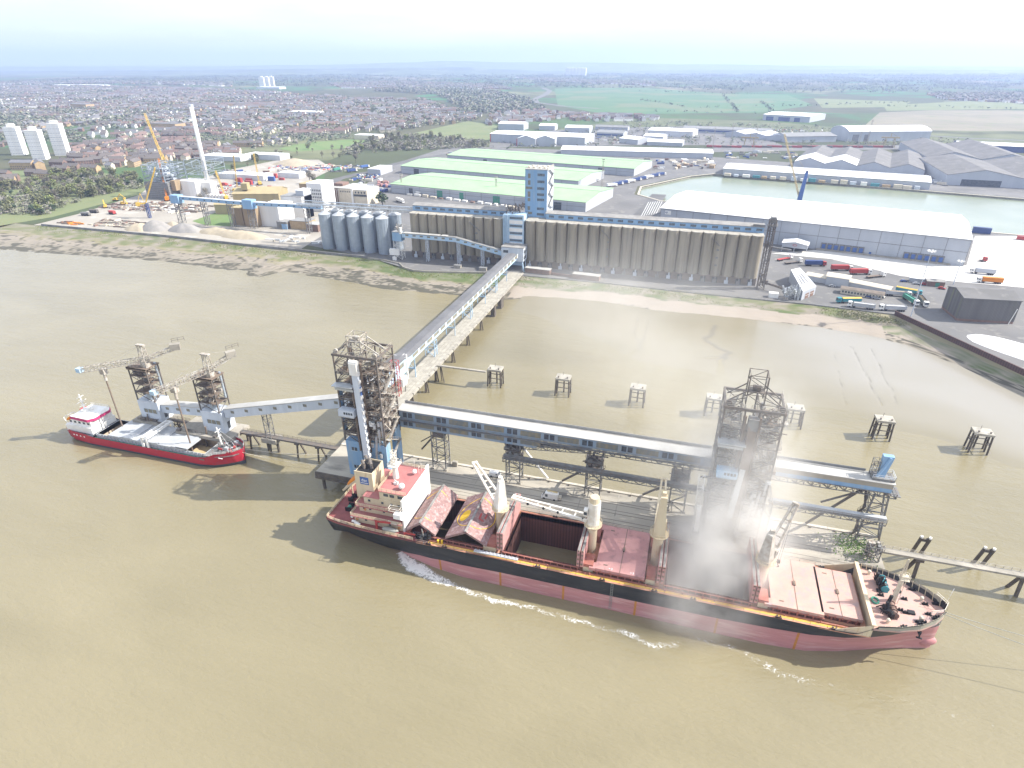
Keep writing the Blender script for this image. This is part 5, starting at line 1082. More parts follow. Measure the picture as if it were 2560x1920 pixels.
q = MB().cyl((-79.5, CY - 9.6, 10.3), (-79.5, CY - 9.6, 13.4), .4, n=8).bar((-79.5, CY - 9.6, 13.2), (-74.5, CY - 10.0, 14.0), .45).cyl((-70, CY - 10.4, 10.2), (-70, CY - 10.4, 11.8), .3, n=8).bar((-70, CY - 10.4, 11.7), (-66.5, CY - 10.5, 11.9), .3); q.build('provision_crane', 'red_paint', ship)
q = MB().loft([[(-77.6 + 5.4 * f, CY - 9.9 + w * math.cos(a), 11.3 + w * .8 * math.sin(a)) for a in [2 * math.pi * i / 10 for i in range(10)]] for f, w in ((0, .1), (.1, .65), (.4, .95), (.8, .8), (1, .15))]); q.build('rescue_boat', 'rope_grey', ship, smooth=True)
q = MB(); 
for x, y in ((-85.5, CY - 10), (-86.3, CY - 9.6), (-87.4, CY - 9.2)): q.cyl((x - .6, y, 11), (x + .6, y, 11), .42, n=8)
q.ball((-87.9, CY - 9.0, 12.6), .45); q.build('life_raft', 'white_paint', ship)
q = MB(); random.seed(8); clutter(q, -66.5, -62.8, CY - 10.3, CY - 9.2, 10, 11.4, 22, (0, 1)); q.b(-67, -62.6, CY - 10.7, CY - 9.0, 9.9, 10.2); q.build('hydraulic_gear', ('black', 'steel_grey'), ship)
MB().cyl((-59.5, CY - 10, 10), (-59.5, CY - 10, 11.2), .35, n=8).cyl((-58.4, CY - 9.8, 10), (-58.4, CY - 9.8, 11.2), .35, n=8).build('gas_bottle', 'yellow_line', ship)
# forecastle gear
def winch(x, y, m_):
    q = MB()
    for dy in (-1.6, -.2, 1.2): q.cyl((x, y + dy, 13.7), (x, y + dy + 1.0, 13.7), .75, n=12)
    for dy in (-1.8, -.4, 1.0, 2.4): q.cyl((x, y + dy - .1, 13.7), (x, y + dy + .1, 13.7), 1.0, n=12)
    q.b(x - .8, x + .8, y - 2, y + 2.6, 12.75, 13.0); o = q.build('windlass', m_, ship); q = MB(); clutter(q, x - 1.6, x - .6, y - 2, y + 2, 12.8, 13.8, 16, (0, 0)); q.build('windlass_gear', ('black', 'black'), ship)
winch(60.4, CY - 4.4, 'brick'); winch(60.2, CY + 4.6, 'teal_paint')
q = MB().cyl((61.6, CY + .2, 12.75), (61.9, CY + .2, 20.5), .6, .5, n=12).b(61.1, 63.2, CY - .8, CY + 1.2, 20.4, 20.6).rail([(61.1, CY - .8, 20.6), (63.2, CY - .8, 20.6), (63.2, CY + 1.2, 20.6), (61.1, CY + 1.2, 20.6)], w=.07); q.tower(61.3, 62.1, CY, CY + .8, 20.6, 26.5, 4, .12, .08, .7).b(61.3, 63, CY - .3, CY + .7, 20.6, 21.5); q.bar((61.9, CY - .6, 12.8), (61.9, CY - .6, 20), .1).bar((62.4, CY - .6, 12.8), (62.4, CY - .6, 20), .1); q.build('fore_mast', 'render_cream', ship)
q = MB(); random.seed(12)
for k in range(17):
    x = random.uniform(57.5, 71.5); w = hb(x) - 1.4
    if w < .8: continue
    y = CY + random.choice((-1, 1)) * random.uniform(w * .82, w) if k % 3 else CY + random.uniform(-w, w) * .6
    q.cyl((x, y, 12.75), (x, y, 13.5), .26, n=8).cyl((x + .7, y + .1, 12.75), (x + .7, y + .1, 13.4), .26, n=8); q.b(x - .4, x + 1.1, y - .35, y + .45, 12.75, 12.87)
q.b(64.2, 65.8, CY - 3.6, CY - 2.4, 12.75, 13.2).b(62.9, 64.3, CY + 3.4, CY + 4.4, 12.75, 13.2); q.build('mooring_bitt', 'black', ship)
q = MB()
for x, y in ((58.6, CY - 8), (66.5, CY - 5), (64.5, CY + 6.6), (68.5, CY + 2.2), (57.6, CY + 8.6)): q.cyl((x, y, 12.75), (x, y, 13.6), .35, n=8).ball((x, y, 13.7), .5)
q.build('ventilator', 'render_cream', ship)
q = MB()
for k in range(8): a = k * math.pi / 4; a2 = a + math.pi / 4; q.bar((57.2 + .8 * math.cos(a), CY - 1.2 + 1.1 * math.sin(a), 12.95), (57.2 + .8 * math.cos(a2), CY - 1.2 + 1.1 * math.sin(a2), 12.95), .4)
q.build('rope_coil', 'green_paint', ship)
q = MB(); q.rail([(68.6, CY - 4.2, 14.6), (71.6, CY - 3, 14.7), (73.2, CY - .2, 14.8), (71.6, CY + 3, 14.7)], h=1.2, step=1.2, w=.08).bar((73, CY + .4, 14.8), (74.2, CY + 2, 18.8), .1); q.build('bow_rail', 'crane_white', ship)
MB().b(66.4, 67.0, CY - 6.9, CY - 5.2, 9.9, 10.8).bar((66.8, CY - 6.6, 10), (67.1, CY - 6.4, 8.4), .3).bar((66.4, CY - 6.5, 8.6), (67.7, CY - 6.5, 8.4), .3).build('anchor', 'black', ship)
# mooring lines
q = MB()
for a, c in (((71.5, CY - 3, 14.6), (130, 129, 9)), ((71, CY - 2, 14.5), (125, 140, 7.5))):
    a, c = Vector(a), Vector(c); P = [a.lerp(c, k / 8) - Vector((0, 0, 2.2 * math.sin(math.pi * k / 8))) for k in range(9)]
    for u, v in zip(P, P[1:]): q.bar(u, v, .11)
tag(q.build('mooring_line', 'rope_grey', org=(71, CY, 14.6)), 'pale mooring ropes stretching right from the bulk carrier\'s bow', 'rope')
q = MB()
for a, c in (((-157, 156.5, 5.6), (-116, 156, 6.6)), ((-156, 158, 5.6), (-116, 163, 6.8))):
    a, c = Vector(a), Vector(c); P = [a.lerp(c, k / 8) - Vector((0, 0, 1.2 * math.sin(math.pi * k / 8))) for k in range(9)]
    for u, v in zip(P, P[1:]): q.bar(u, v, .09)
tag(q.build('mooring_line', 'render_cream', org=(-157, 156, 5.6)), 'pale mooring ropes from the red coaster\'s bow to the jetty', 'rope')
# ------------------------------------------------------------------ red coaster
CB = 157.0
co = thing('coaster', 'small red cargo coaster with a white wheelhouse and grey hatch covers', 'ship', (-191, CB, 0))
ST2 = [(-230.5, 5.2, 4.6, 3.2), (-226, 6.4, 6.2, 5.4), (-218, 6.9, 6.8, 6.6), (-166, 6.9, 6.8, 6.6), (-160, 6.6, 6.0, 5.2), (-156, 5.4, 4.2, 3.2), (-153, 3.6, 2.2, 1.4), (-151.4, 1.4, .7, .5), (-151, .2, .15, .15)]
z2t = lambda x: interp([(-231, 5.0), (-219, 5.0), (-216, 4.3), (-168, 4.2), (-163, 4.6), (-159, 6.4), (-151, 6.9)], x)
h2, H2 = hull('hull', co, CB, ST2, lambda x: interp([(-231, .9), (-165, 1.1), (-151, 1.7)], x), ('coaster_red', 'coaster_dark'), z2t)
for p in h2.data.polygons: p.use_smooth = True
hb2 = lambda x: interp(H2[0], x)
q = MB()
for x in (-226, -224.5, -222.5, -220.5): q.b(x, x + .6, CB - hb2(x) - .03, CB - hb2(x) + .1, 3.2, 3.8)
q.b(-157.4, -155.6, CB - 6.15, CB - 5.9, 4.9, 5.1); q.build('hull_mark', 'white_paint', h2)
def dk(x0, x1, ins): 
    n = 20; L_ = [(lerp(x0, x1, k / n), CB - max(hb2(lerp(x0, x1, k / n)) - ins, .1)) for k in range(n + 1)]; return L_ + [(x, 2 * CB - y) for x, y in L_[::-1]]
MB().prism(dk(-230.4, -216, .08), 4.1, 4.5).build('aft_deck', 'coaster_dark', co)
MB().prism(dk(-163.5, -151.2, .15), 5.0, 5.4).build('fore_deck', 'steel_grey', co)
q = MB()
for s in (-1, 1): q.b(-216, -163.5, min(CB + s * 5.4, CB + s * 6.85), max(CB + s * 5.4, CB + s * 6.85), 3.3, 3.6)
q.build('side_deck', 'green_paint', co)
q = MB(); X0, X1, HY = -214.5, -164, 5.4
q.b(X0, X1, CB - HY - .25, CB - HY, 3.4, 5.3).b(X0, X1, CB + HY, CB + HY + .25, 3.4, 5.3).b(X0 - .25, X0, CB - HY - .25, CB + HY + .25, 3.4, 5.3).b(X1, X1 + .25, CB - HY - .25, CB + HY + .25, 3.4, 5.3)
for k in range(30): q.b(X0 + k * 1.7, X0 + k * 1.7 + .15, CB - HY - .5, CB - HY - .25, 3.4, 5.3)
q.build('hatch_coaming', 'hatch_grey', co)
mat('hold_cream', (.55, .46, .36), (.47, .38, .29), s=.4, ro=.9)
q = MB(); zf = .4; q.quad((X0, CB - HY, zf), (X1, CB - HY, zf), (X1, CB + HY, zf), (X0, CB + HY, zf), m=1)
for a, c in (((X0, CB - HY), (X1, CB - HY)), ((X1, CB - HY), (X1, CB + HY)), ((X1, CB + HY), (X0, CB + HY)), ((X0, CB + HY), (X0, CB - HY))): q.quad((*a, zf), (*a, 5.2), (*c, 5.2), (*c, zf))
q.build('cargo_hold', ('hold_cream', 'grain'), co)
MB().loft([[(-213.5, CB - 5, zf), (-205, CB - 5, zf), (-205, CB + 5, zf), (-213.5, CB + 5, zf)], [(-211, CB - 2, 2.2), (-207, CB - 2, 2.2), (-207, CB + 2, 2.2), (-211, CB + 2, 2.2)]]).build('grain_heap', 'grain', co)
MB().loft([[(-175, CB - 5, zf), (-165, CB - 5, zf), (-165, CB + 5, zf), (-175, CB + 5, zf)], [(-174, CB - 3, 2.0), (-170, CB - 3, 1.2), (-170, CB + 3, 1.2), (-174, CB + 3, 2.0)]]).build('grain_heap', 'grain', co)
x = -208.6
for k in range(6):
    w = 6.0; MB().b(x, x + w - .15, CB - 5.9, CB + 5.9, 5.3, 5.95 + .28 * (k % 2)).build('hatch_cover', 'hatch_grey', co); x += w
MB().b(-176.4, -171.2, CB - 5.9, CB + 1.5, 5.96, 6.5).build('hatch_cover', 'hatch_grey', co)
q = MB()
for xx in (-191.4, -189.2): q.b(xx, xx + .5, CB - 6.5, CB + 6.5, 7.6, 8.6)
for s in (-1, 1):
    for xx in (-191.2, -189): q.b(xx - .3, xx + .5, CB + s * 6.5 - .3, CB + s * 6.5 + .3, 3.6, 8.2)
    q.bar((-191.2, CB + s * 6.5, 8.2), (-189, CB + s * 6.5, 8.2), .4)
for k in range(7): q.bar((-191.2, CB - 6 + k * 2, 8.1), (-189, CB - 5 + k * 2, 8.1), .25)
q.build('hatch_gantry', 'white_paint', co)
a_ = MB().b(-229.5, -216.6, CB - 5.6, CB + 5.6, 4.5, 7.2).build('deckhouse', 'white_paint', co)
MB().b(-226.5, -216.8, CB - 4.9, CB + 4.9, 7.2, 9.8).build('deckhouse_upper', 'white_paint', co)
mat('magenta_paint', (.50, .05, .16), ro=.5)
MB().prism([(-226.6, CB - 5.1), (-217.5, CB - 5.5), (-215.8, CB - 3.6), (-215.6, CB + 3.6), (-217.5, CB + 5.5), (-226.6, CB + 5.1)], 9.8, 10.8).build('roof_band', 'magenta_paint', co)
MB().prism([(-226.4, CB - 4.9), (-217.6, CB - 5.3), (-216.0, CB - 3.5), (-215.8, CB + 3.5), (-217.6, CB + 5.3), (-226.4, CB + 4.9)], 10.82, 11.0).build('wheelhouse_roof', 'white_paint', co)
q = MB().rail([(-226.3, CB - 4.8, 11), (-217.6, CB - 5.2, 11), (-216, CB, 11), (-217.6, CB + 5.2, 11), (-226.3, CB + 4.8, 11)], h=.9, step=1.3, w=.07); q.build('roof_rail', 'white_paint', co)
q = MB().cyl((-224, CB, 11), (-224.4, CB, 18.5), .35, .2, n=8)
for z, w in ((13.6, 1.6), (15.4, 2.1), (17.4, 1.5)): q.bar((-224.2, CB - w, z), (-224.2, CB + w, z), .16).bar((-224.2 - w * .7, CB, z), (-224.2 + w * .7, CB, z), .16)
q.ball((-222, CB + 1.5, 11.6), .5).b(-225, -222.8, CB - 1.2, CB + 1.2, 11, 12); q.build('radar_mast', 'white_paint', co)
q = MB(); 
for k in range(5): q.b(-227.5 + k * 2.2, -226.4 + k * 2.2, CB - 4.95, CB - 4.903, 8.2, 9.1)
q.build('window', 'dark_glass', a_)
MB().loft([[(-229.8, CB - 3.5 + 4 * f, 8 + w * math.sin(a)) if False else (-229.4 + w * math.cos(a), CB - 4.6 + 3.6 * f, 8.6 + w * math.sin(a)) for a in [2 * math.pi * i / 8 for i in range(8)]] for f, w in ((0, .1), (.2, .6), (.8, .6), (1, .1))]).build('lifeboat', 'orange_paint', co)
q = MB().bar((-228.5, CB - 5.2, 7.2), (-229.8, CB - 5.2, 10), .2).bar((-228.5, CB - .6, 7.2), (-229.8, CB - .6, 10), .2).bar((-229.8, CB - 5.2, 10), (-229.8, CB - .6, 10), .2); q.build('davit', 'white_paint', co)
MB().b(-228.4, -226.8, CB + 1, CB + 3.4, 7.2, 10.6).build('funnel', 'coaster_red', co)
q = MB().cyl((-160.2, CB, 5.4), (-160.8, CB, 14.2), .4, .22, n=8).bar((-160.6, CB - 1.5, 12.8), (-160.6, CB + 1.5, 12.8), .18).bar((-160.4, CB - 1, 10.5), (-160.4, CB + 1, 10.5), .15).bar((-160.7, CB, 13.6), (-154.5, CB - 2, 7), .05).bar((-160.7, CB, 13.6), (-154.5, CB + 2, 7), .05); q.build('fore_mast', 'white_paint', co)
q = MB(); random.seed(4); clutter(q, -161.5, -154.5, CB - 3, CB + 3, 5.4, 6.2, 30, (0, 1, 2)); q.build('windlass', ('steel_grey', 'hatch_grey', 'red_paint'), co)
q = MB().rail([(x, CB - max(hb2(x) - .2, .1), z2t(x)) for x in (-162, -159, -156, -153, -151.3)], h=.9, step=1, w=.06).rail([(x, CB + max(hb2(x) - .2, .1), z2t(x)) for x in (-162, -159, -156, -153, -151.3)], h=.9, step=1, w=.06).rail([(-230.2, CB - 4.6, 5.0), (-230.2, CB + 4.6, 5.0)], w=.07); q.build('railing', 'white_paint', co)
# ------------------------------------------------------------------ wash along the carrier's side
m = bpy.data.materials.new('foam'); m.use_nodes = True; MATS['foam'] = m
t_ = m.node_tree; b = t_.nodes['Principled BSDF']; N = t_.nodes.new; K = t_.links.new; b.inputs['Base Color'].default_value = (.78, .77, .72, 1); b.inputs['Roughness'].default_value = .7
g = N('ShaderNodeNewGeometry'); a = N('ShaderNodeAttribute'); a.attribute_name = 'core'
n1 = N('ShaderNodeTexNoise'); n1.inputs['Scale'].default_value = 1.15; n1.inputs['Detail'].default_value = 6; n1.inputs['Roughness'].default_value = .68; n1.inputs['Distortion'].default_value = 1.2; K(g.outputs['Position'], n1.inputs['Vector'])
n2 = N('ShaderNodeTexNoise'); n2.inputs['Scale'].default_value = .13; n2.inputs['Detail'].default_value = 3; K(g.outputs['Position'], n2.inputs['Vector'])
ad = N('ShaderNodeMath'); ad.operation = 'MULTIPLY_ADD'; K(n2.outputs['Fac'], ad.inputs[0]); ad.inputs[1].default_value = .45; K(n1.outputs['Fac'], ad.inputs[2])
mu = N('ShaderNodeMath'); mu.operation = 'MULTIPLY_ADD'; K(a.outputs['Fac'], mu.inputs[0]); mu.inputs[1].default_value = .62; K(ad.outputs[0], mu.inputs[2])
mr = N('ShaderNodeMapRange'); mr.inputs['From Min'].default_value = 1.0; mr.inputs['From Max'].default_value = 1.24; K(mu.outputs[0], mr.inputs['Value']); K(mr.outputs['Result'], b.inputs['Alpha'])
PT = [at(*p, .05)[:2] for p in ((1000, 1380), (1016, 1402), (1040, 1420), (1090, 1448), (1150, 1470), (1230, 1500), (1310, 1515), (1400, 1540), (1480, 1562), (1560, 1582), (1640, 1618), (1740, 1600), (1840, 1620), (1960, 1690), (2060, 1708), (2200, 1740), (2350, 1780), (2600, 1850))]
CORE = [.95, 1.05, .95, .8, .66, .58, .56, .5, .46, .56, .5, .40, .44, .5, .38, .3, .28, .2]; WID = [2.0, 3.2, 3.3, 2.6, 1.7, 1.4, 1.4, 1.5, 1.4, 1.6, 2.0, 1.8, 2.0, 2.0, 1.8, 1.8, 2, 2]
vs, fs, cr_ = [], [], []
for i, (x, y) in enumerate(PT):
    pass
P2 = [];
for i in range(len(PT) - 1):
    for k in range(12): f = k / 12; P2.append((lerp(PT[i][0], PT[i + 1][0], f), lerp(PT[i][1], PT[i + 1][1], f), lerp(CORE[i], CORE[i + 1], f), lerp(WID[i], WID[i + 1], f)))
for i, (x, y, c, w) in enumerate(P2):
    j = min(i + 1, len(P2) - 1); jj = max(i - 1, 0); d = Vector((P2[j][0] - P2[jj][0], P2[j][1] - P2[jj][1])).normalized(); n = Vector((-d.y, d.x)); off = .9 * MN.noise(Vector((i * .22, 0, 3)))
    for k in range(9): u = (k / 8 - .5) * 2; vs.append((x + n.x * (u * w + off), y + n.y * (u * w + off), .06)); cr_.append(c * (1 - u * u))
for i in range(len(P2) - 1):
    for k in range(8): a_ = i * 9 + k; fs.append((a_, a_ + 9, a_ + 10, a_ + 1))
me = bpy.data.meshes.new('foam'); me.from_pydata(vs, [], fs); A_ = me.attributes.new('core', 'FLOAT', 'POINT'); A_.data.foreach_set('value', cr_); me.materials.append(m)
o = bpy.data.objects.new('foam', me); COL.objects.link(o); tag(o, 'white foam streak drifting along the bulk carrier\'s side', 'foam', kind='stuff')
# ================================================================== GRAIN SILOS AND THEIR CONVEYORS
random.seed(51)
def silo_block(x0, n, pitch, label):
    W_ = n * pitch; t = thing('grain_silo_block', label, 'grain silo', (x0 + W_ / 2, 422, GZ)); r = pitch / 2 + .06; yc = 411.3 + r
    MB().b(x0 + .3, x0 + W_ - .3, 412.4, 432, GZ, 11).build('base_building', 'silo_base', t)
    cm = MB().cyl((0, 0, 10.6), (0, 0, 37.9), r, n=28, cap=False); cm = cm.add([(r * math.cos(2 * math.pi * i / 28), r * math.sin(2 * math.pi * i / 28), 10.6) for i in range(28)], [tuple(range(28))]); first = None
    for row in range(2):
        for k in range(n):
            if row and 0 < k < n - 1: continue
            if first is None: first = cm.build('silo', 'silo_concrete', t, smooth=False); first.data.polygons.foreach_set('use_smooth', [True] * 28 + [False]); o = first
            else: o = first.copy(); COL.objects.link(o); o.parent = t
            o.location = (x0 + pitch * (k + .5) - ORG[t.name][0], yc + row * (2 * r + 3) - ORG[t.name][1], 0); ORG[o.name] = ORG[t.name]
            o.location.z = -GZ
    first.data.transform(Matrix.Translation((ORG[t.name][0], ORG[t.name][1], GZ)))
    q = MB().b(x0 + .2, x0 + W_ - .2, yc, 432.5, 37.85, 38.3)
    for k in range(n):
        c = (x0 + pitch * (k + .5), yc); q.prism([(c[0] + (r + .15) * math.cos(a), c[1] + (r + .15) * math.sin(a)) for a in [math.pi + math.pi * i / 12 for i in range(13)]], 37.8, 38.28)
    q.build('top_slab', 'slab_pale', t)
    for k in range(n):
        c = x0 + pitch * (k + .5); o = MB().b(c - 1.6, c + 1.6, 412.2, 412.36, GZ, 9.6).build('arch_door', 'dark_glass' if k % 3 else 'silo_base', t)
        q = MB().b(c - 1.2, c + 1.2, 411.6 + (k % 2) * .3, 412.2, GZ, 8.3); q.cyl((c + .3, 411.9, 8.3), (c + .3, 411.9, 10.4), .5, n=8); q.build('hopper_outlet', 'pale_cladding' if (k * 7) % 5 < 2 else 'steel_grey', t)
    return t, yc, r
tl, yc, r_ = silo_block(-198.5, 10, 7.1, 'left block of ten tall concrete grain silos beside the steel silos')
tr, yc2, r2_ = silo_block(-111.4, 21, 7.4, 'long right block of concrete grain silos ending at the dark lattice elevator')
def top_gallery(x0, x1, label, nw):
    t = thing('silo_top_gallery', label, 'gallery', ((x0 + x1) / 2, 426, 38.3)); MB().b(x0, x1, 420.4, 431, 38.3, 42).build('wall', 'blue_cladding', t)
    MB().loft([[(x, 420.0, 41.9), (x, 420.0, 42.25), (x, 426, 43.4), (x, 431.4, 42.25), (x, 431.4, 41.9)] for x in (x0 - .3, x1 + .3)]).build('roof', 'felt_roof', t)
    for k in range(nw):
        c = lerp(x0, x1, (k + .6) / nw); w = MB().b(c - 1.9, c + 1.9, 420.34, 420.397, 39.5, 41).build('window', 'dark_glass', t); q = MB()
        for j in range(6): q.b(c - 1.9 + j * .74, c - 1.8 + j * .74, 420.28, 420.33, 39.5, 41)
        q.b(c - 2, c + 2, 420.26, 420.33, 39.4, 39.5).build('window_bars', 'pale_blue', w)
    return t
top_gallery(-198.6, -127.4, 'blue gallery with a grey roof on top of the left silo block', 11); top_gallery(-98.6, 43.6, 'long blue gallery with a grey roof on top of the right silo block', 21)
q = MB()
for k in range(8): q.bar((-152 + k * 1.0, 411.0, 35.2 - k * .75), (-151 + k * 1.0, 411.0, 34.5 - k * .75), .7, .3)
for z in (27, 22, 17): q.b(-147.4, -145.6, 410.8, 411.3, z, z + .8)
tag(q.build('silo_chute', 'steel_grey', org=(-148, 411, 30)), 'short slanting chute fixed to the face of the left silo block', 'chute')
for X, l in ((-58, 'short slanting chute on the right silo block nearer the blue tower'), (12.5, 'short slanting chute on the right silo block nearer its right end')):
    q = MB()
    for k in range(7): q.bar((X + k * .8, 411.0, 35.4 - k * .7), (X + .8 + k * .8, 411.0, 34.7 - k * .7), .7, .3)
    for z in (27.5, 22.5, 17.5): q.b(X + 4.2, X + 5.6, 410.8, 411.25, z, z + .8)
    tag(q.build('silo_chute', 'steel_grey', org=(X, 411, 30)), l, 'chute')
# blue headhouse tower
t = thing('headhouse_tower', 'tall square blue tower with rows of windows rising above the silos', 'tower', (-106.8, 433, GZ))
MB().b(-114.6, -99, 424, 443, GZ, 70).build('wall', 'blue_cladding', t); MB().b(-98.998, -98.9, 424.1, 442.9, 38, 70.03).build('sunlit_side_tone', 'pale_cladding', t)  # paler sheet over the blue side wall, sunlight put into its colour
MB().b(-114.8, -98.7, 423.8, 443.2, 70, 70.5).build('roof', 'roof_white', t)
q = MB(); 
for x in (-113.5, -110, -106, -102.5): q.b(x, x + 1.4, 427, 429, 70.5, 71.6).b(x + .4, x + 1.6, 436, 438, 70.5, 71.2)
q.rail([(-114.5, 424, 70.5), (-99, 424, 70.5), (-99, 443, 70.5)], h=1.2, step=1.6, w=.12); q.build('roof_plant', 'render_cream', t)
for z in (66, 61.5, 57, 53, 49.5, 43.4, 39.6):
    w = MB().b(-106, -100.9, 423.94, 423.997, z, z + 1.7).build('window', 'dark_glass', t); q = MB()
    for j in range(7): q.b(-106 + j * .85, -105.88 + j * .85, 423.88, 423.935, z, z + 1.7)
    q.build('window_bars', 'pale_blue', w)
for z, h, w_ in ((64.4, 3, 1.8), (60, 3, 1.8), (57.2, 1.6, 4.6), (52, 3.6, 1.8), (49, 2.2, 1.8), (43, 2.6, 1.8), (40.2, 1.6, 4.6)): MB().b(-112.6 - (w_ - 1.8) / 2, -110.8 + (w_ - 1.8) / 2, 423.94, 423.997, z, z + h).build('window', 'mesh_panel', t)
st = MB()
for k in range(7):
    z = 42.5 + k * 3.9; a, c = ((427, 437) if k % 2 else (437, 427)); st.bar((-98.2, a, z), (-98.2, c, z + 3.9), .9, .2).b(-98.88, -97.6, c - .9, c + .9, z + 3.75, z + 3.9).rail([(-97.7, a, z), (-97.7, c, z + 3.9)], w=.08)
st.build('fire_stair', 'steel_grey', t)
for z in (46, 54, 62): MB().b(-98.88, -98.84, 430, 433.5, z, z + 1.6).build('side_window', 'dark_glass', t)
# stair block between the silo blocks
t = thing('stair_block', 'white and blue banded stair block between the two silo blocks', 'building', (-119.6, 418, GZ))
MB().b(-127, -112.2, 412.6, 424, GZ, 41.5).build('wall', 'pale_blue', t)
for z in (20, 25, 30, 35.4): MB().b(-122.6, -113, 412.52, 412.597, z, z + 2.4).build('white_band', 'white_wall', t)
for z in (18.4, 23.2, 28.2, 33.2, 38.6):
    w = MB().b(-122.4, -113.2, 412.5, 412.597, z, z + 1.5).build('window', 'dark_glass', t); q = MB()
    for j in range(12): q.b(-122.4 + j * .82, -122.28 + j * .82, 412.44, 412.497, z, z + 1.5)
    q.build('window_bars', 'pale_blue', w)
q = MB().tower(-126.8, -123.6, 411.4, 412.4, 13, 41, 9, .25, .16); q.build('stair_frame', 'pale_blue', t)
q = MB(); random.seed(77)
for k in range(60):
    x, y, z = random.uniform(-126.5, -114), random.uniform(415, 424), random.uniform(41.5, 47); q.cyl((x, y, z), (x + random.uniform(-.5, .5), y, z + random.uniform(.8, 2)), random.uniform(.3, .8), random.uniform(.1, .5), n=7)
q.build('dust_filters', 'steel_dark', t)
# hub where the bridge gallery arrives
t = thing('transfer_house', 'pale blue transfer house on legs where the bridge gallery meets the silos', 'building', (-117, 406, GZ))
w = MB().b(-125, -109.2, 401, 411, 12.4, 21.8).build('wall', 'pale_cladding', t); MB().b(-125.3, -108.9, 400.7, 411.2, 21.8, 22.1).build('roof', 'felt_roof', t)
for y in (402.4, 406.2): 
    for z in (13.6, 17.8): MB().b(-109.197, -109.13, y, y + 2.6, z, z + 2.2).build('window', 'dark_glass', w)
MB().b(-123.5, -120, 400.93, 400.997, 18, 19.8).build('window', 'dark_glass', w)
q = MB()
for x in (-124.3, -110): 
    for y in (401.8, 410): q.bar((x, y, GZ), (x, y, 12.4), .5)
q.bar((-110, 401.8, 12.4), (-108.2, 399.5, GZ), .5).bar((-110, 401.8, 10.5), (-116, 401.8, 10.5), .4); q.build('leg', 'pale_blue', t)
# inclined conveyor along the left block
t = thing('inclined_conveyor', 'pale blue covered conveyor sloping across the face of the left silo block', 'conveyor', (-162, 405, GZ))
pr = [(-201, 22.4, 25.2), (-160, 22.0, 25.0), (-125.3, 14.8, 18.2)]
MB().loft([[(x, 403.4, a), (x, 406.4, a), (x, 406.4, c), (x, 403.4, c)] for x, a, c in pr]).build('wall', 'pale_blue', t)
MB().loft([[(x, 403.2, c), (x, 406.6, c), (x, 406.6, c + .3), (x, 403.2, c + .3)] for x, a, c in pr]).build('roof', 'roof_grey', t)
for x0, x1 in ((-200, -172), (-170.5, -166)): MB().b(x0, x1, 403.1, 406.7, 25.5, 25.8).build('roof_patch', 'roof_white', t)
for k in range(13):
    x = -198 + k * 5.6; z = interp([(p[0], p[1]) for p in pr], x) + 1.3; MB().b(x, x + 2.4, 403.34, 403.397, z, z + 1.1).build('window', 'mesh_panel', t)
for x in (-182, -158, -140):
    z = interp([(p[0], p[1]) for p in pr], x); MB().tower(x - .8, x + .8, 403.6, 405.8, GZ, z, 4, .3, .14).build('leg', 'pale_cladding', t)
t = thing('transfer_house', 'small blue junction house on white legs between the steel silos and the left block', 'building', (-204, 405.5, GZ))
MB().b(-208.2, -201.2, 402.6, 408.4, 19.5, 26).build('wall', 'blue_cladding', t); MB().b(-202.4, -201, 402.4, 404.4, 25, 29.5).build('chute', 'white_paint', t); MB().b(-208.4, -201, 402.4, 408.6, 26, 26.25).build('roof', 'roof_white', t)
q = MB().tower(-207.8, -201.8, 403, 408, GZ, 19.5, 4, .3, .18); q.build('leg', 'white_paint', t); q = MB(); random.seed(3); clutter(q, -206, -202, 403, 408, 26, 30, 18, (0, 1)); q.build('plant', ('steel_grey', 'steel_pale'), t); MB().b(-210.5, -203, 400.5, 402.6, 9.6, 14).build('hut', 'white_wall', t); MB().b(-208, -205, 399.6, 400.8, GZ, 8.6).build('white_cabinet', 'white_paint', t)
# five steel silos in front, more behind
def steel_silo(x, y, label):
    t = thing('steel_silo', label, 'grain silo', (x, y, GZ), group='ribbed steel silos')
    MB().cyl((x, y, GZ), (x, y, 32.4), 4.75, n=32, cap=False).build('shell', 'galvanised', t, smooth=True)
    q = MB()
    for k in range(16): a = k * math.pi / 8; q.bar((x + 4.8 * math.cos(a), y + 4.8 * math.sin(a), GZ), (x + 4.8 * math.cos(a), y + 4.8 * math.sin(a), 32.4), .14)
    q.build('stiffener', 'galvanised', t)
    MB().cyl((x, y, 32.4), (x, y, 34.8), 4.95, .5, n=32).build('roof', 'galvanised_roof', t); MB().cyl((x, y, 34.6), (x, y, 36), .5, n=10).build('inlet', 'galvanised_roof', t)
    return t
a = steel_silo(-270.6, 416.6, 'leftmost of the front row of ribbed steel silos')
for x, y, l in ((-258.5, 416.4, 'second from left of the front row of steel silos'), (-246.3, 416.2, 'middle one of the front row of steel silos'), (-234.2, 416, 'fourth from left of the front row of steel silos'), (-222, 415.8, 'rightmost of the front row of ribbed steel silos'), (-268, 430, 'leftmost steel silo of the hidden back row'), (-256, 430, 'second steel silo of the hidden back row'), (-243.7, 430, 'third steel silo of the hidden back row'), (-231.5, 430, 'fourth steel silo of the hidden back row'), (-218.5, 429.5, 'shaded rightmost steel silo of the back row, beside the left block')): dup(a, (x, y, GZ), label=l)
t = thing('overhead_conveyor', 'light grey truss conveyors running over the tops of the steel silos', 'conveyor', (-250, 423, 36))
MB().truss((-296, 420, 36.2), (-199, 420, 36.6), 1.8, 1.6, 36, .15).truss((-296, 428.5, 37), (-199, 427, 37), 1.8, 1.6, 36, .15).build('frame', 'galvanised_roof', t)
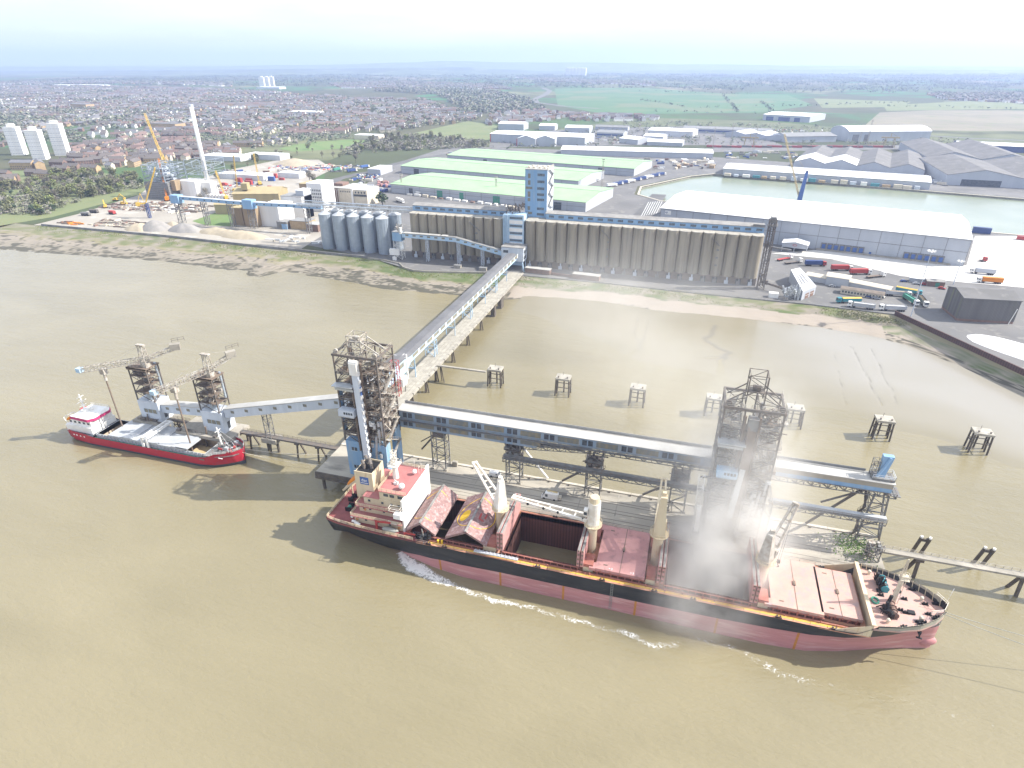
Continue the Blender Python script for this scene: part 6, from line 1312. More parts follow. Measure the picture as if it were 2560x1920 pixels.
MB().b(-296, -199, 419.4, 420.6, 37.9, 38.3).b(-296, -199, 427.2, 428.4, 38.7, 39).build('belt_cover', 'galvanised', t)
q = MB()
for x in (-270.6, -258.5, -246.3, -234.2, -222): q.bar((x + 1, 420, 36.4), (x, 416.4, 35.6), .5).truss((x + 3, 420.5, 36), (x + 1, 428, 37.5), 1.2, 1.2, 4, .13)
q.build('feed_spout', 'steel_grey', t); MB().rail([(-296, 419, 37), (-199, 419, 37.4)], step=2.5, w=.09).build('handrail', 'galvanised_roof', t)
# long conveyor on legs to the left
t = thing('long_conveyor', 'long blue conveyor gallery on tall legs left of the steel silos', 'conveyor', (-370, 453, GZ))
for x0, x1, z0, z1 in ((-437, -370, 27.2, 26.2), (-361.5, -296, 26.4, 27.2)):
    MB().loft([[(x, 451.5, z), (x, 454.5, z), (x, 454.5, z + 2.6), (x, 451.5, z + 2.6)] for x, z in ((x0, z0), (x1, z1))]).build('gallery_wall', 'blue_cladding', t)
    MB().loft([[(x, 451.3, z + 2.6), (x, 454.7, z + 2.6), (x, 454.7, z + 2.9), (x, 451.3, z + 2.9)] for x, z in ((x0, z0), (x1, z1))]).build('roof', 'pale_cladding', t)
    for k in range(9): x = lerp(x0, x1, (k + .5) / 9); z = lerp(z0, z1, (k + .5) / 9); MB().b(x - .7, x + .7, 451.44, 451.497, z + .8, z + 1.8).build('window', 'dark_glass', t)
for x0, x1, z0, z1 in ((-446, -437, 24, 31), (-371, -361.5, 23.5, 31)): MB().b(x0, x1, 449.5, 456, z0, z1).build('junction_house', 'blue_cladding', t)
for x, w in ((-441.5, 4.5), (-414, 2.2), (-387, 2.2), (-366, 4.5), (-311, 2.4)): MB().tower(x - w / 2, x + w / 2, 451, 455, GZ, 26.4 if w < 4 else 24, 5, .4, .2, -.1 if w < 4 else 0).build('leg', 'steel_grey', t)
# dark lattice elevator at the right end
t = thing('elevator_tower', 'slim dark lattice elevator tower at the right end of the silos', 'lattice tower', (46.6, 408.5, GZ))
MB().tower(44.6, 48.6, 406, 410.5, GZ, 50, 13, .38, .24).build('frame', 'steel_dark', t)
q = MB(); random.seed(9); clutter(q, 45, 48.3, 406.4, 410, 8, 48, 26, (0, 1)); q.b(45.6, 46.2, 407, 407.8, 8, 50).b(47.2, 47.8, 407, 407.8, 8, 50); q.build('elevator_leg', ('steel_dark', 'steel_grey'), t)
MB().b(43.6, 49.4, 405.4, 411, 46, 46.3).b(45, 48.2, 406.5, 410, 48, 51.2).build('head_platform', 'steel_grey', t)
q = MB().rail([(43.6, 405.4, 46.3), (49.4, 405.4, 46.3), (49.4, 411, 46.3)], w=.1).bar((45, 408, 51), (45, 408, 55.5), .2).bar((48.6, 408, 51), (48.6, 408, 55.5), .2).bar((45, 408, 55.5), (48.6, 408, 55.5), .25).bar((45, 410, 51), (45, 410, 55.5), .2).bar((48.6, 410, 51), (48.6, 410, 55.5), .2).bar((48.6, 408, 55.5), (48.6, 410, 55.5), .2).bar((45, 408, 55.5), (45, 410, 55.5), .2); q.build('head_frame', 'steel_pale', t)
MB().b(36.8, 44, 420.3, 421.7, 42, 43.6).bar((48, 408, 33), (60, 406, 32.4), 1.1, .9).build('cross_conveyor', 'steel_grey', t)
q = MB().bar((49, 407.5, 10), (60, 401, 9), .7).bar((49, 405.8, 11), (60, 399.5, 10.2), .5).b(48.6, 50.4, 406, 409, 9.4, 12); q.build('ground_conveyor', 'steel_dark', t)
# brick sheds in front of the right block
for x0, x1, y, a_, l in ((-107, -89.5, 398.5, -.08, 'low brown brick shed with a white roof nearest the approach bridge'), (-73, -55, 394.2, -.08, 'low brown brick shed with a white roof further right below the silos')):
    t = thing('brick_shed', l, 'shed', (x0, y, GZ), rz=a_); MB().b(0, x1 - x0, 0, 4.6, 0, 3.2).build('wall', 'brick', t); MB().b(-.3, x1 - x0 + .3, -.4, 4.9, 3.2, 3.5).build('roof', 'roof_white', t)
t = thing('brick_wall', 'low brown brick wall joining the two sheds below the silos', 'wall', (-89, 398, GZ), rz=-.13); MB().b(0, 16, 0, .4, 0, 1.8).build('brickwork', 'brick', t)
for x, y, lx, l in ((-158, 394, 5, 'small concrete hut on the yard below the left silo block'), (-139, 393.5, 5.2, 'low concrete shed beside the parapet near the approach bridge')):
    t = thing('concrete_hut', l, 'hut', (x, y, GZ)); MB().b(x, x + lx, y, y + 2.6, GZ, GZ + 2).build('wall', 'concrete', t); MB().b(x - .2, x + lx + .2, y - .2, y + 2.8, GZ + 2, GZ + 2.2).build('roof', 'roof_grey', t)
# ================================================================== PORT BUILDINGS, MILL, BUILDING SITE
def shed(name, label, x, y, ang, L, W, he, hr, mw, mr, cat='warehouse', across=0, doors=(), group=None, lights=0, band=None, panels=0, arch=False):
    """pitched shed from its front left corner; ridge along the front, or `across` gables facing the front"""
    t = thing(name, label, cat, (x, y, GZ), rz=R(ang) or 1e-6, group=group)
    def prof(v0, v1, n=8):
        if arch: return [(lerp(v0, v1, k / 10), he + (hr - he) * math.sin(math.pi * k / 10) ** .8) for k in range(11)]
        return [(v0, he), ((v0 + v1) / 2, hr), (v1, he)]
    if not across:
        P = prof(0, W); MB().loft([[(u, v, 0) for v in (0, W)][::-1] + [(u, v, z) for v, z in P] for u in (0, L)]).build('wall', mw, t)
        MB().loft([[(u, v + (-.6 if k == 0 else .6 if k == len(P) - 1 else 0), z + .06) for k, (v, z) in enumerate(P)] + [(u, v, z + .45) for v, z in P[::-1]] for u in (-.5, L + .5)]).build('roof', mr, t)
        MB().bar((-.5, W / 2, hr + .5), (L + .5, W / 2, hr + .5), .9, .25).bar((0, -.75, he - .05), (L, -.75, he - .05), .3).build('ridge_and_gutter', 'roof_grey', t) if L > 60 and not arch else None
        if lights:
            for k in range(lights): u = (k + .5) * L / lights; MB().hexa([(u - .8, W * .08, lerp(he, hr, .16) + .47), (u + .8, W * .08, lerp(he, hr, .16) + .47), (u + .8, W * .42, lerp(he, hr, .84) + .47), (u - .8, W * .42, lerp(he, hr, .84) + .47), (u - .8, W * .08, lerp(he, hr, .16) + .52), (u + .8, W * .08, lerp(he, hr, .16) + .52), (u + .8, W * .42, lerp(he, hr, .84) + .52), (u - .8, W * .42, lerp(he, hr, .84) + .52)]).build('rooflight', 'rooflight', t)
    else:
        w = L / across
        for s in range(across):
            P = prof(s * w, (s + 1) * w); MB().loft([[(u, 0, 0) for u in (P[0][0], P[-1][0])][::-1] + [(u, 0, z) for u, z in P], [(u, W, 0) for u in (P[0][0], P[-1][0])][::-1] + [(u, W, z) for u, z in P]]).build('wall', mw, t)
            rm = mr[s] if isinstance(mr, (list, tuple)) else mr
            MB().loft([[(u, v, z + .06) for u, z in P] + [(u, v, z + .4) for u, z in P[::-1]] for v in (-.5, W + .5)]).build('roof', rm, t)
            for k in range(lights):
                for sd in (.25, .75):
                    uc = s * w + w * sd; zc = (he + hr) / 2 + .42; vv = (k + .5) * W / lights; MB().b(uc - w * .16, uc + w * .16, vv - 1, vv + 1, zc, zc + .06).build('rooflight', 'rooflight', t) if hr - he < 1 else None
    for d0, d1, h, m_ in doors: MB().b(d0, d1, -.12, -.003, .02, h).build('door', m_, t)
    if band: MB().b(.1, L - .1, -.1, -.003, band[0], band[1]).build('wall_band', band[2], t)
    if panels:
        q = MB()
        for k in range(panels + 1): u = k * L / panels; q.b(u - .12, u + .12, -.14, -.004, 0, he)
        q.b(0, L, -.14, -.004, he * .52, he * .52 + .25); q.build('panel_joint', 'steel_grey', t)
    return t
gw = dict(mw='clad_grey', mr='green_roof')
shed('green_roof_warehouse', 'front green roofed warehouse, nearest the silos and blue tower', -327, 640, -10.2, 229, 84, 9.2, 12.6, doors=((60, 67, 7, 'green_paint'), (88, 93, 7, 'green_paint'), (24, 29, 6.5, 'dark_glass'), (128, 136, 7, 'green_paint'), (196, 204, 7, 'dark_glass')), band=(7.6, 9.2, 'clad_white'), panels=12, **gw)
shed('green_roof_warehouse', 'middle green roofed warehouse with a shadowed left end', -374, 765, -11.4, 248, 84, 9.2, 12.6, doors=((20, 28, 7, 'dark_glass'),), panels=12, **gw)
shed('green_roof_warehouse', 'rearmost green roofed warehouse, longest and furthest from the silos', -355, 880, -11.4, 280, 80, 9.2, 12.8, doors=((232, 240, 7, 'dark_glass'), (60, 66, 7, 'dark_glass')), panels=12, **gw)
w = shed('white_warehouse', 'huge grey walled warehouse with a bright white roof beside the dock basin', -28, 546, -12.2, 221, 88, 19, 22.4, 'clad_grey', 'roof_bright', panels=16, band=(0.05, .6, 'clad_grey'))
q = MB()
def lw(u, v, z): return (u, v, z)
for u0, n in ((128, 7), (183.5, 6)):
    for k in range(n):
        u = u0 + k * 4.3; s = MB().b(u - .3, u + 3.6, -.5, -.15, 1, 5.6).build('dock_shelter', 'steel_grey', w); MB().b(u + .4, u + 2.9, -.58, -.51, 1.2, 4.6).build('dock_door', 'blue_paint', s)
MB().b(125, 213, -2.4, -.16, 0, 1.1).build('loading_dock', 'concrete', w)
MB().b(161, 162.6, -.2, -.14, .1, 2.6).build('side_door', 'blue_paint', w)
MB().b(4, 9, -.2, -.14, 14.2, 17.4).build('wall_sign', 'white_paint', w)
q = MB(); 
for k in range(14): q.bar((5.4 + .9 * math.cos(k * .38), -.24, 15.8 + .5 * math.sin(k * .38)), (5.4 + .9 * math.cos((k + 1) * .38), -.24, 15.8 + .5 * math.sin((k + 1) * .38)), .3)
q.build('sign_mark', 'navy_paint', w)
t = thing('canopy_hall', 'small white gabled canopy hall with a red sign in front of the huge white warehouse', 'building', at(*fz3(0, 120)), rz=R(-12)); ox = -8
MB().loft([[(ox, v, 0), (ox, v, 5.5), (ox, v, 5.5), (ox, v, 0)] if False else [(ox, v, 3.2), (ox + 9, v, 3.2), (ox + 18, v, 3.2), (ox + 18, v, 6), (ox + 9, v, 7.6), (ox, v, 6)] for v in (0, 12)]).build('gable', 'clad_grey', t); MB().loft([[(ox - .5, v, 6), (ox + 9, v, 7.65), (ox + 18.5, v, 6), (ox + 18.5, v, 6.4), (ox + 9, v, 8.05), (ox - .5, v, 6.4)] for v in (-.6, 12.5)]).build('roof', 'roof_bright', t)
q = MB()
for u in (ox + .3, ox + 9, ox + 17.7): q.b(u - .2, u + .2, .1, .5, 0, 3.2).b(u - .2, u + .2, 11.5, 11.9, 0, 3.2)
q.build('post', 'clad_white', t); q = MB()
for k in range(12): a = k * math.pi / 6; q.bar((ox + 9 + 1.5 * math.cos(a), -.06, 5.3 + .65 * math.sin(a)), (ox + 9 + 1.5 * math.cos(a + .52), -.06, 5.3 + .65 * math.sin(a + .52)), .12, .3)
q.build('sign', 'red_paint', t)
# across the basin
shed('quay_shed', 'very long low shed with a white roof along the far quay', 28, 868, -10.8, 228, 52, 8, 11, 'clad_grey', 'roof_bright', lights=34)
shed('dock_warehouse', 'group of brown grey gabled warehouses behind the long quay shed', 120, 948, -13, 152, 165, 9, 15, 'clad_grey', ['roof_asbestos', 'roof_asbestos', 'roof_asbestos', 'roof_asbestos'], across=4)
for k in range(2):
    o = bpy.data.objects[[x.name for x in COL.objects if x.name.startswith('dock_warehouse')][0]]
    for sd in (0, 1): pass
q = MB(); o = [x for x in COL.objects if x.name == 'dock_warehouse'][0]
for s in range(2):
    for a_, b_ in ((0, .5), (.5, 1)):
        u0, u1 = 38 * (s + a_), 38 * (s + b_); z0, z1 = (9, 15) if a_ == 0 else (15, 9); q.hexa([(u0, 0, z0 + .46), (u1, 0, z1 + .46), (u1, 62, z1 + .46), (u0, 62, z0 + .46), (u0, 0, z0 + .52), (u1, 0, z1 + .52), (u1, 62, z1 + .52), (u0, 62, z0 + .52)])
q.build('white_roof_half', 'roof_bright', o)
o = shed('dock_warehouse', 'big twin gabled grey warehouse with dark open doors at the photo\'s right edge', 279, 868, -3, 150, 150, 11, 18, 'clad_grey', ['roof_asbestos', 'roof_asbestos'], across=2, doors=((16, 56, 7, 'dark_glass'), (96, 130, 7, 'dark_glass')))
q = MB()
for k in range(7): v = 12 + k * 9; q.hexa([(8, v, 12.7), (32, v, 17.2), (32, v + 3, 17.2), (8, v + 3, 12.7), (8, v, 12.8), (32, v, 17.3), (32, v + 3, 17.3), (8, v + 3, 12.8)]); q.hexa([(42, v, 17.2), (66, v, 12.8), (66, v + 3, 12.8), (42, v + 3, 17.2), (42, v, 17.3), (66, v, 12.9), (66, v + 3, 12.9), (42, v + 3, 17.3)])
q.build('rooflight', 'rooflight', o)
shed('dock_warehouse', 'dark roofed warehouse standing behind the twin gabled right edge warehouse', 300, 1030, -3, 130, 190, 11, 19, 'clad_grey', ['roof_asbestos', 'roof_asbestos'], across=2)
shed('dock_warehouse', 'white roofed shed peeping over the right edge warehouses', 400, 1240, -8, 150, 40, 9, 12, 'navy_paint', 'roof_bright')
shed('long_shed', 'long grey shed with a white roof behind the rear green roofed warehouse', -212, 996, 5, 228, 48, 8, 11, 'clad_grey', 'roof_bright', lights=30)
shed('arched_hall', 'tall pale hall with a curved white roof beyond the dock', 249, 1318, 20, 155, 62, 17, 24, 'clad_grey', 'roof_bright', arch=True, doors=((8, 20, 12, 'steel_grey'), (30, 38, 12, 'steel_grey')))
shed('far_warehouse', 'large pale warehouse with a white roof at the edge of the green fields', 132, 1772, -24.5, 112, 120, 13, 16, 'clad_grey', 'roof_bright', doors=((8, 26, 9, 'navy_paint'), (38, 66, 9, 'navy_paint'), (76, 90, 9, 'navy_paint')))
shed('grey_shed', 'wide white roofed shed left of the curved hall', 37, 1347, -30, 125, 60, 7, 11, 'clad_grey', ['roof_bright'] * 3, across=3)
shed('grey_shed', 'grey shed with a ridged pale roof just left of the curved hall', 141, 1272, 24, 96, 50, 10, 14, 'clad_grey', 'roof_grey')
shed('white_shed', 'white roofed square shed among the trade yards right of centre', *at(*fR1(45, 505))[:2], -8, 86, 60, 10, 13, 'clad_white', 'roof_bright')
mg = 'red trimmed sheds behind the green warehouses'
o = shed('trade_shed', 'long white roofed grey shed with a red corner behind the green warehouses', -372, 1132, -5, 176, 66, 14, 16.5, 'clad_grey', 'roof_bright', lights=30); MB().b(-.3, 1.4, -.3, -.01, 0, 14).build('corner_trim', 'red_paint', o)
for k, (u, l) in enumerate(((-310, 'left twin gabled white shed with red trim behind the green warehouses'), (-278, 'right twin gabled white shed with red trim behind the green warehouses'))):
    o = shed('trade_shed', l, u, 1089 + k * 8, 2, 33, 60, 12, 17, 'clad_grey', ['roof_bright'], across=1); MB().b(-.3, .9, -.3, -.01, 0, 12).build('corner_trim', 'red_paint', o)
for x, y, a_, L_, W_, h, mr_, l in ((*at(*fM(1198, 525))[:2], 0, 56, 40, 12, 'roof_bright', 'pale blue gabled shed behind the red trimmed sheds'), (*at(*fM(1460, 528))[:2], 0, 34, 30, 9, 'roof_bright', 'small white shed behind the twin gabled sheds'), (*at(*fM(1625, 548))[:2], 0, 50, 40, 11, 'roof_bright', 'grey blue gabled shed right of the red trimmed sheds'), (*at(*fM(1830, 570))[:2], -6, 52, 36, 8, 'roof_grey', 'low grey shed in the trade yard with a blue wall'), (*at(*fM(1975, 610))[:2], -30, 40, 40, 8, 'roof_bright', 'white roofed hut in the trade yard'), (*at(*fM(2130, 595))[:2], -10, 36, 34, 8, 'roof_bright', 'small white roofed shed at the trade yard\'s right side'), (*at(*fM(1820, 525))[:2], -4, 70, 20, 6, 'roof_grey', 'long flat shed at the back of the trade yard'), (*at(*fR1(245, 485))[:2], -6, 170, 40, 8, 'roof_grey', 'long grey office range with dark windows beyond the dock'), (*at(*fR1(40, 560))[:2], -4, 60, 30, 6, 'roof_bright', 'white portal cabin beside the trade yards')):
    shed('trade_shed', l, x, y, a_, L_, W_, h, h + 3, 'clad_grey', mr_, band=(h * .35, h * .7, 'navy_paint') if 'office' in l or 'blue wall' in l else None)
# ---- mill group
def block(name, label, parts, cat='building', group=None):
    x, y = parts[0][0], parts[0][2]; t = thing(name, label, cat, (x, y, GZ), group=group)
    for p in parts:
        x0, x1, y0, y1, h, m_, mr_ = p[:7]; n = p[7] if len(p) > 7 else 'wall'; MB().b(x0, x1, y0, y1, GZ, GZ + h).build(n, m_, t); MB().b(x0 - .2, x1 + .2, y0 - .2, y1 + .2, GZ + h, GZ + h + .4).build('roof', mr_, t)
    return t
def win_rows(t, x0, x1, y, zs, n, h, m_='dark_glass', w=.5, side='y'):
    for z in zs:
        for k in range(n):
            c = lerp(x0, x1, (k + .5) / n); d = (x1 - x0) / n * w / 2
            (MB().b(c - d, c + d, y - .08, y - .004, z, z + h) if side == 'y' else MB().b(y + .004, y + .08, c - d, c + d, z, z + h)).build('window', m_, t)
t = block('mill_tower', 'small yellow brown mill tower beside the blue junction house', [(-393, -381.5, 460, 469, 15, 'mill_brown', 'mill_yellow')])
t = block('mill_building', 'tall brown and white mill block right of the blue junction house', [(-379, -366, 458, 474, 19, 'mill_brown', 'roof_grey', 'brown_wing'), (-366, -347, 464, 486, 18, 'white_wall', 'roof_bright', 'white_wing')]); MB().b(-347.997, -346.9, 464.2, 485.8, GZ, GZ + 18.02).build('end_wall', 'white_wall', t)
t = block('mill_building', 'white mill block with slit windows and a dark recess', [(-366, -344, 496, 512, 20, 'white_wall', 'roof_grey'), (-352, -344, 500, 512, 25, 'clad_grey', 'roof_bright', 'roof_house')])
t = block('mill_building', 'tallest white mill slab with a grey top storey', [(-372, -360, 536, 556, 24, 'mill_brown', 'mill_yellow', 'brown_wing'), (-360, -344, 530, 552, 26, 'white_wall', 'roof_bright', 'white_wing')]); win_rows(t, -359, -345, 530, [GZ + 3 + 3.2 * k for k in range(6)], 7, 1.8)
o = shed('mill_hall', 'large yellow pitched hall behind the white mill blocks', -430, 510, 18, 44, 30, 16, 20, 'mill_yellow', 'mill_yellow', cat='building'); MB().b(8, 14, 4, 12, 19, 25).build('roof_house', 'mill_yellow', o)
shed('mill_hall', 'low yellow shed with an ochre roof left of the mill', -438, 492, 14, 24, 16, 9, 11.5, 'mill_yellow', 'mill_yellow', cat='building')
t = block('flat_store', 'grey flat roofed store in front of the mill', [(-336, -318, 462, 474, 7, 'brick_pale', 'roof_grey')]); t = block('flat_store', 'low blue ended store in front of the mill', [(-347, -337, 459, 470, 6, 'steel_grey', 'roof_grey'), (-342, -336.9, 458.6, 459.2, 4, 'blue_cladding', 'blue_cladding', 'blue_door')]); block('flat_store', 'small red brick store left of the steel silos', [(-317, -306, 458, 468, 6, 'brick', 'roof_white')])
t = block('old_mill', 'cream concrete mill with dark pillars left of the bushy green tree', [(-360, -346, 566, 590, 16, 'brick', 'roof_white', 'brick_wing'), (-346, -330, 563, 592, 16.5, 'render_cream', 'roof_white', 'cream_wing'), (-330, -315, 563.5, 590, 15.5, 'render_cream', 'roof_white', 'end_wing')])
q = MB()
for k in range(7): x = -359.6 + k * 2.2; q.b(x, x + .6, 565.6, 565.99, GZ, GZ + 15.6)
q.build('pillar', 'white_wall', t); MB().b(-329.8, -315.2, 563.2, 563.49, GZ + 9.6, GZ + 11.6).build('dark_band', 'dark_glass', t); win_rows(t, -345, -331, 563, [GZ + 13], 7, 1.4); MB().b(-332, -330, 562.4, 562.99, GZ, GZ + 17).build('pilaster', 'white_wall', t); win_rows(t, -329, -316, 563.4, [GZ + 12.5], 4, 1.8); MB().b(-358, -348, 575, 588, GZ + 16.5, GZ + 19).build('roof_house', 'brick', t)
block('office', 'flat white office building beside the parked cars', [(-410, -392, 742, 776, 7, 'clad_grey', 'roof_bright')])
for k, (x, y, L_, W_, l) in enumerate(((-575, 664, 26, 16, 'long white site cabin row left of the coloured site offices'), (-546, 662, 38, 20, 'grey white site hall behind the mill'), (-507, 690, 30, 14, 'flat white site cabin row at the back of the building site'))): block('site_cabin', l, [(x, x + L_, y, y + W_, 6, 'clad_white', 'roof_bright')])
# weighbridge hall, office ranges and dark shed in the right yard
t = thing('intake_hall', 'pale hall with a sloping ribbed roof and red doors right of the silos', 'building', (69, 391, GZ))
C4 = [(69, 391), (78.4, 405), (72.6, 440), (65.6, 429)]; HT4 = (11.6, 11.2, 12.2, 13.4)
MB().add([(*c, GZ) for c in C4] + [(*c, h) for c, h in zip(C4, HT4)], [(0, 1, 5, 4), (1, 2, 6, 5), (2, 3, 7, 6), (3, 0, 4, 7), (3, 2, 1, 0)]).build('wall', 'clad_grey', t)
MB().add([(*c, h) for c, h in zip(C4, HT4)] + [(*c, h + .4) for c, h in zip(C4, HT4)], [(4, 5, 6, 7), (0, 1, 5, 4), (1, 2, 6, 5), (2, 3, 7, 6), (3, 0, 4, 7)]).build('roof', 'clad_white', t)
for k in range(3):
    P = lambda f, g: (lerp(lerp(69, 78.4, f), lerp(65.6, 72.6, f), g), lerp(lerp(391, 405, f), lerp(429, 440, f), g), lerp(lerp(11.6, 11.2, f), lerp(13.4, 12.2, f), g) + .46)
    f0 = .2 + k * .22; MB().quad(P(f0, .25), P(f0 + .07, .25), P(f0 + .07, .72), P(f0, .72)).build('rooflight', 'steel_grey', t)
dv = Vector((9.4, 14, 0)).normalized(); nv = Vector((dv.y, -dv.x, 0)) * .08
for d0 in (4.2, 10.4):
    a0 = Vector((69, 391, GZ)) + dv * d0 + nv; a1 = a0 + dv * 4.6; MB().quad(a0, a1, a1 + Vector((0, 0, 3.4)), a0 + Vector((0, 0, 3.4))).build('door', 'brick', t); b0, b1 = a0 + nv * .6 + Vector((0, 0, 2)), a1 + nv * .6 + Vector((0, 0, 2)); MB().quad(b0, b1, b1 + Vector((0, 0, .18)), b0 + Vector((0, 0, .18))).build('door_band', 'white_paint', t)
q = MB(); random.seed(19)
for k in range(26): x, y, z = random.uniform(58.5, 67.5), random.uniform(389, 400), GZ + random.uniform(0, 6); q.cyl((x, y, z), (x + random.uniform(-1.5, 1.5), y + random.uniform(-1, 1), z + random.uniform(1, 4)), random.uniform(.2, .6), n=8)
q.cyl((67.2, 391.5, GZ), (67.2, 391.5, 14.5), .7, n=10).tower(60, 65.5, 390, 396, GZ, 12, 3, .2, .14); q.build('pipework', 'galvanised_roof', t); MB().b(50.5, 56, 391, 394.5, GZ, 9).build('white_cabinet', 'white_paint', t)
def px_shed(name, label, A, B, depth, he, hr, mw, mr_, cat='building', **k):
    a, b_ = at(*fz3(*A)), at(*fz3(*B)); ang = math.degrees(math.atan2(b_[1] - a[1], b_[0] - a[0])); return shed(name, label, a[0], a[1], ang, math.hypot(b_[0] - a[0], b_[1] - a[1]), depth, he, hr, mw, mr_, cat=cat, **k)
px_shed('lorry_shelter', 'low cream roofed lorry shelter beside the pale intake hall', (130, 400), (340, 440), 7, 3.4, 4.2, 'clad_grey', 'render_cream')
px_shed('lorry_shelter', 'taller cream roofed weighbridge shed in the middle of the lorry yard', (330, 445), (555, 480), 9, 5.6, 6.6, 'clad_grey', 'render_cream')
px_shed('lorry_shelter', 'long cream roofed shelter ending at a brick wall in the lorry yard', (540, 470), (960, 555), 7, 3.6, 4.4, 'clad_grey', 'render_cream')
o = px_shed('yard_office', 'long low cream office with a row of windows in the lorry yard', (480, 535), (905, 600), 6, 3.0, 3.3, 'render_cream', 'silo_base')
for k in range(14): MB().b(.8 + k * 1.7, 1.8 + k * 1.7, -.08, -.004, 1, 2.2).build('window', 'dark_glass', o)
px_shed('yard_cabin', 'small grey cabin with a white roof beside two red cars', (1170, 420), (1330, 440), 5, 3, 3.4, 'clad_grey', 'roof_bright'); o = px_shed('yard_cabin', 'brown brick hut with a green door in the lorry yard', (1340, 458), (1520, 472), 5, 3.2, 3.4, 'brick', 'felt_roof', doors=((5, 7.4, 2.6, 'green_paint'),))
p = at(*fz3(1620, 760)); t = thing('dark_shed', 'big dark weathered corrugated shed with a grey roof near the white salt heap', 'shed', (149, 380, GZ), rz=R(6))
mat('dark_corrugated', (.17, .16, .15), (.12, .115, .11), s=.2, st=STK, ro=.8, c3=(.17, .17, .10), s3=.3, stripe=((1, 0, 0), .7, .25, (.115, .11, .105)))
MB().loft([[(u, 0, 1.4), (u, 20, 1.4), (u, 20, 13.2), (u, 11, 15.4), (u, 0, 13.2)] for u in (0, 28.5)]).build('wall', 'dark_corrugated', t); MB().b(.1, 28.4, .1, 19.9, 0, 1.4).build('brick_plinth', 'brick', t); MB().loft([[(u, -.4, 13.2), (u, 11, 15.5), (u, 20.4, 13.2), (u, 20.4, 13.6), (u, 11, 15.9), (u, -.4, 13.6)] for u in (-.4, 28.9)]).build('roof', 'roof_asbestos', t)
MB().cyl((26, -.4, 0), (27.5, -.6, 9), .2, n=6).build('pipe', 'white_paint', t)
# heaps
def heap(name, label, cx, cy, rx, ry, h, m_, seed, a=0):
    mb = MB(); n, k = 26, 9; rows = []
    for j in range(k):
        f = j / (k - 1); rr = math.cos(f * math.pi / 2) if False else 1 - f; z = h * (1 - rr ** 1.5) ** .9 if rr < 1 else 0
        row = []
        for i in range(n):
            an = 2 * math.pi * i / n; w = 1 + .22 * MN.noise(Vector((math.cos(an) * 1.6, math.sin(an) * 1.6, seed))) + .1 * MN.noise(Vector((math.cos(an) * 5, math.sin(an) * 5, seed)))
            x, y = rx * rr * w * math.cos(an), ry * rr * w * math.sin(an); row.append((cx + x * math.cos(a) - y * math.sin(a), cy + x * math.sin(a) + y * math.cos(a), GZ - .05 + max(0, z * (1 + .15 * MN.noise(Vector((x * .3, y * .3, seed)))))))
        rows.append(row)
    mb.loft(rows, caps=False); o = mb.build(name, m_, org=(cx, cy, GZ), smooth=True); return tag(o, label, 'heap')
heap('salt_heap', 'long low heap of white salt behind the sheet pile wall', 172, 338, 34, 11, 3.6, 'salt', 3.1, R(-40))
for k, (p, rx, ry, h, m_, l) in enumerate((((900, 1215), 14, 9, 5, 'sand_pile', 'pale yellow sand heap nearest the river wall on the building site'), ((1010, 1215), 15, 10, 7.5, 'gravel_pile', 'tall grey gravel heap on the building site'), ((1110, 1205), 11, 7, 5, 'sand_pile', 'small brown sand heap between two gravel heaps'), ((1190, 1225), 17, 9, 6.5, 'gravel_pile', 'dark brown gravel heap below the long blue conveyor'), ((1400, 1240), 20, 8, 4.5, 'sand_pile', 'low tan sand heap left of the mill'), ((1560, 1262), 24, 9, 5, 'sand_pile', 'broad tan sand heap in front of the mill'), ((1480, 1250), 14, 8, 4, 'sand_pile', 'middle tan sand heap in front of the mill'), ((1900, 800), 34, 22, 8, 'sand_pile', 'large earth mound at the back of the building site'))):
    a = at(*fL(*p)); heap('sand_heap', l, a[0], a[1], rx, ry, h, m_, k * 2.3)
# ---- power plant under construction, chimney, cranes
random.seed(61)
t = thing('unfinished_plant', 'unfinished steel framed power plant wrapped in scaffolding', 'building', (-545, 555, GZ))
MB().b(-560, -530, 536, 568, GZ, GZ + 17).build('lower_wall', 'steel_grey', t)
q = MB()
for k in range(9): z = GZ + .5 + k * 1.9; q.b(-560.3, -529.6, 535.7, 536, z, z + .5).b(-529.99, -529.7, 536, 568, z, z + .5)
q.build('cladding_rail', 'roof_grey', t)
q = MB().tower(-559, -533, 537, 567, GZ + 17, GZ + 34, 5, .6, .35).tower(-553, -540, 540, 560, GZ + 17, GZ + 36, 6, .5, .35)
for k in range(90): x, y, z = random.uniform(-559, -533), random.uniform(537, 566), random.uniform(GZ + 17, GZ + 33); a = random.choice((0, 1, 2)); q.bar((x, y, z), (x + (7 if a == 0 else 0), y + (7 if a == 1 else 0), z + (6 if a == 2 else 0)), .32)
q.build('steel_frame', 'galvanised', t)
q = MB(); 
for k in range(70): x, y, z = random.uniform(-558, -534), random.uniform(537, 560), random.uniform(GZ + 17, GZ + 31); q.b(x, x + random.uniform(1, 5), y, y + random.uniform(1, 4), z, z + random.uniform(.4, 2.5))
q.build('boiler_plant', 'pale_cladding', t)
q = MB().tower(-525, -500, 560, 590, GZ + 18, GZ + 37, 4, .5, .3)
for k in range(60): x, y, z = random.uniform(-525, -500), random.uniform(560, 588), random.uniform(GZ + 18, GZ + 35); a = random.choice((0, 1, 2)); q.bar((x, y, z), (x + (6 if a == 0 else 0), y + (6 if a == 1 else 0), z + (5 if a == 2 else 0)), .32)
q.build('rear_frame', 'galvanised', t)
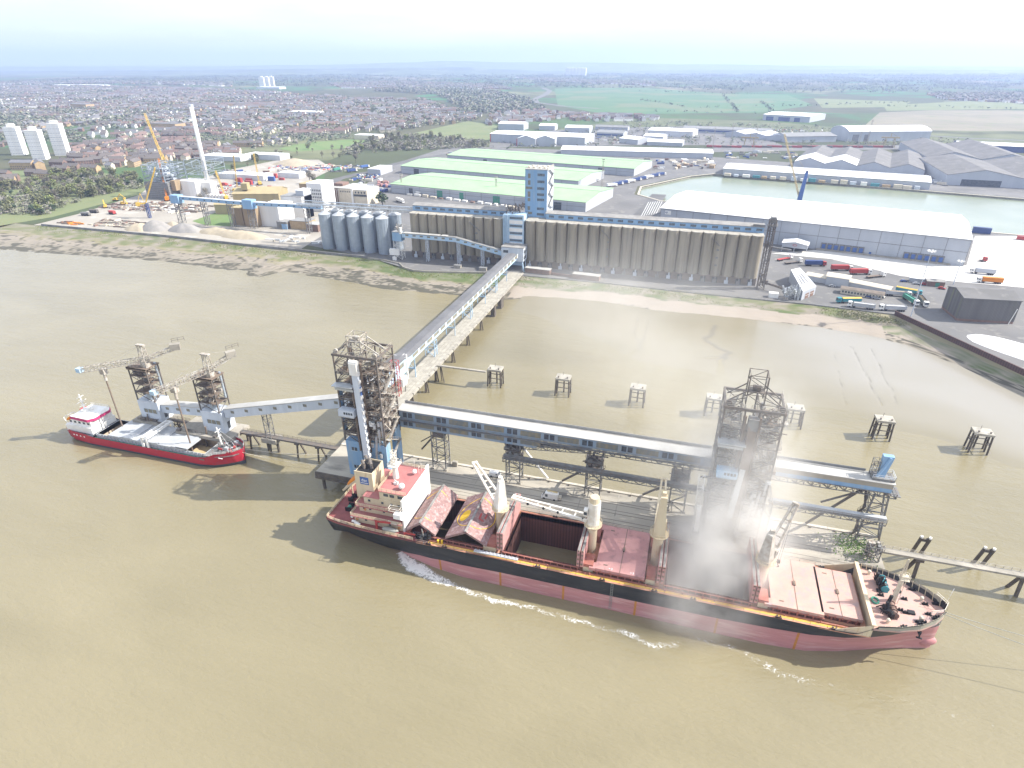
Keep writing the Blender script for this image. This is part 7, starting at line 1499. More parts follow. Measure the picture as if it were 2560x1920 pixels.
MB().b(-528, -506, 548, 566, GZ, GZ + 18).b(-506, -494, 556, 566, GZ, GZ + 16).build('white_hall', 'white_wall', t); MB().b(-529.6, -524, 540, 548, GZ + 9, GZ + 19).build('rust_panel', 'mill_brown', t); q = MB(); 
for k in range(6): q.b(-500 + k * 4, -497.4 + k * 4, 552, 555, GZ, GZ + 5)
q.build('precast_wall', 'white_wall', t)
t = thing('chimney', 'tall slim white chimney on the building site', 'chimney', (-504.5, 565, GZ)); MB().cyl((-504.5, 565, GZ), (-504.5, 565, 95), 2.1, 2.0, n=20).build('stack', 'white_paint', t, smooth=True); MB().cyl((-504.5, 565, 95), (-504.5, 565, 96.5), 2.25, n=20).build('cap', 'pale_cladding', t); MB().cyl((-504.5, 565, 21), (-504.5, 565, 22.4), 4.6, n=20).build('collar_platform', 'white_paint', t)
def tower_crane(name, label, base, zt, jib, mast_w, m_):
    t = thing(name, label, 'crane', (base[0], base[1], GZ)); MB().tower(base[0] - mast_w / 2, base[0] + mast_w / 2, base[1] - mast_w / 2, base[1] + mast_w / 2, GZ, zt, max(6, int(zt / 4)), .4, .22).build('mast', 'navy_paint' if m_ == 'yellow_paint' and mast_w > 1.9 else m_, t)
    a = Vector((base[0], base[1], zt)); b_ = Vector(jib); MB().truss(a, b_, 1.7, 1.7, 16, .2).build('jib', m_, t); d = (a - b_); d.z = 0; d.normalize(); MB().bar(a, a + d * 8, 1.6, 1.2).bar(a + d * 7, a + d * 3 + Vector((0, 0, 9)), .4).bar(a + d * 1, a + d * 3 + Vector((0, 0, 9)), .3).bar(a + d * 3 + Vector((0, 0, 9)), a.lerp(b_, .8), .12).rb((a + d * 7).x, (a + d * 7).y, zt - 2, zt + 1, 3, 2.6, math.atan2(d.y, d.x)).build('counter_jib', m_, t); return t
def crawler(label, base, tip, m_, luff=None):
    t = thing('crawler_crane', label, 'crane', (*base, GZ)); bx, by = base; b0 = Vector((bx, by, GZ + 2.4)); b1 = Vector(tip); MB().truss(b0, b1, 1.3, 1.3, 18, .17).build('boom', m_, t); d = b0 - b1; d.z = 0; d = d.normalized() if d.length > .1 else Vector((1, 0, 0)); a = math.atan2(d.y, d.x)
    MB().rb(bx + d.x * 2.5, by + d.y * 2.5, GZ + 1.4, GZ + 4.2, 8, 3.6, a).build('house', m_, t); c = Vector((-d.y, d.x, 0)) * 2.2; MB().rb(bx + c.x, by + c.y, GZ, GZ + 1.4, 8, 1.1, a).rb(bx - c.x, by - c.y, GZ, GZ + 1.4, 8, 1.1, a).build('track', 'black', t); MB().bar(b0 + d * 6 + Vector((0, 0, 2)), b0.lerp(b1, .97), .12).bar(b1, b1 - Vector((0, 0, 12)), .1).build('rope', 'steel_dark', t); return t
P = at(*fL(1060, 985)); tower_crane('tower_crane', 'tall yellow tower crane leaning above the unfinished power plant', (-562, 571), 38, (-581, 581, 84), 1.8, 'yellow_paint')
tower_crane('tower_crane', 'small crane with a navy mast and orange yellow jib in front of the unfinished plant', (-486, 461.5), 19.5, (-474, 470, 48.8), 1.95, 'yellow_paint')
a = at(*fL(1120, 1000)); crawler('slim orange crawler crane against the unfinished plant\'s front', (-532, 533), (-545, 548, 44), 'orange_paint'); crawler('short yellow crane beside the white chimney', (-478, 556), (-500, 575, 30), 'yellow_paint'); crawler('upright yellow crane behind the white chimney', (-498, 640), (-500, 642, 40), 'yellow_paint'); crawler('thin yellow crane right of the unfinished steel frame', (-494, 596), (-494, 600, 44), 'yellow_paint')
def excavator(label, p, a, m_='yellow_paint', dump=False):
    x, y = at(*fL(*p))[:2]; t = thing('dump_truck' if dump else 'excavator', label, 'digger' if not dump else 'truck', (x, y, GZ), rz=a or 1e-6)
    if dump: MB().hexa([(-4, -1.5, 1.6), (1.5, -1.5, 1.6), (1.5, 1.5, 1.6), (-4, 1.5, 1.6), (-4.6, -1.7, 3.2), (1.7, -1.7, 3.4), (1.7, 1.7, 3.4), (-4.6, 1.7, 3.2)]).build('skip', m_, t); MB().b(2, 4.2, -1.3, 1.3, 1, 3.4).build('cab', m_, t); [MB().cyl((u, -1.7, .9), (u, 1.7, .9), .9, n=12).build('axle_wheel', 'tyre', t) for u in (-3, -.8, 3)]
    else: MB().b(-2.6, 2, -1.5, 1.5, 1.2, 2.4).b(-.2, 1.8, -1.5, 0, 2.4, 3.6).build('body', m_, t); MB().b(-2.4, 2.4, -1.7, -1.0, 0, 1.1).b(-2.4, 2.4, 1.0, 1.7, 0, 1.1).build('track', 'black', t); MB().bar((1.8, .5, 2), (5.5, .5, 7), .8).bar((5.5, .5, 7), (9.5, .5, 3.4), .6).b(8.8, 10.2, -.2, 1.2, 2, 3.4).build('boom', m_, t)
    return t
excavator('yellow excavator with a raised bent boom by the site\'s back path', (745, 1035), 0.3); excavator('yellow digger at the rear edge of the bare building site', (680, 1080), 2.4); excavator('yellow digger near the reddish steel stacks', (790, 1060), -.4); excavator('red dump truck in the middle of the bare building site', (725, 1120), -.3, 'red_paint', True); excavator('grey dump truck far left on the bare building site', (555, 1130), .1, 'steel_grey', True); excavator('dark dump truck behind the grey one on the building site', (607, 1112), .1, 'steel_dark', True)
q = MB(); random.seed(71)
def scatter(label, polyc, rx, ry, n, m_):
    c = at(*fL(*polyc)); q = MB()
    for k in range(n):
        x, y = c[0] + random.uniform(-rx, rx), c[1] + random.uniform(-ry, ry); L_ = random.uniform(2, 9); a = random.choice((.2, .2, 1.7)) + random.uniform(-.1, .1); q.rb(x, y, GZ + .05, GZ + random.uniform(.4, 1.5), L_, random.uniform(.5, 1.8), a, random.randrange(len(m_)))
    tag(q.build('steel_stacks', m_, org=(c[0], c[1], GZ)), label, 'stacks', kind='stuff')
scatter('rusty steel beams laid out on the bare building site', (790, 1185), 30, 11, 110, ('rust', 'brick', 'render_cream', 'concrete')); scatter('orange formwork stacked at the left of the building site', (465, 1180), 12, 5, 22, ('orange_paint', 'rust')); scatter('red pipe stacks in front of the unfinished plant', (870, 1075), 34, 12, 90, ('brick', 'rust', 'steel_grey', 'brick')); scatter('building materials strewn below the unfinished plant', (1060, 1080), 46, 20, 220, ('render_cream', 'rust', 'steel_grey', 'white_paint', 'brick', 'concrete')); scatter('building materials strewn around the chimney foot', (1420, 960), 44, 34, 240, ('white_paint', 'red_paint', 'galvanised', 'render_cream', 'concrete', 'steel_grey')); scatter('materials strewn in front of the mill', (1950, 1290), 30, 8, 26, ('white_paint', 'galvanised_roof', 'concrete')); scatter('scrap and sacks strewn in the compound right of the earth mound', (2050, 820), 60, 30, 240, ('white_paint', 'red_paint', 'blue_paint', 'steel_grey', 'render_cream'))
# blocks of flats
def tower_block(name, label, x, y, a, L_, W_, h, nfl, group):
    t = thing(name, label, 'tower block', (x, y, GZ), rz=a or 1e-6, group=group); MB().b(-L_ / 2, L_ / 2, -W_ / 2, W_ / 2, 0, h).build('wall', 'white_wall', t); MB().b(-L_ / 2 - .2, L_ / 2 + .2, -W_ / 2 - .2, W_ / 2 + .2, h, h + .6).build('parapet', 'white_paint', t); MB().b(-L_ * .22, L_ * .22, -W_ * .3, W_ * .3, h + .6, h + 5).build('lift_house', 'white_paint', t)
    for f in range(nfl):
        z = 2 + f * (h - 3) / nfl; q = MB()
        for k in range(8): u = -L_ / 2 + (k + .5) * L_ / 8; q.b(u - L_ / 24, u + L_ / 24, -W_ / 2 - .08, -W_ / 2 - .004, z, z + 1.2)
        q.build('window', 'clad_white' if f % 2 else 'clad_grey', t)
    return t
for p, l, h in (((100, 742), 'leftmost white tower block, partly in shade, at the photo\'s left edge', 40), ((238, 772), 'middle white tower block of the three at the left', 40), ((380, 745), 'rightmost and tallest white tower block of the three at the left', 45)): a = at(*fL(*p)); tower_block('tower_block', l, a[0], a[1] + 8, R(24), 18, 14, h, 14, 'white tower blocks at the left')
for p, l in (((1690, 302), 'wider left slab of the distant white tower blocks on the skyline'), ((1722, 300), 'middle slab of the distant white tower blocks'), ((1752, 298), 'right slab of the distant white tower blocks')): a = at(*fL(*p)); tower_block('far_tower_block', l, a[0], a[1], R(20), 26, 24, 50, 6, 'distant white tower blocks')
for k, px_ in enumerate((1645, 1665, 1687, 1710, 1733, 1748)): a = at(*fM(px_, 178)); tower_block('far_tower_block', f'{["leftmost", "second", "third", "fourth", "fifth", "rightmost"][k]} of the six tiny tower blocks on the far plain', a[0], a[1], 0, 44, 40, 70, 4, 'tiny tower blocks on the far plain')
# light masts
def mast(label, p, h, m_, lattice):
    x, y = p[:2]; t = thing('light_mast', label, 'light mast', (x, y, GZ))
    if lattice: MB().tower(x - 1, x + 1, y - 1, y + 1, GZ, GZ + h, int(h / 2.5), .22, .14, .4).build('mast', m_, t); MB().b(x - 1.6, x + 1.6, y - 1, y + 1, GZ + h, GZ + h + .4).b(x - 1.6, x + 1.6, y - .6, y + .6, GZ + h + 1.4, GZ + h + 2.4).build('lamp_head', m_, t)
    else: MB().cyl((x, y, GZ), (x, y, GZ + h), .32, .14, n=8).build('pole', m_, t); q = MB().cyl((x, y, GZ + h - .6), (x, y, GZ + h - .4), 1.8, n=12); [q.b(x + 1.8 * math.cos(k) - .4, x + 1.8 * math.cos(k) + .4, y + 1.8 * math.sin(k) - .3, y + 1.8 * math.sin(k) + .3, GZ + h - .4, GZ + h + .2) for k in range(6)]; q.build('lamp_ring', 'white_paint', t)
mast('tall pale light pole with a ring of lamps beside the lorry yard', at(*fR2(1560, 762)), 38, 'pale_cladding', False); mast('short light pole in front of the huge white warehouse\'s right corner', at(*fz3(1610, 450)), 16, 'pale_cladding', False)
mast('lattice light mast in front of the middle of the front green warehouse', at(*fM(1186, 962)), 19, 'steel_pale', True); mast('lattice light mast beside the quay lorries behind the blue tower', at(*fM(1863, 905)), 30, 'steel_pale', True); mast('lattice light mast at the left end of the front green warehouse', at(*fM(580, 925)), 17, 'steel_pale', True)
for k, p in enumerate(((415, 600), (655, 585), (520, 565), (1255, 575), (1310, 540))): mast(f'{["slim lattice light mast left of the long quay shed", "slim lattice light mast by the red rail wagons", "slim lattice light mast behind the trade yards", "slim lattice mast in front of the curved hall", "slim lattice mast right of the ridged grey shed"][k]}', at(*fR1(*p)), 34, 'steel_pale', True)
# harbour crane across the basin
t = thing('harbour_crane', 'blue mobile harbour crane with a long yellow lattice jib behind the white warehouse', 'crane', (60, 640, GZ))
c = at(*fR1(830, 858), 24); bx, by = 95, 662
MB().b(bx - 6, bx + 6, by - 6, by + 6, GZ, GZ + 4).build('chassis', 'navy_paint', t); MB().hexa([(bx - 2.2, by - 2, GZ + 4), (bx + 2.2, by - 2, GZ + 4), (bx + 2.2, by + 2, GZ + 4), (bx - 2.2, by + 2, GZ + 4), (bx + .6, by - 1.2, 42), (bx + 3, by - 1.2, 42), (bx + 3, by + 1.2, 42), (bx + .6, by + 1.2, 42)]).build('tower', 'blue_paint', t)
q = MB().truss((bx - 1, by, 20), (bx - 22, by + 20, 72), 1.6, 1.6, 16, .15); q.bar((bx + 2, by, 42), (bx - 21, by + 19, 70), .15); q.build('jib', 'mill_yellow', t); MB().cyl((bx + 2, by - .8, 42.6), (bx + 2, by + .8, 42.6), 1.2, n=10).build('sheave', 'navy_paint', t)
for px_, l in ((625, 'left yellow gantry crane over the rail yard'), (1430, 'right yellow gantry crane over the rail yard')):
    a = at(*fR1(px_, 570)); t = thing('gantry_crane', l, 'crane', (a[0], a[1], GZ)); q = MB()
    for x in (-8, 8): 
        for y in (-6, 6): q.bar((a[0] + x, a[1] + y, GZ), (a[0] + x * .8, a[1] + y * .6, GZ + 15), 1)
    q.bar((a[0] - 14, a[1], GZ + 15), (a[0] + 14, a[1], GZ + 15), 2.2).bar((a[0], a[1], GZ + 15), (a[0], a[1], GZ + 22), 1.2).bar((a[0], a[1], GZ + 22), (a[0] + 12, a[1], GZ + 15.5), .4); q.build('frame', 'mill_yellow', t)
# ================================================================== VEHICLES
WHEEL = {}
def wheels(t, xs, w, r):
    key = r
    if key not in WHEEL: o = MB().cyl((0, -.15, 0), (0, .15, 0), r, n=12).build('wheel', 'tyre'); WHEEL[key] = o.data; bpy.data.objects.remove(o)
    for x in xs:
        for y in (-w, w): o = bpy.data.objects.new('wheel', WHEEL[key]); COL.objects.link(o); o.parent = t; o.location = (x, y, r)
def lorry(label, p, q, cab, body, kind='box', load=None, z=GZ, group=None):
    """p: rear end, q: cab end (plan points)"""
    a = math.atan2(q[1] - p[1], q[0] - p[0]); L = 14.5 if kind != 'tractor' else 6.2; cx, cy = (p[0] + q[0]) / 2, (p[1] + q[1]) / 2
    t = thing('lorry', label, 'lorry', (cx, cy, z + .12), rz=a or 1e-6, group=group); h = L / 2
    c = MB().hexa([(h - 2.3, -1.22, .8), (h, -1.22, .8), (h, 1.22, .8), (h - 2.3, 1.22, .8), (h - 2.3, -1.2, 3.5), (h - .25, -1.2, 3.3), (h - .25, 1.2, 3.3), (h - 2.3, 1.2, 3.5)]).build('cab', cab, t)
    MB().hexa([(h - .06, -1.05, 1.9), (h + .02, -1.05, 1.9), (h + .02, 1.05, 1.9), (h - .06, 1.05, 1.9), (h - .26, -1.05, 2.95), (h - .17, -1.05, 2.95), (h - .17, 1.05, 2.95), (h - .26, 1.05, 2.95)]).b(h - 1.5, h - .6, -1.25, -1.21, 2, 2.8).b(h - 1.5, h - .6, 1.21, 1.25, 2, 2.8).build('windscreen', 'dark_glass', c)
    MB().b(-h, h - 1.5, -.45, .45, .75, 1.1).b(h - 4.6, h - 2.6, -1.1, 1.1, .7, 1.15).build('chassis', 'steel_dark', t)
    if kind == 'box': b_ = MB().b(-h, h - 2.9, -1.25, 1.25, 1.15, 3.95).build('trailer_body', body, t); MB().b(-h + .1, h - 3, -1.26, 1.26, 1.12, 1.25).build('side_rail', 'steel_dark', b_)
    elif kind == 'tipper':
        b_ = MB().b(-h, h - 3, -1.25, -1.13, 1.15, 3.3).b(-h, h - 3, 1.13, 1.25, 1.15, 3.3).b(-h, -h + .12, -1.13, 1.13, 1.15, 3.3).b(h - 3.12, h - 3, -1.13, 1.13, 1.15, 3.5).b(-h + .12, h - 3.12, -1.13, 1.13, 1.1, 1.3)
        for k in range(9): x = -h + .6 + k * 1.35; b_.b(x, x + .1, -1.32, -1.25, 1.15, 3.3).b(x, x + .1, 1.25, 1.32, 1.15, 3.3)
        b_ = b_.build('trailer_body', body, t); MB().b(-h + .13, h - 3.13, -1.12, 1.12, 1.31, 2.9).build('load', load or 'grain', b_)
    elif kind == 'sheeted': b_ = MB().b(-h, h - 3, -1.25, 1.25, 1.15, 3.1).build('trailer_body', body, t); MB().loft([[(x, -1.28, 3.08), (x, 1.28, 3.08), (x, .5, 3.45), (x, -.5, 3.45)] for x in (-h - .05, h - 2.95)]).build('sheet', load, b_)
    elif kind == 'flat': MB().b(-h, h - 3, -1.22, 1.22, 1.1, 1.3).build('flatbed', body, t)
    wheels(t, (h - 1.3, h - 3.6) + ((-h + 1.2, -h + 2.5, -h + 3.8) if kind != 'tractor' else ()), 1.08, .5); return t
P3 = lambda x, y: at(*fz3(x, y))[:2]
LR = [('blue container lorry with a red cab at the top of the lorry yard', (130, 258), (330, 262), 'red_paint', 'navy_paint', 'box', None), ('red container lorry with a white cab, nearer the weighbridge shed', (575, 345), (785, 345), 'white_paint', 'red_paint', 'box', None), ('red container lorry half hidden behind the weighbridge shed', (395, 305), (590, 308), 'white_paint', 'red_paint', 'box', None), ('empty flatbed lorry with a white cab behind the cream shelter', (735, 385), (930, 365), 'white_paint', 'rust', 'flat', None),
      ('empty red flatbed lorry nearest the lattice elevator', (-130, 210), (-20, 190), 'white_paint', 'red_paint', 'flat', None), ('empty dark flatbed lorry at the lorry yard\'s top left', (-80, 245), (100, 225), 'white_paint', 'steel_dark', 'flat', None), ('orange container lorry with a white cab on the pale concrete road', (2120, 442), (1815, 420), 'white_paint', 'orange_paint', 'box', None), ('white box trailer lorry parked on the bright concrete apron', (2015, 352), (1780, 330), 'white_paint', 'clad_grey', 'box', None), ('red tractor unit without a trailer on the bright concrete apron', (1845, 215), (1945, 218), 'red_paint', 'red_paint', 'tractor', None),
      ('teal lorry with a yellow sheeted load by the shore fence', (690, 628), (430, 630), 'teal_paint', 'teal_paint', 'sheeted', 'yellow_paint'), ('left of two silver bulk lorries parked along the shore fence', (825, 700), (545, 665), 'white_paint', 'silver_paint', 'tipper', 'white_paint'), ('right of two silver bulk lorries parked along the shore fence', (1140, 715), (855, 700), 'white_paint', 'silver_paint', 'tipper', 'white_paint'), ('grey tipper lorry facing right near the lamp pole', (965, 555), (1145, 570), 'white_paint', 'silver_paint', 'tipper', 'grain'), ('teal tipper with a yellow sheet behind the lamp pole', (1045, 515), (1280, 560), 'teal_paint', 'teal_paint', 'sheeted', 'yellow_paint'),
      ('green tipper lorry with a white cab pointing to the shore', (1120, 585), (1245, 665), 'white_paint', 'green_paint', 'tipper', 'green_paint'), ('grey tipper lorry with a white cab, rightmost of the three by the lamp pole', (1260, 590), (1345, 690), 'white_paint', 'steel_grey', 'tipper', 'hold_floor')]
for l, p, q, c, b_, k, ld in LR: lorry(l, P3(*p), P3(*q), c, b_, k, ld, group='lorries in the right yard')
def car(label, p, a, m_, group, z=GZ + .12, cat='car'):
    t = thing('parked_car', label, cat, (p[0], p[1], z), rz=a or 1e-6, group=group)
    MB().loft([[(x, y, zz) for y, zz in ((-w, .35), (w, .35), (w, h), (-w, h))] for x, w, h in ((-2.15, .78, .85), (-1.9, .85, .95), (1.2, .86, .95), (2.0, .82, .75), (2.15, .7, .6))]).loft([[(x, y, zz) for y, zz in ((-.78, .93), (.78, .93), (w, h), (-w, h))] for x, w, h in ((-1.75, .74, .96), (-1.35, .6, 1.45), (.35, .6, 1.48), (1.15, .74, .98))]).build('body', m_, t)
    MB().hexa([(.42, -.6, 1.42), (1.14, -.72, 1.0), (1.14, .72, 1.0), (.42, .6, 1.42), (.48, -.6, 1.46), (1.2, -.72, 1.03), (1.2, .72, 1.03), (.48, .6, 1.46)]).b(-1.2, .4, -.78, -.7, 1.0, 1.35).b(-1.2, .4, .7, .78, 1.0, 1.35).build('window', 'dark_glass', t)
    wheels(t, (-1.3, 1.3), .78, .33); return t
for l, p, a, m_ in (('silver car parked behind the cream yard office', (400, 470), .2, 'silver_paint'), ('navy car in front of the yard office', (760, 575), -.2, 'navy_paint'), ('silver car in front of the yard office', (840, 590), -.2, 'silver_paint'), ('small white car at the right end of the yard office', (905, 582), 1.2, 'white_paint'), ('red car on its own in the middle of the yard', (1495, 492), -.1, 'red_paint'), ('red car beside the grey cabin', (1320, 450), .2, 'red_paint'), ('silver car left of the red car at the grey cabin', (1240, 444), .3, 'silver_paint'), ('dark car behind the grey cabin', (1115, 420), .5, 'navy_paint')): car(l, P3(*p), a - .2, m_, 'cars in the lorry yard')
# vans on the jetty
def van(label, x, y, a, L, rack):
    t = thing('parked_van', label, 'van', (x, y, DZ + .02), rz=a or 1e-6); h = L / 2; H = 1.75 if not rack else 2.4
    MB().loft([[(u, v, z) for v, z in ((-.9, .4), (.9, .4), (w, hh), (-w, hh))] for u, w, hh in ((-h, .82, H), (h * .25, .82, H), (h * .55, .78, H * .95), (h * .85, .85, 1.15), (h, .8, .8))]).build('body', 'white_paint', t)
    MB().hexa([(h * .56, -.72, H * .93), (h * .84, -.8, 1.2), (h * .84, .8, 1.2), (h * .56, .72, H * .93), (h * .58, -.72, H * .95), (h * .88, -.8, 1.22), (h * .88, .8, 1.22), (h * .58, .72, H * .95)]).b(h * .2, h * .5, -.9, -.83, 1.1, H * .85).b(h * .2, h * .5, .83, .9, 1.1, H * .85).build('windscreen', 'dark_glass', t)
    if rack:
        q = MB(); [q.bar((-h * .9, y_, H + .25), (h * .35, y_, H + .25), .1) for y_ in (-.6, -.2)]; q.build('ladder', 'yellow_paint', t); MB().b(-h - 1.0, -h, -.8, .8, .6, 1.6).build('cable_reel', 'pale_kerb', t)
    wheels(t, (-h * .6, h * .62), .82, .33)
van('small white van parked behind the trestle with the white pipe', -54.6, 165.9, .05, 4.0, False); van('white works van with yellow ladders on its roof', -33.6, 159.2, math.pi - .03, 5.6, True)
# rows of cars and lorries further inland
random.seed(81)
PALE = ['white_paint', 'silver_paint', 'navy_paint', 'blue_paint', 'steel_dark', 'red_paint', 'silver_paint']
# smaller cargo strewn over the yards
c0 = car('blue car in the staff car park beside the flat white office', (-420, 735), 1.2, 'navy_paint', 'cars in the staff car park')
def car_rows(c0, name, origin, a, nx, ny, dx, dy, group, cat, label):
    for j in range(ny):
        for i in range(nx):
            if random.random() < .15: continue
            u, v = i * dx, j * dy; x = origin[0] + u * math.cos(a) - v * math.sin(a); y = origin[1] + u * math.sin(a) + v * math.cos(a); m_ = random.choice(PALE)
            r = c0.copy(); COL.objects.link(r); r.location = (x, y, GZ + .12); r.rotation_euler = (0, 0, a + 1.57 + random.uniform(-.05, .05)); r['label'] = label; r['group'] = group
            for ch in c0.children:
                d = ch.copy(); COL.objects.link(d); d.parent = r
                if ch.name.startswith('body'):
                    key = ('cm', m_)
                    if key not in WHEEL: me = ch.data.copy(); me.materials[0] = MATS[m_]; WHEEL[key] = me
                    d.data = WHEEL[key]
a = at(*fm4(760, 430))[:2]; car_rows(c0, 'car', (a[0], a[1]), .3, 9, 4, 3.0, 9, 'cars in the staff car park', 'car', 'one of the small parked cars in rows beside the flat white office')
a = at(*fR1(560, 475))[:2]; car_rows(c0, 'car', a, .05, 24, 3, 6, 16, 'cars in the trade yard car park', 'car', 'one of the tiny cars packed in rows beyond the dock sheds')
a = at(*fR1(300, 470))[:2]; car_rows(c0, 'car', (a[0], a[1] - 60), .05, 12, 2, 6, 14, 'cars by the office range', 'car', 'one of the tiny cars before the long grey office range')
# lorry trailers lined up on the quay behind the blue tower
for k in range(9):
    a = at(*fM(1900 + k * 40, 895 - k * 9)); lorry(f'{["first", "second", "third", "fourth", "fifth", "sixth", "seventh", "eighth", "ninth"][k]} from left of the trailers lined up on the quay behind the blue tower', a[:2], (a[0] + 9, a[1] + 9), 'white_paint', 'navy_paint' if k % 3 else 'clad_white', 'box', group='trailers lined up on the quay')
for l, p, q, c, b_ in (('white tanker lorry before the front green warehouse', (660, 940), (690, 948), 'white_paint', 'white_paint'), ('white lorry in front of the old cream mill', (545, 985), (590, 1000), 'white_paint', 'white_paint'), ('blue trailer lorry on the curving road left of the office', (240, 800), (280, 795), 'white_paint', 'navy_paint'), ('blue trailer lorry beside the flat white office', (320, 775), (365, 768), 'white_paint', 'blue_paint'), ('green trailer lorry on the dock road', (140, 795), (190, 785), 'white_paint', 'green_paint'), ('dark trailer lorry between the green warehouses\' right ends', (1780, 860), (1830, 858), 'white_paint', 'navy_paint')): lorry(l, at(*fM(*p))[:2], at(*fM(*q))[:2], c, b_, group='lorries around the green warehouses')
# cargo along the quays: stacks, containers and rail wagons
def stack(name, label, x, y, a, L, W, h, m_, group, cat='container'):
    t = thing(name, label, cat, (x, y, GZ + .1), rz=a or 1e-6, group=group); q = MB().b(-L / 2, L / 2, -W / 2, W / 2, 0, h)
    for k in range(int(L / 1.2)): u = -L / 2 + .6 + k * 1.2; q.b(u, u + .3, -W / 2 - .08, -W / 2 - .003, .1, h - .1)
    q.build('body', m_, t); MB().b(-L / 2 - .05, L / 2 + .05, -W / 2 - .1, -W / 2 - .02, h - .2, h).b(-L / 2 - .05, L / 2 + .05, -W / 2 - .1, -W / 2 - .02, 0, .2).build('edge_rail', 'steel_grey', t)
pos = ['first', 'second', 'third', 'fourth', 'fifth', 'sixth', 'seventh', 'eighth', 'ninth', 'tenth', 'eleventh', 'twelfth', 'thirteenth', 'fourteenth', 'fifteenth', 'sixteenth', 'seventeenth', 'eighteenth', 'nineteenth', 'twentieth']
for k in range(20):
    f = k / 19; x = lerp(34, 240, f) + random.uniform(-2, 2); y = lerp(866, 828, f) - 5; stack('cargo_stack', f'{pos[k]} cargo stack from the left along the far quay shed', x, y, R(-10.8), random.uniform(5, 9), 4, random.uniform(2.5, 5), ['render_cream', 'pale_cladding', 'white_paint', 'teal_paint', 'brick_pale', 'render_cream'][k % 6], 'cargo stacks along the far quay', 'cargo')
for k in range(16):
    x = random.uniform(-45, 18); y = random.uniform(905, 985); stack('timber_stack', f'{pos[k]} of the pale timber stacks scattered left of the long quay shed', x, y, random.uniform(-.2, .2), random.uniform(5, 9), random.uniform(4, 7), random.uniform(2, 4), random.choice(['render_cream', 'brick_pale', 'render_cream', 'white_paint']), 'pale timber stacks', 'timber')
for k, (x, y, m_, l) in enumerate(((235, 612, 'navy_paint', 'navy container stack behind the white warehouse\'s right end'), (262, 596, 'red_paint', 'low red container by the basin at the right edge'), (282, 588, 'navy_paint', 'upper navy container at the right edge of the apron'), (286, 574, 'blue_paint', 'light blue container in the right edge row'), (288, 562, 'navy_paint', 'lower navy container at the right edge of the apron'))): stack('shipping_container', l, x, y, R(-12), 13, 3, 5 if k == 0 else 3, m_, 'containers by the basin')
for k in range(18): a = at(*fR1(425 + k * 58, 572 + (k % 3))); stack('rail_wagon', f'{pos[k]} rail wagon from the left in the line beyond the dock sheds', a[0], a[1], R(-2), 24, 3, 3.2, ['red_paint', 'rust', 'red_paint', 'steel_grey'][k % 4], 'rail wagons', 'wagon')
for k, (p, m_) in enumerate((((985, 590), 'red_paint'), ((860, 520), 'red_paint'))): a = at(*fL(*p))
for k in range(12):
    p = random.choice(((1640, 905), (1700, 900), (1500, 920), (1820, 870), (1900, 860), (1780, 890), (1600, 930))); a = at(*fL(p[0] + random.uniform(-60, 60), p[1] + random.uniform(-14, 14))); stack('site_container', f'{pos[k]} coloured site container behind the yellow mill hall', a[0], a[1], random.uniform(-.3, .3), random.uniform(6, 12), 3, random.choice([2.6, 5.2]), random.choice(['blue_paint', 'red_paint', 'teal_paint', 'red_paint', 'navy_paint', 'white_paint']), 'coloured containers on the building site')
for k in range(14):
    a = at(*fM(640 + k * 50, 942 + k * 6)); stack('pallet_stack', f'{pos[k]} pale pallet stack from the left before the front green warehouse', a[0], a[1] - 4, R(-10), random.uniform(3, 8), 3, random.uniform(1, 2.4), random.choice(['render_cream', 'white_paint', 'brick', 'white_paint']), 'pallet stacks before the green warehouse', 'cargo')
for k in range(9): a = at(*fM(450 + random.uniform(-25, 45), 880 + random.uniform(-25, 20))); stack('pink_bale', f'{pos[k]} pinkish bale in the heap at the front green warehouse\'s left end', a[0], a[1], random.uniform(0, 3), 4, 3, random.uniform(1.5, 3), 'hatch_pink', 'pinkish bales', 'cargo')

random.seed(87)
YARD = [(fM, (1700, 560), (2150, 620), 40), (fR1, (500, 600), (900, 640), 46), (fR1, (0, 640), (420, 700), 40), (fR1, (1690, 640), (1760, 800), 16), (fM, (240, 850), (520, 960), 26), (fM, (860, 680), (1050, 690), 14), (fL, (1440, 840), (2000, 880), 40), (fR1, (500, 470), (1150, 520), 40)]
q = MB()
for f, p, r, n in YARD:
    for k in range(n):
        x, y = at(*f(random.uniform(p[0], r[0]), random.uniform(p[1], r[1])))[:2]; q.rb(x, y, GZ + .13, GZ + random.uniform(1, 3.2), random.uniform(3, 11), random.uniform(2, 3.4), random.choice((-.2, 1.37, .2)), random.randrange(7))
tag(q.build('yard_clutter', ('white_paint', 'steel_grey', 'navy_paint', 'render_cream', 'brick', 'concrete', 'clad_grey')), 'far off pallets, skips and stores strewn over the port yards', 'clutter', kind='stuff')
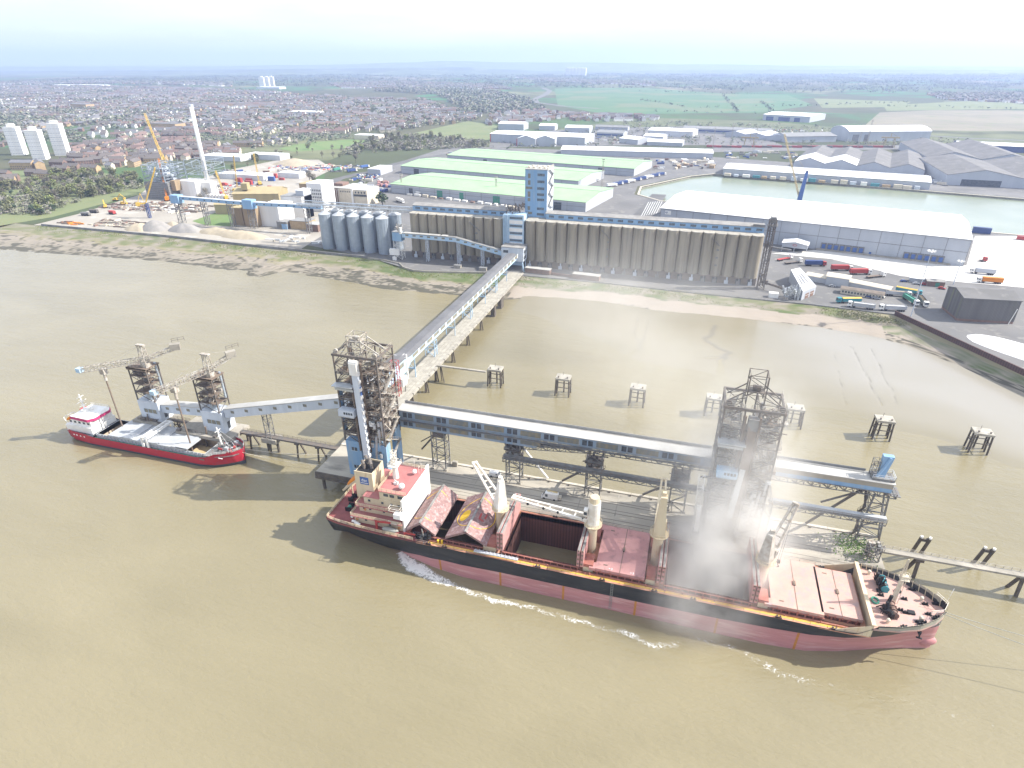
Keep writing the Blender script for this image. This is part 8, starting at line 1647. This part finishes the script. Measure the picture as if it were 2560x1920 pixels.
# ================================================================== TREES, TOWN, HAZE, DUST
random.seed(91)
def crown_mesh(name, m_, R_, H, n, seed, size=.75, bare=False):
    random.seed(seed); mb = MB(); blobs = []
    for k in range(9):
        a = random.uniform(0, 6.283); r = random.uniform(.0, .62) * R_; z = random.uniform(.30, .86) * H; blobs.append((r * math.cos(a), r * math.sin(a), z, random.uniform(.32, .55) * R_))
    for k in range(n):
        bx, by, bz, br = random.choice(blobs); u = random.uniform(-1, 1); a = random.uniform(0, 6.283); s = math.sqrt(1 - u * u); rr = br * random.uniform(.55, 1.08)
        x, y, z = bx + rr * s * math.cos(a), by + rr * s * math.sin(a), bz + rr * u * .85
        if z < H * .16: continue
        w = size * random.uniform(.5, 1.2); d1 = Vector((random.uniform(-1, 1), random.uniform(-1, 1), random.uniform(-.7, .7))).normalized() * w; d2 = Vector((random.uniform(-1, 1), random.uniform(-1, 1), random.uniform(-.7, .7))).normalized() * w * (.35 if bare else .8); c = Vector((x, y, z)); mb.quad(c - d1, c + d2, c + d1, c - d2)
    o = mb.build(name, m_); me = o.data; bpy.data.objects.remove(o); return me
def trunk_mesh(H, seed):
    random.seed(seed); mb = MB().cyl((0, 0, 0), (.1, 0, H * .5), .26, .14, n=7)
    for k in range(6): a = random.uniform(0, 6.28); mb.cyl((.05, 0, H * random.uniform(.22, .45)), (math.cos(a) * H * .26, math.sin(a) * H * .26, H * random.uniform(.6, .85)), .09, .03, n=5)
    o = mb.build('trunk', 'bark'); me = o.data; bpy.data.objects.remove(o); return me
KINDS_T = [('bushy_tree', 'leaf_spring', 4.2, 9, 300, .8, False, 'bright spring green rounded tree'), ('broadleaf_tree', 'leaf_olive', 4.6, 10, 320, .8, False, 'dull olive green tree'), ('bare_tree', 'leaf_bare', 4.0, 10, 300, .75, True, 'grey brown tree still bare of leaves'), ('dark_bush', 'leaf_dark', 3.4, 6.5, 300, .65, False, 'dark green dense bush')]
TM = [[(crown_mesh('crown', k[1], k[2], k[3], k[4], 100 + i * 7 + v, k[5], k[6]), trunk_mesh(k[3], 200 + i * 7 + v)) for v in range(3)] for i, k in enumerate(KINDS_T)]
def tree(ki, x, y, s, where, group, label=None):
    k = KINDS_T[ki]; cm, tm = random.choice(TM[ki]); t = bpy.data.objects.new(k[0], None); COL.objects.link(t); t.location = (x, y, GZ); t.rotation_euler = (0, 0, random.uniform(0, 6.28)); t.scale = (s, s, s * random.uniform(.85, 1.15))
    tag(t, label or f'{k[7]} {where}', 'tree', group)
    for nm, me in (('crown', cm), ('trunk', tm)): o = bpy.data.objects.new(nm, me); COL.objects.link(o); o.parent = t
    return t
def inpoly(p, poly):
    c = False; n = len(poly)
    for i in range(n):
        (x0, y0), (x1, y1) = poly[i], poly[(i + 1) % n]
        if (y0 > p[1]) != (y1 > p[1]) and p[0] < (x1 - x0) * (p[1] - y0) / (y1 - y0) + x0: c = not c
    return c
def sample(poly, n):
    xs = [p[0] for p in poly]; ys = [p[1] for p in poly]; o = []
    while len(o) < n:
        p = (random.uniform(min(xs), max(xs)), random.uniform(min(ys), max(ys)))
        if inpoly(p, poly): o.append(p)
    return o
poly = lambda f, pts: [at(*f(*p))[:2] for p in pts]
# the wood left of the building site
woodL = poly(fL, ((0, 1190), (0, 1120), (300, 1130), (450, 1060), (640, 1000), (930, 950), (900, 890), (640, 870), (560, 850), (300, 900), (0, 960)))
pts = sample(woodL, 175)
for x, y in pts:
    ki = random.choices((0, 1, 2, 3), (3, 4, 4, 2))[0]
    front = y < 470
    tree(3 if front and random.random() < .6 else ki, x, y, random.uniform(.75, 1.3), 'in the wood left of the building site', 'trees in the wood left of the building site')
hedge = poly(fL, ((60, 1170), (330, 1135), (330, 1120), (60, 1150)))
strip = poly(fL, ((1400, 900), (1700, 800), (2000, 770), (2212, 760), (2212, 700), (1900, 700), (1620, 760), (1260, 860)))
for x, y in sample(strip, 26): tree(random.choice((1, 2, 1)), x, y, random.uniform(.6, 1.1), 'along the back of the building site', 'trees behind the building site')
sc2 = poly(fM, ((180, 690), (640, 660), (1130, 640), (1100, 600), (640, 560), (420, 580), (250, 640)))
for x, y in sample(sc2, 58): tree(random.choices((0, 1, 2), (1, 4, 4))[0], x, y, random.uniform(.8, 1.5), 'in the scrub belt behind the green warehouses', 'trees in the scrub belt')
tree(3, *at(*fm4(1025, 690))[:2], 2.1, '', 'lone trees', 'big round dark green tree beside the old cream mill'); tree(3, *at(*fm4(425, 560))[:2], 1.6, '', 'lone trees', 'dark conical bush right of the tallest white mill slab')
for p, l in (((340, 500), 'bare pale tree between the mill and the curving road'), ((760, 270), 'tall bare tree beside the dock road'), ((300, 480), 'thin bare tree just left of the pale tree by the road')): tree(2, *at(*fm4(*p))[:2], 1.5, '', 'lone trees', l)
a = at(*fL(1290, 1060))[:2]; tree(2, a[0], a[1], 1.2, '', 'lone trees', 'bare scraggy tree under the long blue conveyor'); a = at(*fL(1330, 1020))[:2]; tree(2, a[0], a[1], 1.1, '', 'lone trees', 'second bare scraggy tree under the long blue conveyor')
q = MB(); random.seed(17)
for k in range(1500):          # thorn scrub on the bank by the sheet piling
    f = random.random(); x = lerp(88, 121, f) + random.uniform(-2, 2); y = lerp(379, 372, f) + random.uniform(-5, 4); z = 4.2 + random.uniform(0, 2.6) * (1 - abs(f - .5)); w = random.uniform(.2, .6); d1 = Vector((random.uniform(-1, 1), random.uniform(-1, 1), random.uniform(-1, 1))).normalized() * w; d2 = Vector((random.uniform(-1, 1), random.uniform(-1, 1), random.uniform(-1, 1))).normalized() * w * .6; c = Vector((x, y, z)); q.quad(c - d1, c + d2, c + d1, c - d2)
tag(q.build('scrub', 'leaf_olive'), 'brown green scrub on the bank beside the sheet pile wall', 'scrub', kind='stuff')
q = MB()
for k in range(9000):          # tufts of grass along the river bank
    x = random.uniform(-560, 118); wy = interp(WALL, x); y = wy - abs(random.gauss(0, 5)) - .6; sh = interp(SHORE, x); tt = (y - sh) / (wy - sh)
    if tt < .66: continue
    if MN.fractal(Vector((x * .03, y * .08, 31)), 1, 2, 3) < -.05: continue
    z = -.5 + 6.4 * tt ** 1.25; w = random.uniform(.15, .4); h = random.uniform(.2, .6); a = random.uniform(0, 3.14); q.quad((x - w * math.cos(a), y - w * math.sin(a), z), (x + w * math.cos(a), y + w * math.sin(a), z), (x + w * .5 * math.cos(a), y + .2, z + h), (x - w * .6 * math.cos(a), y + .1, z + h * .8))
mat('bank_grass', (.15, .20, .055), (.22, .21, .09), s=.12, ro=.95); tag(q.build('bank_grass', 'bank_grass'), 'rough grass tufts along the river bank below the wall', 'grass', kind='stuff')
# ---- houses
def house_mesh(L, W, h, r, mw, mr_, chim=True):
    a = MB().loft([[(u, -W / 2, 0), (u, W / 2, 0), (u, W / 2, h), (u, 0, r), (u, -W / 2, h)][::-1] for u in (-L / 2, L / 2)]).build('wall', mw); r_ = MB()
    for s in (-1, 1): r_.hexa([(-L / 2 - .3, s * (W / 2 + .35), h - .15), (L / 2 + .3, s * (W / 2 + .35), h - .15), (L / 2 + .3, 0, r + .05), (-L / 2 - .3, 0, r + .05), (-L / 2 - .3, s * (W / 2 + .35), h + .1), (L / 2 + .3, s * (W / 2 + .35), h + .1), (L / 2 + .3, 0, r + .3), (-L / 2 - .3, 0, r + .3)])
    if chim: r_.b(-L / 2 + .6, -L / 2 + 1.4, -.4, .4, r - .6, r + 1.5)
    b_ = r_.build('roof', mr_); w_ = MB()
    n = max(2, int(L / 3))
    for k in range(n):
        u = -L / 2 + (k + .5) * L / n
        for z in (1, 3.4):
            for s in (-1, 1): y0 = s * (W / 2 + .003); y1 = s * (W / 2 + .07); w_.b(u - .6, u + .6, min(y0, y1), max(y0, y1), z, z + 1.2)
    c = w_.build('window', 'dark_glass'); o = [('wall', a.data), ('roof', b_.data), ('window', c.data)]
    for x in (a, b_, c): bpy.data.objects.remove(x)
    return o
HM = {'brick': house_mesh(8, 8, 5.4, 8.4, 'brick', 'tile_brown'), 'brick_row': house_mesh(22, 8.5, 5.6, 8.8, 'brick', 'tile_brown'), 'pale_row': house_mesh(24, 9, 6.5, 9.8, 'brick_pale', 'tile_brown'), 'white': house_mesh(9, 8, 5.4, 8.4, 'render_cream', 'slate'), 'white_row': house_mesh(26, 8, 5.4, 8.4, 'render_cream', 'tile_red'), 'flats': house_mesh(30, 11, 9, 12, 'brick_pale', 'slate', False)}
HN = {'brick': 'small red brick house with a brown roof', 'brick_row': 'short red brick terrace with a brown roof', 'pale_row': 'yellow brick terrace with a brown roof', 'white': 'small pale house with a dark roof', 'white_row': 'pale rendered terrace with a red roof', 'flats': 'long yellow brick block of flats with a dark roof'}
NH = [0]
def house(k, x, y, a, where, group):
    t = bpy.data.objects.new('terraced_house' if 'row' in k else 'block_of_flats' if k == 'flats' else 'house', None); COL.objects.link(t); t.location = (x, y, GZ - .1); t.rotation_euler = (0, 0, a); tag(t, f'{HN[k]} {where}', 'house', group); NH[0] += 1
    for nm, me in HM[k]: o = bpy.data.objects.new(nm, me); COL.objects.link(o); o.parent = t
# hand placed estate nearest the river
for k, p, a in (('flats', (160, 830), .25), ('flats', (260, 830), -.6), ('brick_row', (440, 800), .1), ('brick_row', (380, 810), .1), ('brick_row', (550, 800), .8), ('pale_row', (300, 890), .1), ('brick_row', (230, 875), .15), ('brick_row', (400, 850), .15), ('pale_row', (590, 850), .1), ('brick_row', (470, 835), .1), ('pale_row', (30, 930), .7), ('brick_row', (20, 880), .1), ('brick_row', (60, 910), .6), ('pale_row', (560, 700), .3), ('pale_row', (620, 715), -.4), ('pale_row', (580, 745), .1), ('pale_row', (630, 690), .2), ('brick_row', (730, 790), -.4), ('brick_row', (700, 770), .8), ('brick_row', (850, 790), .35), ('brick_row', (910, 780), .35), ('brick_row', (960, 770), .3), ('brick_row', (770, 700), .1), ('brick_row', (830, 690), .1), ('brick_row', (1030, 720), .4), ('brick_row', (1080, 705), .4), ('brick_row', (1130, 695), .3), ('brick_row', (1280, 700), .6), ('brick_row', (1330, 705), .6), ('brick_row', (1420, 720), .7), ('brick_row', (1480, 715), .3), ('brick_row', (1240, 690), .2)):
    x, y = at(*fL(*p))[:2]; house(k, x, y, a, 'in the estate behind the wood' if p[0] < 700 else 'in the brick estate behind the unfinished plant', 'houses of the near estates')
# terraces in rows: nearest as things, the rest of the town as one mass
town = poly(fL, ((0, 690), (450, 640), (900, 650), (1500, 700), (1800, 690), (2212, 640))) + poly(fM, ((300, 580), (640, 520), (1040, 470), (1090, 440), (700, 330), (250, 320), (0, 300))) + poly(fL, ((2212, 380), (1700, 330), (1200, 310), (600, 300), (0, 300)))
town2 = poly(fM, ((1100, 500), (1500, 470), (2212, 470), (2212, 440), (1800, 430), (1500, 405), (1150, 420)))
town3 = poly(fM, ((100, 230), (600, 215), (1200, 240), (1300, 270), (800, 260), (200, 260)))
town4 = poly(fM, ((1300, 190), (1640, 200), (2212, 220), (2212, 245), (1500, 215))) + []
town5 = poly(fR1, ((1650, 265), (2240, 265), (2240, 320), (1750, 300)))
town6 = poly(fL, ((0, 290), (700, 280), (1500, 300), (1500, 275), (600, 265), (0, 275)))
holes = [poly(fL, ((30, 515), (130, 470), (210, 475), (110, 530))), poly(fL, ((0, 800), (0, 690), (450, 640), (450, 800)))]
cand = []; random.seed(33); STREETS = []
for sx, sy in sample(town, 60):
    a = random.choice((.35, .35, 1.92, 1.92, .1)); L_ = random.uniform(180, 520); n = 10; P = [(sx + (k / n - .5) * L_ * math.cos(a) + 6 * MN.noise(Vector((sx, k * .3, 1))), sy + (k / n - .5) * L_ * math.sin(a)) for k in range(n + 1)]
    P = [p for p in P if inpoly(p, town)]
    if len(P) < 4: continue
    road('street', P, 11, 'tarmac', .1 + .012 * len(STREETS)); STREETS.append(P)
SG = set()
for P in STREETS:
    for p in resample(P, 4): SG.add((int(p.x // 8), int(p.y // 8)))
def blocks(pl, n, rows):
    for bx, by in sample(pl, n):
        a = random.choice((.35, .35 + math.pi / 2, .1, .55)) + .25 * MN.noise(Vector((bx * .002, by * .002, 3))); ln = random.randint(2, 6); kind = random.choices(('brick_row', 'white_row', 'pale_row', 'white', 'brick'), (3, 3, 2, 3, 2))[0]
        for r in range(rows):
            for k in range(ln):
                L_ = 25 if 'row' in kind else 12.5; u = (k - ln / 2) * L_; v = (r - rows / 2) * 26; x = bx + u * math.cos(a) - v * math.sin(a); y = by + u * math.sin(a) + v * math.cos(a)
                if inpoly((x, y), pl) and not any(inpoly((x, y), h) for h in holes) and not any((int(x // 8) + i, int(y // 8) + j) in SG for i in (-1, 0, 1) for j in (-1, 0, 1)): cand.append((x, y, a, kind))
blocks(town, 640, 3); blocks(poly(fL, ((470, 690), (900, 640), (1500, 690), (1560, 720), (1500, 745), (1100, 775), (720, 835), (480, 770))), 110, 2); blocks(town2, 90, 2); blocks(town3, 330, 2); blocks(town4, 420, 2); blocks(town5, 200, 2); blocks(town6, 160, 2)
# spread: drop candidates that collide
grid = {}; keep = []
for c in sorted(cand, key=lambda c: c[0] ** 2 + c[1] ** 2):
    k = (int(c[0] // 14), int(c[1] // 14))
    if any((k[0] + i, k[1] + j) in grid for i in (-1, 0, 1) for j in (-1, 0, 1) if i == 0 or j == 0): continue
    grid[k] = 1; keep.append(c)
for x, y, a, k in keep[:240]: house(k, x, y, a, 'in the town behind the unfinished plant' if x < -520 else 'in the streets beyond the scrub belt', 'houses of the town')
MI = {'render_cream': 0, 'brick': 1, 'brick_pale': 2, 'tile_brown': 3, 'slate': 4, 'tile_red': 5, 'white_wall': 6}
q = MB()
for x, y, a, k in keep[240:]:
    L_ = 22 if 'row' in k else 9; W_ = 8.5; h, r = 5.5 + random.uniform(-.5, 1), 8.8; c, s = math.cos(a), math.sin(a); T = lambda u, v, z: (x + u * c - v * s, y + u * s + v * c, GZ + z)
    mw = {'brick_row': 1, 'brick': 1, 'pale_row': 2, 'white': 6, 'white_row': 6}[k]; mr_ = random.choice((3, 3, 4, 4, 5)); e = L_ / 2; w = W_ / 2
    q.add([T(-e, -w, 0), T(e, -w, 0), T(e, w, 0), T(-e, w, 0), T(-e, -w, h), T(e, -w, h), T(e, w, h), T(-e, w, h), T(-e, 0, r), T(e, 0, r)], [(0, 1, 5, 4), (2, 3, 7, 6), (1, 2, 6, 9, 5), (3, 0, 4, 8, 7)], mw); q.add([T(-e - .3, -w - .3, h - .2), T(e + .3, -w - .3, h - .2), T(e + .3, 0, r), T(-e - .3, 0, r), T(-e - .3, w + .3, h - .2), T(e + .3, w + .3, h - .2)], [(0, 1, 2, 3), (3, 2, 5, 4)], mr_)
tag(q.build('far_houses', tuple(MI)), 'far mass of small terraced houses spreading to the plain', 'houses', kind='stuff')
for l, pp, L_, W_, h, m_ in (('long pale school block in the town', (1650, 410), 60, 20, 8, 'brick_pale'), ('big pale hall in the middle of the town', (460, 445), 60, 30, 14, 'brick_pale'), ('yellow brick hall behind the yellow crane', (960, 575), 70, 30, 12, 'brick_pale'), ('white flat roofed store behind the white chimney', (1290, 770), 70, 30, 6, 'clad_white'), ('white depot with dark bays behind the site', (1580, 765), 60, 24, 7, 'clad_white'), ('white works in the town right of the chimney', (1850, 480), 90, 40, 8, 'clad_white'), ('white sheds at the far edge of the town', (330, 300), 120, 60, 10, 'clad_white'), ('long white shed on the town\'s far edge', (480, 300), 200, 60, 10, 'clad_white'), ('low white building below the distant white towers', (1650, 315), 140, 60, 10, 'clad_white'), ('white store with an orange gable among the houses', (2280, 640), 50, 24, 8, 'render_cream')):
    x, y = at(*fL(*pp))[:2]; block('town_hall', l, [(x, x + L_, y, y + W_, h, m_, 'roof_bright' if 'white' in l else 'roof_asbestos')])
# ---- woods, hedges and street trees far away: one mass of leaf clumps
def clumps(name, label, places, m_, size, nq, seed):
    random.seed(seed); q = MB()
    for x, y, s in places:
        for k in range(nq):
            a = random.uniform(0, 6.283); r = s * random.uniform(.2, 1); z = s * random.uniform(.15, 1.25) * (1.15 - .5 * r / s); c = Vector((x + r * math.cos(a), y + r * math.sin(a), GZ + z)); w = s * size * random.uniform(.5, 1); d1 = Vector((random.uniform(-1, 1), random.uniform(-1, 1), random.uniform(-.5, .5))).normalized() * w; d2 = Vector((random.uniform(-1, 1), random.uniform(-1, 1), random.uniform(-.5, .5))).normalized() * w; q.quad(c - d1, c + d2, c + d1, c - d2)
    tag(q.build(name, m_), label, 'trees', kind='stuff')
random.seed(44)
def spread(pl, n, s0, s1, thr=None, sc=.004):
    o = []
    for x, y in sample(pl, n):
        if thr is not None and MN.fractal(Vector((x * sc, y * sc, 7)), 1, 2, 3) < thr: continue
        o.append((x, y, random.uniform(s0, s1))) if (int(x // 8), int(y // 8)) not in SG else None
    return o
P_all = spread(town, 15000, 4.5, 9, -.3) + spread(town3, 2200, 6, 11) + spread(town4, 900, 8, 14) + spread(town5, 700, 8, 12) + spread(town6, 900, 8, 13)
mid = poly(fM, ((400, 280), (800, 300), (1040, 430), (1500, 400), (1400, 340), (1200, 290), (900, 270), (560, 255))); P_mid = spread(mid, 3000, 7, 13, -.25)
widef = poly(fL, ((0, 290), (2212, 300))) + poly(fR1, ((0, 230), (900, 260), (2240, 260), (2240, 150), (0, 150))) + poly(fM, ((0, 170),)) + poly(fL, ((0, 260),))
P_far = []
for hx, hy in sample(widef, 900):
    if inpoly((hx, hy), poly(fR1, ((0, 228), (850, 262), (1000, 330), (690, 375), (0, 380)))): continue
    a = random.choice((.5, 2.07, .2, 1.8)) + random.uniform(-.15, .15); n = random.randint(8, 40)
    for k in range(n): u = k * random.uniform(11, 14); P_far.append((hx + u * math.cos(a), hy + u * math.sin(a), random.uniform(4.5, 9)))
P_far = P_far + spread(widef, 5000, 6, 13, .12, .0016)
scr3 = poly(fR1, ((-1000, 560), (0, 420), (700, 440), (1200, 470), (1650, 520), (2240, 560), (2240, 590), (1200, 565), (0, 555), (-900, 590))); P_scr = spread(scr3, 900, 3, 6, -.2, .02)
wdL2 = poly(fL, ((0, 690), (0, 600), (450, 590), (700, 680), (1000, 700), (900, 760), (600, 660), (430, 650))); P_w2 = spread(wdL2, 420, 4, 7)
bigw = poly(fL, ((0, 480), (420, 420), (1000, 470), (1000, 500), (500, 560), (0, 590))); P_bw = spread(bigw, 1200, 5, 9, -.1); P_un = spread(woodL, 1000, 1.8, 4.2, -.12, .02); clumps('undergrowth', 'low brown green undergrowth in the wood left of the building site', P_un[::2], 'far_bare', .35, 22, 9); clumps('undergrowth', 'low olive thicket in the wood left of the building site', P_un[1::2], 'far_olive', .35, 22, 10)
allp = P_all + P_mid + P_scr + P_w2 + P_bw; random.shuffle(allp); k3 = len(allp) // 3
clumps('far_trees', 'far grey brown street trees among the town houses', allp[:k3], 'far_bare', .42, 10, 1); clumps('far_trees', 'far dull green street trees and woods', allp[k3:2 * k3], 'far_olive', .42, 10, 2); clumps('far_trees', 'far dark green trees among houses and fields', allp[2 * k3:], 'far_dark', .42, 10, 3)
for A_h, B_h in (((0, 250), (760, 268)), ((0, 300), (300, 345)), ((300, 345), (1040, 330)), ((480, 268), (560, 372)), ((60, 365), (690, 378)), ((700, 310), (760, 372)), ((1040, 330), (1560, 312)), ((1400, 335), (2200, 352))):
    ha, hb_ = Vector(at(*fR1(*A_h))[:2]), Vector(at(*fR1(*B_h))[:2]); nh = int((hb_ - ha).length / 16)
    for k in range(nh):
        if random.random() < .72: pp = ha.lerp(hb_, k / nh); P_far.append((pp.x + random.uniform(-6, 6), pp.y + random.uniform(-6, 6), random.uniform(3, 7)))
P_sb = spread(sc2, 1900, 2, 5, -.18, .012); clumps('scrub_thicket', 'olive brown scrub thicket behind the green warehouses', P_sb[::2], 'far_bare', .38, 16, 21); clumps('scrub_thicket', 'dull green scrub thicket behind the green warehouses', P_sb[1::2], 'far_olive', .38, 16, 22)
clumps('far_woods', 'distant hedges and woods on the plain', P_far, 'far_dark', .62, 6, 4)
# ---- air
def volume(name, density, colour, aniso=.3):
    m = bpy.data.materials.new(name); m.use_nodes = True; t = m.node_tree; t.nodes.clear(); o = t.nodes.new('ShaderNodeOutputMaterial'); v = t.nodes.new('ShaderNodeVolumePrincipled'); v.inputs['Color'].default_value = (*colour, 1); v.inputs['Density'].default_value = density; v.inputs['Anisotropy'].default_value = aniso; t.links.new(v.outputs['Volume'], o.inputs['Volume']); MATS[name] = m; return m, v
m, v = volume('haze', 1.15e-4, (.55, .66, 1.0), .25)
hz = MB().b(-31500, 31500, -4000, 31500, -3.5, 480).build('haze', 'haze'); tag(hz, 'pale blue haze over the plain', 'haze', kind='stuff')
# grain dust rising from the fourth hold and drifting inland
def dust(name, label, x0, x1, y0, y1, z0, z1, dens, balls, sc, step):
    m, v = volume(name, 0, (.915, .90, .87), .1); t = m.node_tree; N = t.nodes.new; K = t.links.new
    g = N('ShaderNodeNewGeometry'); tcn = N('ShaderNodeTexCoord'); nz = N('ShaderNodeTexNoise'); nz.inputs['Scale'].default_value = sc; nz.inputs['Detail'].default_value = 5; nz.inputs['Roughness'].default_value = .6; K(tcn.outputs['Object'], nz.inputs['Vector'])
    acc = None
    for (bx, by, bz, br, w) in balls:
        d = N('ShaderNodeVectorMath'); d.operation = 'DISTANCE'; K(tcn.outputs['Object'], d.inputs[0]); d.inputs[1].default_value = (bx, by, bz); mr = N('ShaderNodeMapRange'); mr.interpolation_type = 'SMOOTHSTEP'; mr.inputs['From Min'].default_value = br; mr.inputs['From Max'].default_value = br * .15; mr.inputs['To Max'].default_value = w; K(d.outputs['Value'], mr.inputs['Value'])
        if acc is None: acc = mr.outputs['Result']
        else: a = N('ShaderNodeMath'); a.operation = 'ADD'; K(acc, a.inputs[0]); K(mr.outputs['Result'], a.inputs[1]); acc = a.outputs[0]
    th = N('ShaderNodeMapRange'); th.inputs['From Min'].default_value = .30; th.inputs['From Max'].default_value = .68; K(nz.outputs['Fac'], th.inputs['Value'])
    mu = N('ShaderNodeMath'); mu.operation = 'MULTIPLY'; K(acc, mu.inputs[0]); K(th.outputs['Result'], mu.inputs[1]); m2 = N('ShaderNodeMath'); m2.operation = 'MULTIPLY'; K(mu.outputs[0], m2.inputs[0]); m2.inputs[1].default_value = dens; K(m2.outputs[0], v.inputs['Density'])
    try: m.cycles.volume_step_rate = step
    except Exception: m.volume_step_rate = step
    o = MB().b(x0, x1, y0, y1, z0, z1).build(name, name); tag(o, label, 'dust', kind='stuff')
dust('dust_cloud', 'pale grain dust billowing from the open hold up the right unloading tower', -16, 62, 108, 186, 1.6, 70, .16, ((14, 137, 5, 21, 1.0), (20, 141, 12, 21, .9), (21, 145, 20, 22, .6), (22, 151, 33, 22, .42), (8, 132, 5, 15, .8), (22, 156, 46, 24, .2), (36, 152, 18, 22, .1), (24, 134, 6, 15, .9), (14, 126, 8, 16, .25), (10, 160, 26, 24, .2)), .11, .8)
dust('dust_drift', 'thin veil of grain dust drifting over the water towards the silos', -110, 60, 170, 408, .6, 48, .0058, ((0, 215, 25, 60, .9), (-30, 275, 20, 70, 1.0), (-45, 330, 14, 60, .8), (-20, 370, 14, 50, .8), (20, 365, 12, 45, .8)), .022, 2.0)
